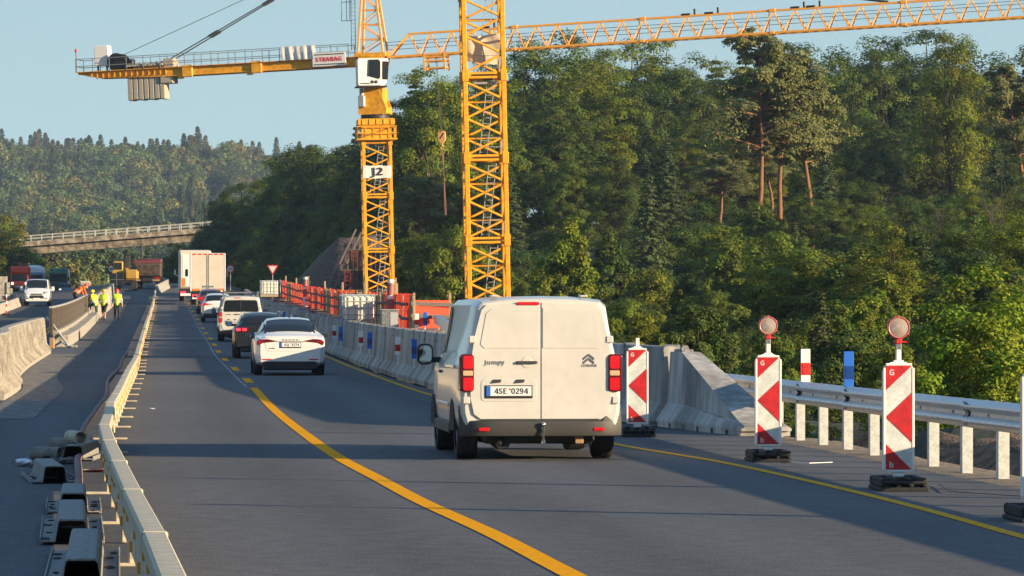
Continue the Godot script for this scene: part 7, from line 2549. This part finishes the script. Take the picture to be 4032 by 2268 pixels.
func bare(seed_: int, H: float) -> MB:
	var r := RandomNumberGenerator.new()
	r.seed = seed_
	var T := MB.new()
	var todo := [[Vector3.ZERO, Vector3(0.1, 1, 0), H * 0.45, H * 0.012, 0]]
	while todo:
		var q: Array = todo.pop_back()
		var e: Vector3 = q[0] + q[1].normalized() * q[2]
		T.tube(q[0], e, q[3], q[3] * 0.6, 5 if q[4] > 1 else 7, false)
		if q[4] < 4:
			for k in (3 if q[4] < 3 else 2):
				var dd: Vector3 = (q[1].normalized() + rdir(r) * 0.75 + Vector3(0, 0.08, 0)).normalized()
				todo.append([q[0].lerp(e, r.randf_range(0.55, 1.0)), dd, q[2] * r.randf_range(0.5, 0.72), q[3] * 0.55, q[4] + 1])
	return T
func leaf_mat(tint: Color, back: Color) -> StandardMaterial3D:
	var m := mk(tint, 0.75, 0.0, 0.3)
	m.vertex_color_use_as_albedo = true
	m.backlight_enabled = true
	m.backlight = back
	m.cull_mode = BaseMaterial3D.CULL_DISABLED
	return m
const SKYLINE := [[530, 560], [560, 492], [600, 466], [650, 455], [690, 420], [720, 345], [745, 318], [800, 312], [850, 322], [890, 265], [920, 232], [960, 192], [1000, 168], [1060, 160], [1120, 152], [1180, 152], [1290, 150], [1360, 105], [1410, 62], [1450, 70], [1500, 100], [1580, 92], [1640, 130], [1700, 112], [1760, 118], [1830, 118], [1880, 70], [1930, 118], [1990, 142], [2050, 112], [2120, 98], [2200, 96], [2260, 90], [2330, 80], [2400, 76], [2460, 84], [2500, 98], [2540, 62], [2640, 40], [2900, 60]]
func skyline(x: float) -> float:
	for i in SKYLINE.size() - 1:
		if x <= SKYLINE[i + 1][0]:
			return lerpf(SKYLINE[i][1], SKYLINE[i + 1][1], clampf((x - SKYLINE[i][0]) / (SKYLINE[i + 1][0] - SKYLINE[i][0]), 0, 1))
	return 60.0
var protos := {}
func plant_tree(kind: String, idx: int, x: float, d: float, h: float, mats: Array, called: String, label: String, cat: String, group: String, spread := 1.0) -> void:
	var p: Array = protos[kind][idx % protos[kind].size()]
	var y := ter(x, d) - 0.15
	var t := thing(called, label, cat, Vector3(x, y, -d), rng.randf() * TAU if kind != "pine" else rng.randf_range(-0.3, 0.3), group)
	var s: float = h / p[2]
	var sp := s * spread * rng.randf_range(0.9, 1.12)
	t.scale = Vector3(sp, s, sp)
	var tk := part("trunk", p[1], mats[1], t)
	var cr := part("crown", p[0], mats[0], t)
func tall(off: float) -> String:
	return "skyline " if off < 20.0 else "second rank " if off < 100.0 else "lower " if off < 230.0 else "wood edge "
func zone(px: float) -> String:
	for q in [[650.0, " above the box trucks"], [780.0, " behind the give way sign"], [985.0, " behind the earth bank"], [1170.0, " between the two crane masts"], [1330.0, " behind the nearer crane mast"], [1560.0, " above the white van"], [1800.0, " around the broad spruce"], [2110.0, " around the pine group"], [2330.0, " behind the bare trees"]]:
		if px < q[0]:
			return q[1]
	return " behind the large leafy bush"
func forest() -> void:
	rng.seed = 4242
	var g := Color(0.142, 0.19, 0.034)
	protos.broad = []
	for q in [[1, 20.0, 4.8, 0.14, 125, 260], [2, 20.0, 4.2, 0.18, 115, 260], [3, 20.0, 5.4, 0.12, 140, 255], [4, 20.0, 3.8, 0.10, 110, 260], [5, 20.0, 4.4, 0.16, 105, 270]]:
		var m := broadleaf(q[0], q[1], q[2], q[3], q[4], q[5], 0.25, g, rng.randf_range(-0.3, 0.3))
		protos.broad.append([m[0], m[1], 20.0])
	protos.shrub = []
	for q in [[11, 5.0, 2.0, 0.02, 90, 200], [12, 5.0, 1.6, 0.02, 80, 200]]:
		var m := broadleaf(q[0], q[1], q[2], q[3], q[4], q[5], 0.15, g)
		protos.shrub.append([m[0], m[1], 5.0])
	protos.bush = []
	var mb := broadleaf(15, 5.0, 2.1, 0.02, 170, 190, 0.12, Color(0.17, 0.235, 0.034))
	protos.bush.append([mb[0], mb[1], 5.0])
	protos.spruce = []
	for q in [[21, 2.9], [22, 3.4]]:
		var m := spruce(q[0], 18.0, q[1], 0.26, Color(0.085, 0.115, 0.045))
		protos.spruce.append([m[0], m[1], 18.0])
	protos.pine = []
	for q in [[31, 4.3, 0.05], [32, 3.9, -0.08], [33, 4.1, 0.12]]:
		var m := pine(q[0], 20.0, q[1], 0.24, Color(0.155, 0.175, 0.07), q[2])
		protos.pine.append([m[0], m[1], 20.0])
	var bark := skin(mk(lin(0.10, 0.075, 0.055), 0.95), M.grain, 0.9, false)
	var bark_pine := skin(mk(lin(0.33, 0.155, 0.075), 0.9), M.grain, 0.8, false)
	var W := func(r: float, gg: float, b: float) -> Color: return Color(r, gg, b).linear_to_srgb()
	var mats := {
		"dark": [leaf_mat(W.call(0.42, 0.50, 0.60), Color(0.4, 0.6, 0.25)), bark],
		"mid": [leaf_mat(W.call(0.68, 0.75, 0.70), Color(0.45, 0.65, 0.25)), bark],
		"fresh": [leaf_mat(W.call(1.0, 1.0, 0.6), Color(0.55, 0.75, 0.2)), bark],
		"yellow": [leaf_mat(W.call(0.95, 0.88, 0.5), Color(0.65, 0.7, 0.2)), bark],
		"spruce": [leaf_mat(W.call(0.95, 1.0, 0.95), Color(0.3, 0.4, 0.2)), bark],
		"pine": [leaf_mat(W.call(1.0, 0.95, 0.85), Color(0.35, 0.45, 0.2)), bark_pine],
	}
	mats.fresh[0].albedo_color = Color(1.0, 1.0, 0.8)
	M.leafmats = mats
	var lab := {
		"dark": ["broadleaf_tree", "dark green broadleaf tree in the dense wood", "dark broadleaf trees of the wood"],
		"mid": ["broadleaf_tree", "mid green broadleaf tree in the dense wood", "mid green broadleaf trees of the wood"],
		"fresh": ["broadleaf_tree", "bright fresh green broadleaf tree in the dense wood", "fresh green trees of the wood"],
		"yellow": ["broadleaf_tree", "yellowish green broadleaf tree catching the sun in the wood", "yellowish trees of the wood"],
		"spruce": ["spruce_tree", "dark pointed spruce in the dense wood", "spruces of the wood"],
		"pine": ["pine_tree", "pine with bare reddish trunk in the dense wood", "pines of the wood"],
	}
	# rows of the wood on the right, back to front
	var i := 0
	for row in [[105.0, 0.0, 70.0, 980.0], [72.0, 55.0, 85.0, 985.0], [44.0, 135.0, 100.0, 990.0], [20.0, 250.0, 115.0, 1005.0], [2.0, 380.0, 115.0, 1010.0]]:
		var x: float = row[3]
		while x < 2760.0:
			var d: float = 405.0 + row[0] + rng.randf_range(-8.0, 8.0) + (x - 1000.0) * 0.05
			if x < 1035.0:
				x += 20.0
				continue
			var px := x + rng.randf_range(-14, 14)
			var top: float = skyline(px) + row[1] + rng.randf_range(-4.0, 30.0 + row[1] * 0.35)
			var X := (px - 1288.0) / 11000.0 * d
			var h := 1.61 + (760.0 - top) / 11000.0 * d - ter(X, d)
			var k := rng.randf()
			var kind := "broad"
			var m := "mid"
			if k < 0.14:
				kind = "spruce"
				m = "spruce"
			elif k < 0.24:
				kind = "pine"
				m = "pine"
			elif k < 0.56:
				m = "dark"
			elif k < 0.68:
				m = "fresh"
			elif k < 0.80:
				m = "yellow"
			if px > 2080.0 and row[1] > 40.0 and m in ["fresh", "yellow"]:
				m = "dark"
			var l: Array = lab[m]
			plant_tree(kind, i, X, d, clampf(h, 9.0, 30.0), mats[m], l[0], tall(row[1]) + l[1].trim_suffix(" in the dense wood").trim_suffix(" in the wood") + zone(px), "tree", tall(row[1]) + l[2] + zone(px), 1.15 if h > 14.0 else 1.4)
			i += 1
			x += row[2] * rng.randf_range(0.7, 1.3)
	# darker flank to the left, behind the cranes
	for row in [[60.0, 0.0], [30.0, 45.0], [0.0, 110.0], [-6.0, 190.0]]:
		var x := 552.0
		while x < 1030.0:
			if x > 925.0 and row[0] > 10.0:
				break
			var d: float = 545.0 + (905.0 - x) * 0.2 + row[0] * clampf((x - 540.0) / 120.0, 0.25, 1.0) + rng.randf_range(-5, 5)
			var px := x + rng.randf_range(-8, 8)
			var top: float = minf(skyline(px) + row[1] + rng.randf_range(0.0, 25.0), 640.0)
			var X := (px - 1288.0) / 11000.0 * d
			var y0 := ter(X, d)
			var h := 1.61 + (760.0 - top) / 11000.0 * d - y0
			var m: String = ["dark", "mid", "dark", "spruce", "mid", "yellow"][rng.randi() % 6]
			var l: Array = lab[m]
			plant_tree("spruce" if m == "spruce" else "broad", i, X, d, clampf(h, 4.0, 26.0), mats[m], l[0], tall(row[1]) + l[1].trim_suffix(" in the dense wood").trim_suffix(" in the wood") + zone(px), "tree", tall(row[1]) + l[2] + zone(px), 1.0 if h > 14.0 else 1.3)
			i += 1
			x += rng.randf_range(26.0, 40.0)
	# the big pines and single trees that stand out
	for q in [["pine", 0, 1898.0, 388.0, 62.0, "pine", "pine_tree", "tall pine with straight pale trunk in the middle of the sunlit pine group"], ["pine", 2, 1955.0, 392.0, 128.0, "pine", "pine_tree", "leaning pine with orange upper trunk in the sunlit pine group"], ["pine", 1, 2035.0, 396.0, 118.0, "pine", "pine_tree", "pine with thin slanting trunk at the edge of the sunlit pine group"], ["pine", 1, 2572.0, 405.0, 150.0, "pine", "pine_tree", "sunlit pine with orange trunk beside the bare tree"], ["spruce", 0, 1632.0, 352.0, 432.0, "spruce", "spruce_tree", "broad olive spruce standing in front of the wood"], ["broad", 0, 1090.0, 428.0, 168.0, "fresh", "broadleaf_tree", "fresh green tree directly behind the crane hook"], ["broad", 1, 1030.0, 434.0, 200.0, "mid", "broadleaf_tree", "tall green tree right behind the crane cab"], ["broad", 2, 2390.0, 470.0, 78.0, "yellow", "broadleaf_tree", "pale yellow green tree on the skyline with drooping crown"]]:
		var d: float = q[3]
		var X: float = (q[2] - 1288.0) / 11000.0 * d
		var h: float = 1.61 + (760.0 - q[4]) / 11000.0 * d - ter(X, d)
		plant_tree(q[0], q[1], X, d, h, mats[q[5]], q[6], q[7], "tree", "", 1.25 if q[0] == "spruce" else 1.0)
	# young growth in front
	for q in 46:
		var px := 1010.0 + 1600.0 * (q + rng.randf()) / 46.0
		var d := rng.randf_range(275.0, 345.0 + (px - 1000.0) * 0.05)
		var X := (px - 1288.0) / 11000.0 * d
		if X < 1.5 and d < 345.0:
			d = rng.randf_range(346.0, 352.0)
			X = (px - 1288.0) / 11000.0 * d
		var top := rng.randf_range(560.0, 690.0)
		var h := 1.61 + (760.0 - top) / 11000.0 * d - ter(X, d)
		var m: String = ["fresh", "mid", "yellow", "mid", "dark"][rng.randi() % 5]
		plant_tree("shrub", q, X, d, clampf(h, 2.5, 8.5), mats[m], "young_tree", {"fresh": "bright green young tree in the undergrowth before the wood", "mid": "mid green young tree in the undergrowth before the wood", "yellow": "yellowish young tree in the undergrowth before the wood", "dark": "dark green young tree in the undergrowth before the wood"}[m].trim_suffix(" before the wood") + zone(px), "young tree", "young growth, " + m + zone(px))
	for q in 34:
		var d := rng.randf_range(120.0, 235.0)
		var px := 1560.0 + 1060.0 * (q + rng.randf()) / 34.0
		var X := (px - 1288.0) / 11000.0 * d
		if X < 4.0 or (absf(X + 1.2) < 5.0 and absf(d - 234.0) < 8.0):
			X += 5.0
		var top := rng.randf_range(745.0, 860.0)
		var h := 1.61 + (760.0 - top) / 11000.0 * d - ter(X, d)
		var m: String = ["fresh", "mid", "yellow", "mid", "dark"][rng.randi() % 5]
		plant_tree("shrub", q, X, d, clampf(h, 1.2, 4.5), mats[m], "shrub", {"fresh": "bright green shrub in the hollow beyond the guard rail", "mid": "mid green shrub in the hollow beyond the guard rail", "yellow": "yellowish shrub in the hollow beyond the guard rail", "dark": "dark green shrub in the hollow beyond the guard rail"}[m] + zone(px).replace("around", "below").replace("above", "near"), "shrub", "shrubs beyond the guard rail, " + m + zone(px))
	for q in 95:
		var px := 1330.0 + 1290.0 * (q + rng.randf()) / 95.0
		var d := rng.randf_range(215.0, 400.0)
		var X := (px - 1288.0) / 11000.0 * d
		if X < 7.0:
			continue
		var h := minf((X + 3.0) * 0.215 + 0.8, rng.randf_range(6.0, 11.5))
		h *= rng.randf_range(0.75, 1.0)
		var m: String = ["fresh", "mid", "yellow", "mid", "dark", "dark", "spruce"][rng.randi() % 7]
		plant_tree("spruce" if m == "spruce" else "broad" if h > 5.5 else "shrub", q, X, d, h, mats[m], "young_tree", {"fresh": "bright green small tree", "mid": "mid green small tree", "yellow": "yellowish small tree", "dark": "dark green small tree", "spruce": "small dark spruce"}[m] + " on the slope" + zone(px), "young tree", "small trees on the slope, " + m + zone(px), 1.5 if m != "spruce" else 1.2)
	for q in [["bush", 2470.0, 104.0, 706.0, "fresh", "bush", "large bright green leafy bush close behind the guard rail", 1.0], ["bush", 2570.0, 110.0, 745.0, "fresh", "bush", "fresh green bush growing against the large leafy bush", 0.9], ["spruce", 2068.0, 150.0, 722.0, "pine", "young_conifer", "small tan green conifer behind the blue delineator", 1.3], ["spruce", 1512.0, 330.0, 665.0, "spruce", "young_conifer", "small pointed conifer in the undergrowth", 1.2]]:
		var d: float = q[2]
		var X: float = (q[1] - 1288.0) / 11000.0 * d
		var h: float = 1.61 + (760.0 - q[3]) / 11000.0 * d - ter(X, d)
		plant_tree(q[0], 0, X, d, h, mats[q[4]], q[5], q[6], "bush" if q[0] == "bush" else "tree", "", q[7])
	for q in [[2480.0, 300.0, 7.5, "leafless grey tree with spreading branches in the shaded hollow"], [2330.0, 322.0, 7.0, "second leafless tree with tangled branches in the shaded hollow"]]:
		var d: float = q[1]
		var X: float = (q[0] - 1288.0) / 11000.0 * d
		var t := thing("bare_tree", q[3], "tree", Vector3(X, ter(X, d), -d))
		part("branches", bare(int(q[0]), q[2] * 1.4), skin(mk(lin(0.09, 0.075, 0.065), 0.95), M.grain, 0.9, false), t, 60.0)
	# left edge and hedge by the overpass
	for q in [[4.0, 646.0, 548.0, "yellow"], [-34.0, 640.0, 525.0, "yellow"], [30.0, 652.0, 610.0, "fresh"], [110.0, 680.0, 655.0, "fresh"], [385.0, 640.0, 668.0, "mid"], [415.0, 625.0, 648.0, "dark"], [445.0, 610.0, 622.0, "mid"], [475.0, 615.0, 632.0, "dark"], [505.0, 640.0, 600.0, "mid"], [530.0, 630.0, 560.0, "dark"]]:
		var d: float = q[1]
		var X: float = (q[0] - 1288.0) / 11000.0 * d
		var h: float = 1.61 + (760.0 - q[2]) / 11000.0 * d - ter(X, d)
		var left: bool = q[0] < 200.0
		plant_tree("broad", i, X, d, clampf(h, 4.0, 20.0), mats[q[3]], "broadleaf_tree", "sunlit yellow green tree at the end of the overpass by the opposite lane" if left else "rounded tree in the hedge under the overpass", "tree", "trees at the near end of the overpass" if left else "trees in the hedge under the overpass", 1.5)
		i += 1
	ground_cover()
	far_wood()
func far_wood() -> void:
	var kinds := []
	var r := RandomNumberGenerator.new()
	r.seed = 99
	for q in [[51, 16.0, 5.0, 0.06, 90, 46], [52, 15.0, 5.6, 0.05, 90, 46]]:
		kinds.append(broadleaf(q[0], q[1], q[2], q[3], q[4], q[5], 0.62, Color(0.13, 0.165, 0.062))[0])
	kinds.append(spruce(53, 19.0, 3.6, 0.5, Color(0.085, 0.11, 0.055))[0])
	var list := [[], [], []]
	var dh := 2350.0
	var dr := find_d(420.0, 655.0, 1300.0, 2620.0)
	var n := 0
	while n < 7000:
		var f := r.randf()
		var d := sqrt(lerpf(740.0 * 740.0, 2920.0 * 2920.0, f))
		var px := r.randf_range(-60.0, 800.0)
		var X := (px - 1288.0) / 11000.0 * d
		# clearings: in front of the houses, the meadow, the road corridor
		var y := ter(X, d)
		var py := 760.0 - (y + 10.0 - 1.61) * 11000.0 / d
		if d < dh + 8.0 and absf(px - 530.0) < 44.0 and d > dh - 330.0:
			n += 1
			continue
		if d < dr + 8.0 and absf(px - 420.0) < 20.0 and d > 850.0:
			n += 1
			continue
		if d > 1250.0 and d < 1810.0 and px < 150.0 and px > 30.0:
			n += 1
			continue
		var k := 2 if noise.get_noise_2d(X * 0.5, d * 0.15) + r.randf_range(-0.3, 0.3) > 0.26 else r.randi() % 2
		var s := r.randf_range(0.75, 1.25) * clampf(d / 1450.0, 0.75, 1.7)
		list[k].append([Transform3D(Basis(Vector3.UP, r.randf() * TAU).scaled(Vector3(s, s * r.randf_range(0.85, 1.15), s)), Vector3(X, y - 0.5, -d)), r.randf_range(0.7, 1.3), r.randf_range(0.0, 1.0)])
		n += 1
	var m := leaf_mat(Color.WHITE, Color(0.4, 0.5, 0.25))
	for k in 3:
		var mm := MultiMesh.new()
		mm.transform_format = MultiMesh.TRANSFORM_3D
		mm.use_colors = true
		mm.mesh = kinds[k]
		mm.instance_count = list[k].size()
		for q in list[k].size():
			mm.set_instance_transform(q, list[k][q][0])
			var t: float = list[k][q][1]
			var wv: float = list[k][q][2]
			mm.set_instance_color(q, Color(t * lerpf(0.85, 1.45, wv * wv), t, t * lerpf(1.1, 0.8, wv)))
		var o := MultiMeshInstance3D.new()
		o.name = numbered("far_wood")
		o.multimesh = mm
		o.material_override = m
		add_child(o)
		tag(o, ["distant mixed wood covering the far hill, rounded crowns", "distant mixed wood covering the far hill, broad crowns", "distant conifers mixed into the wood on the far hill"][k], "wood", "", "stuff")

func ground_cover() -> void:
	var r := RandomNumberGenerator.new()
	r.seed = 321
	var L := Leaves.new()
	for k in 16:
		var a := r.randf() * TAU
		clump(L, r, Vector3(cos(a) * 0.55 * r.randf(), r.randf_range(0.15, 0.75), sin(a) * 0.55 * r.randf()), r.randf_range(0.25, 0.42), 0.8, 75, 0.075, Color(0.08, 0.115, 0.03), Vector3.UP)
	var mm := MultiMesh.new()
	mm.transform_format = MultiMesh.TRANSFORM_3D
	mm.use_colors = true
	mm.mesh = L.mesh()
	var list := []
	for q in 6500:
		var d := sqrt(lerpf(70.0 * 70.0, 480.0 * 480.0, r.randf()))
		var e := right_edge(d)
		var X := r.randf_range(e + (7.5 if d < 95.0 else 5.5), 0.13 * d + 6.0)
		if X < e + 5.0 or noise.get_noise_2d(X * 4.0, d * 4.0) < -0.28:
			continue
		var s := r.randf_range(0.6, 1.5) * clampf(d / 200.0, 0.5, 1.4)
		list.append([Transform3D(Basis(Vector3.UP, r.randf() * TAU).scaled(Vector3(s, s * r.randf_range(0.7, 1.3), s)), Vector3(X, ter(X, d) - 0.1, -d)), r.randf_range(0.55, 1.2), r.randf()])
	mm.instance_count = list.size()
	for q in list.size():
		mm.set_instance_transform(q, list[q][0])
		var t: float = list[q][1]
		mm.set_instance_color(q, Color(t * lerpf(0.7, 1.3, list[q][2]), t, t * 0.8))
	var o := MultiMeshInstance3D.new()
	o.name = numbered("undergrowth")
	o.multimesh = mm
	o.material_override = leaf_mat(Color.WHITE, Color(0.45, 0.6, 0.25))
	add_child(o)
	tag(o, "low green brambles and weeds covering the ground before the wood", "undergrowth", "", "stuff")

func build_all() -> void:
	barriers()
	cranes()
	vehicles()
	works()
	var t := Time.get_ticks_msec()
	people()
	print("people ", Time.get_ticks_msec() - t)
	background()
	forest()
	print("forest ", Time.get_ticks_msec() - t)
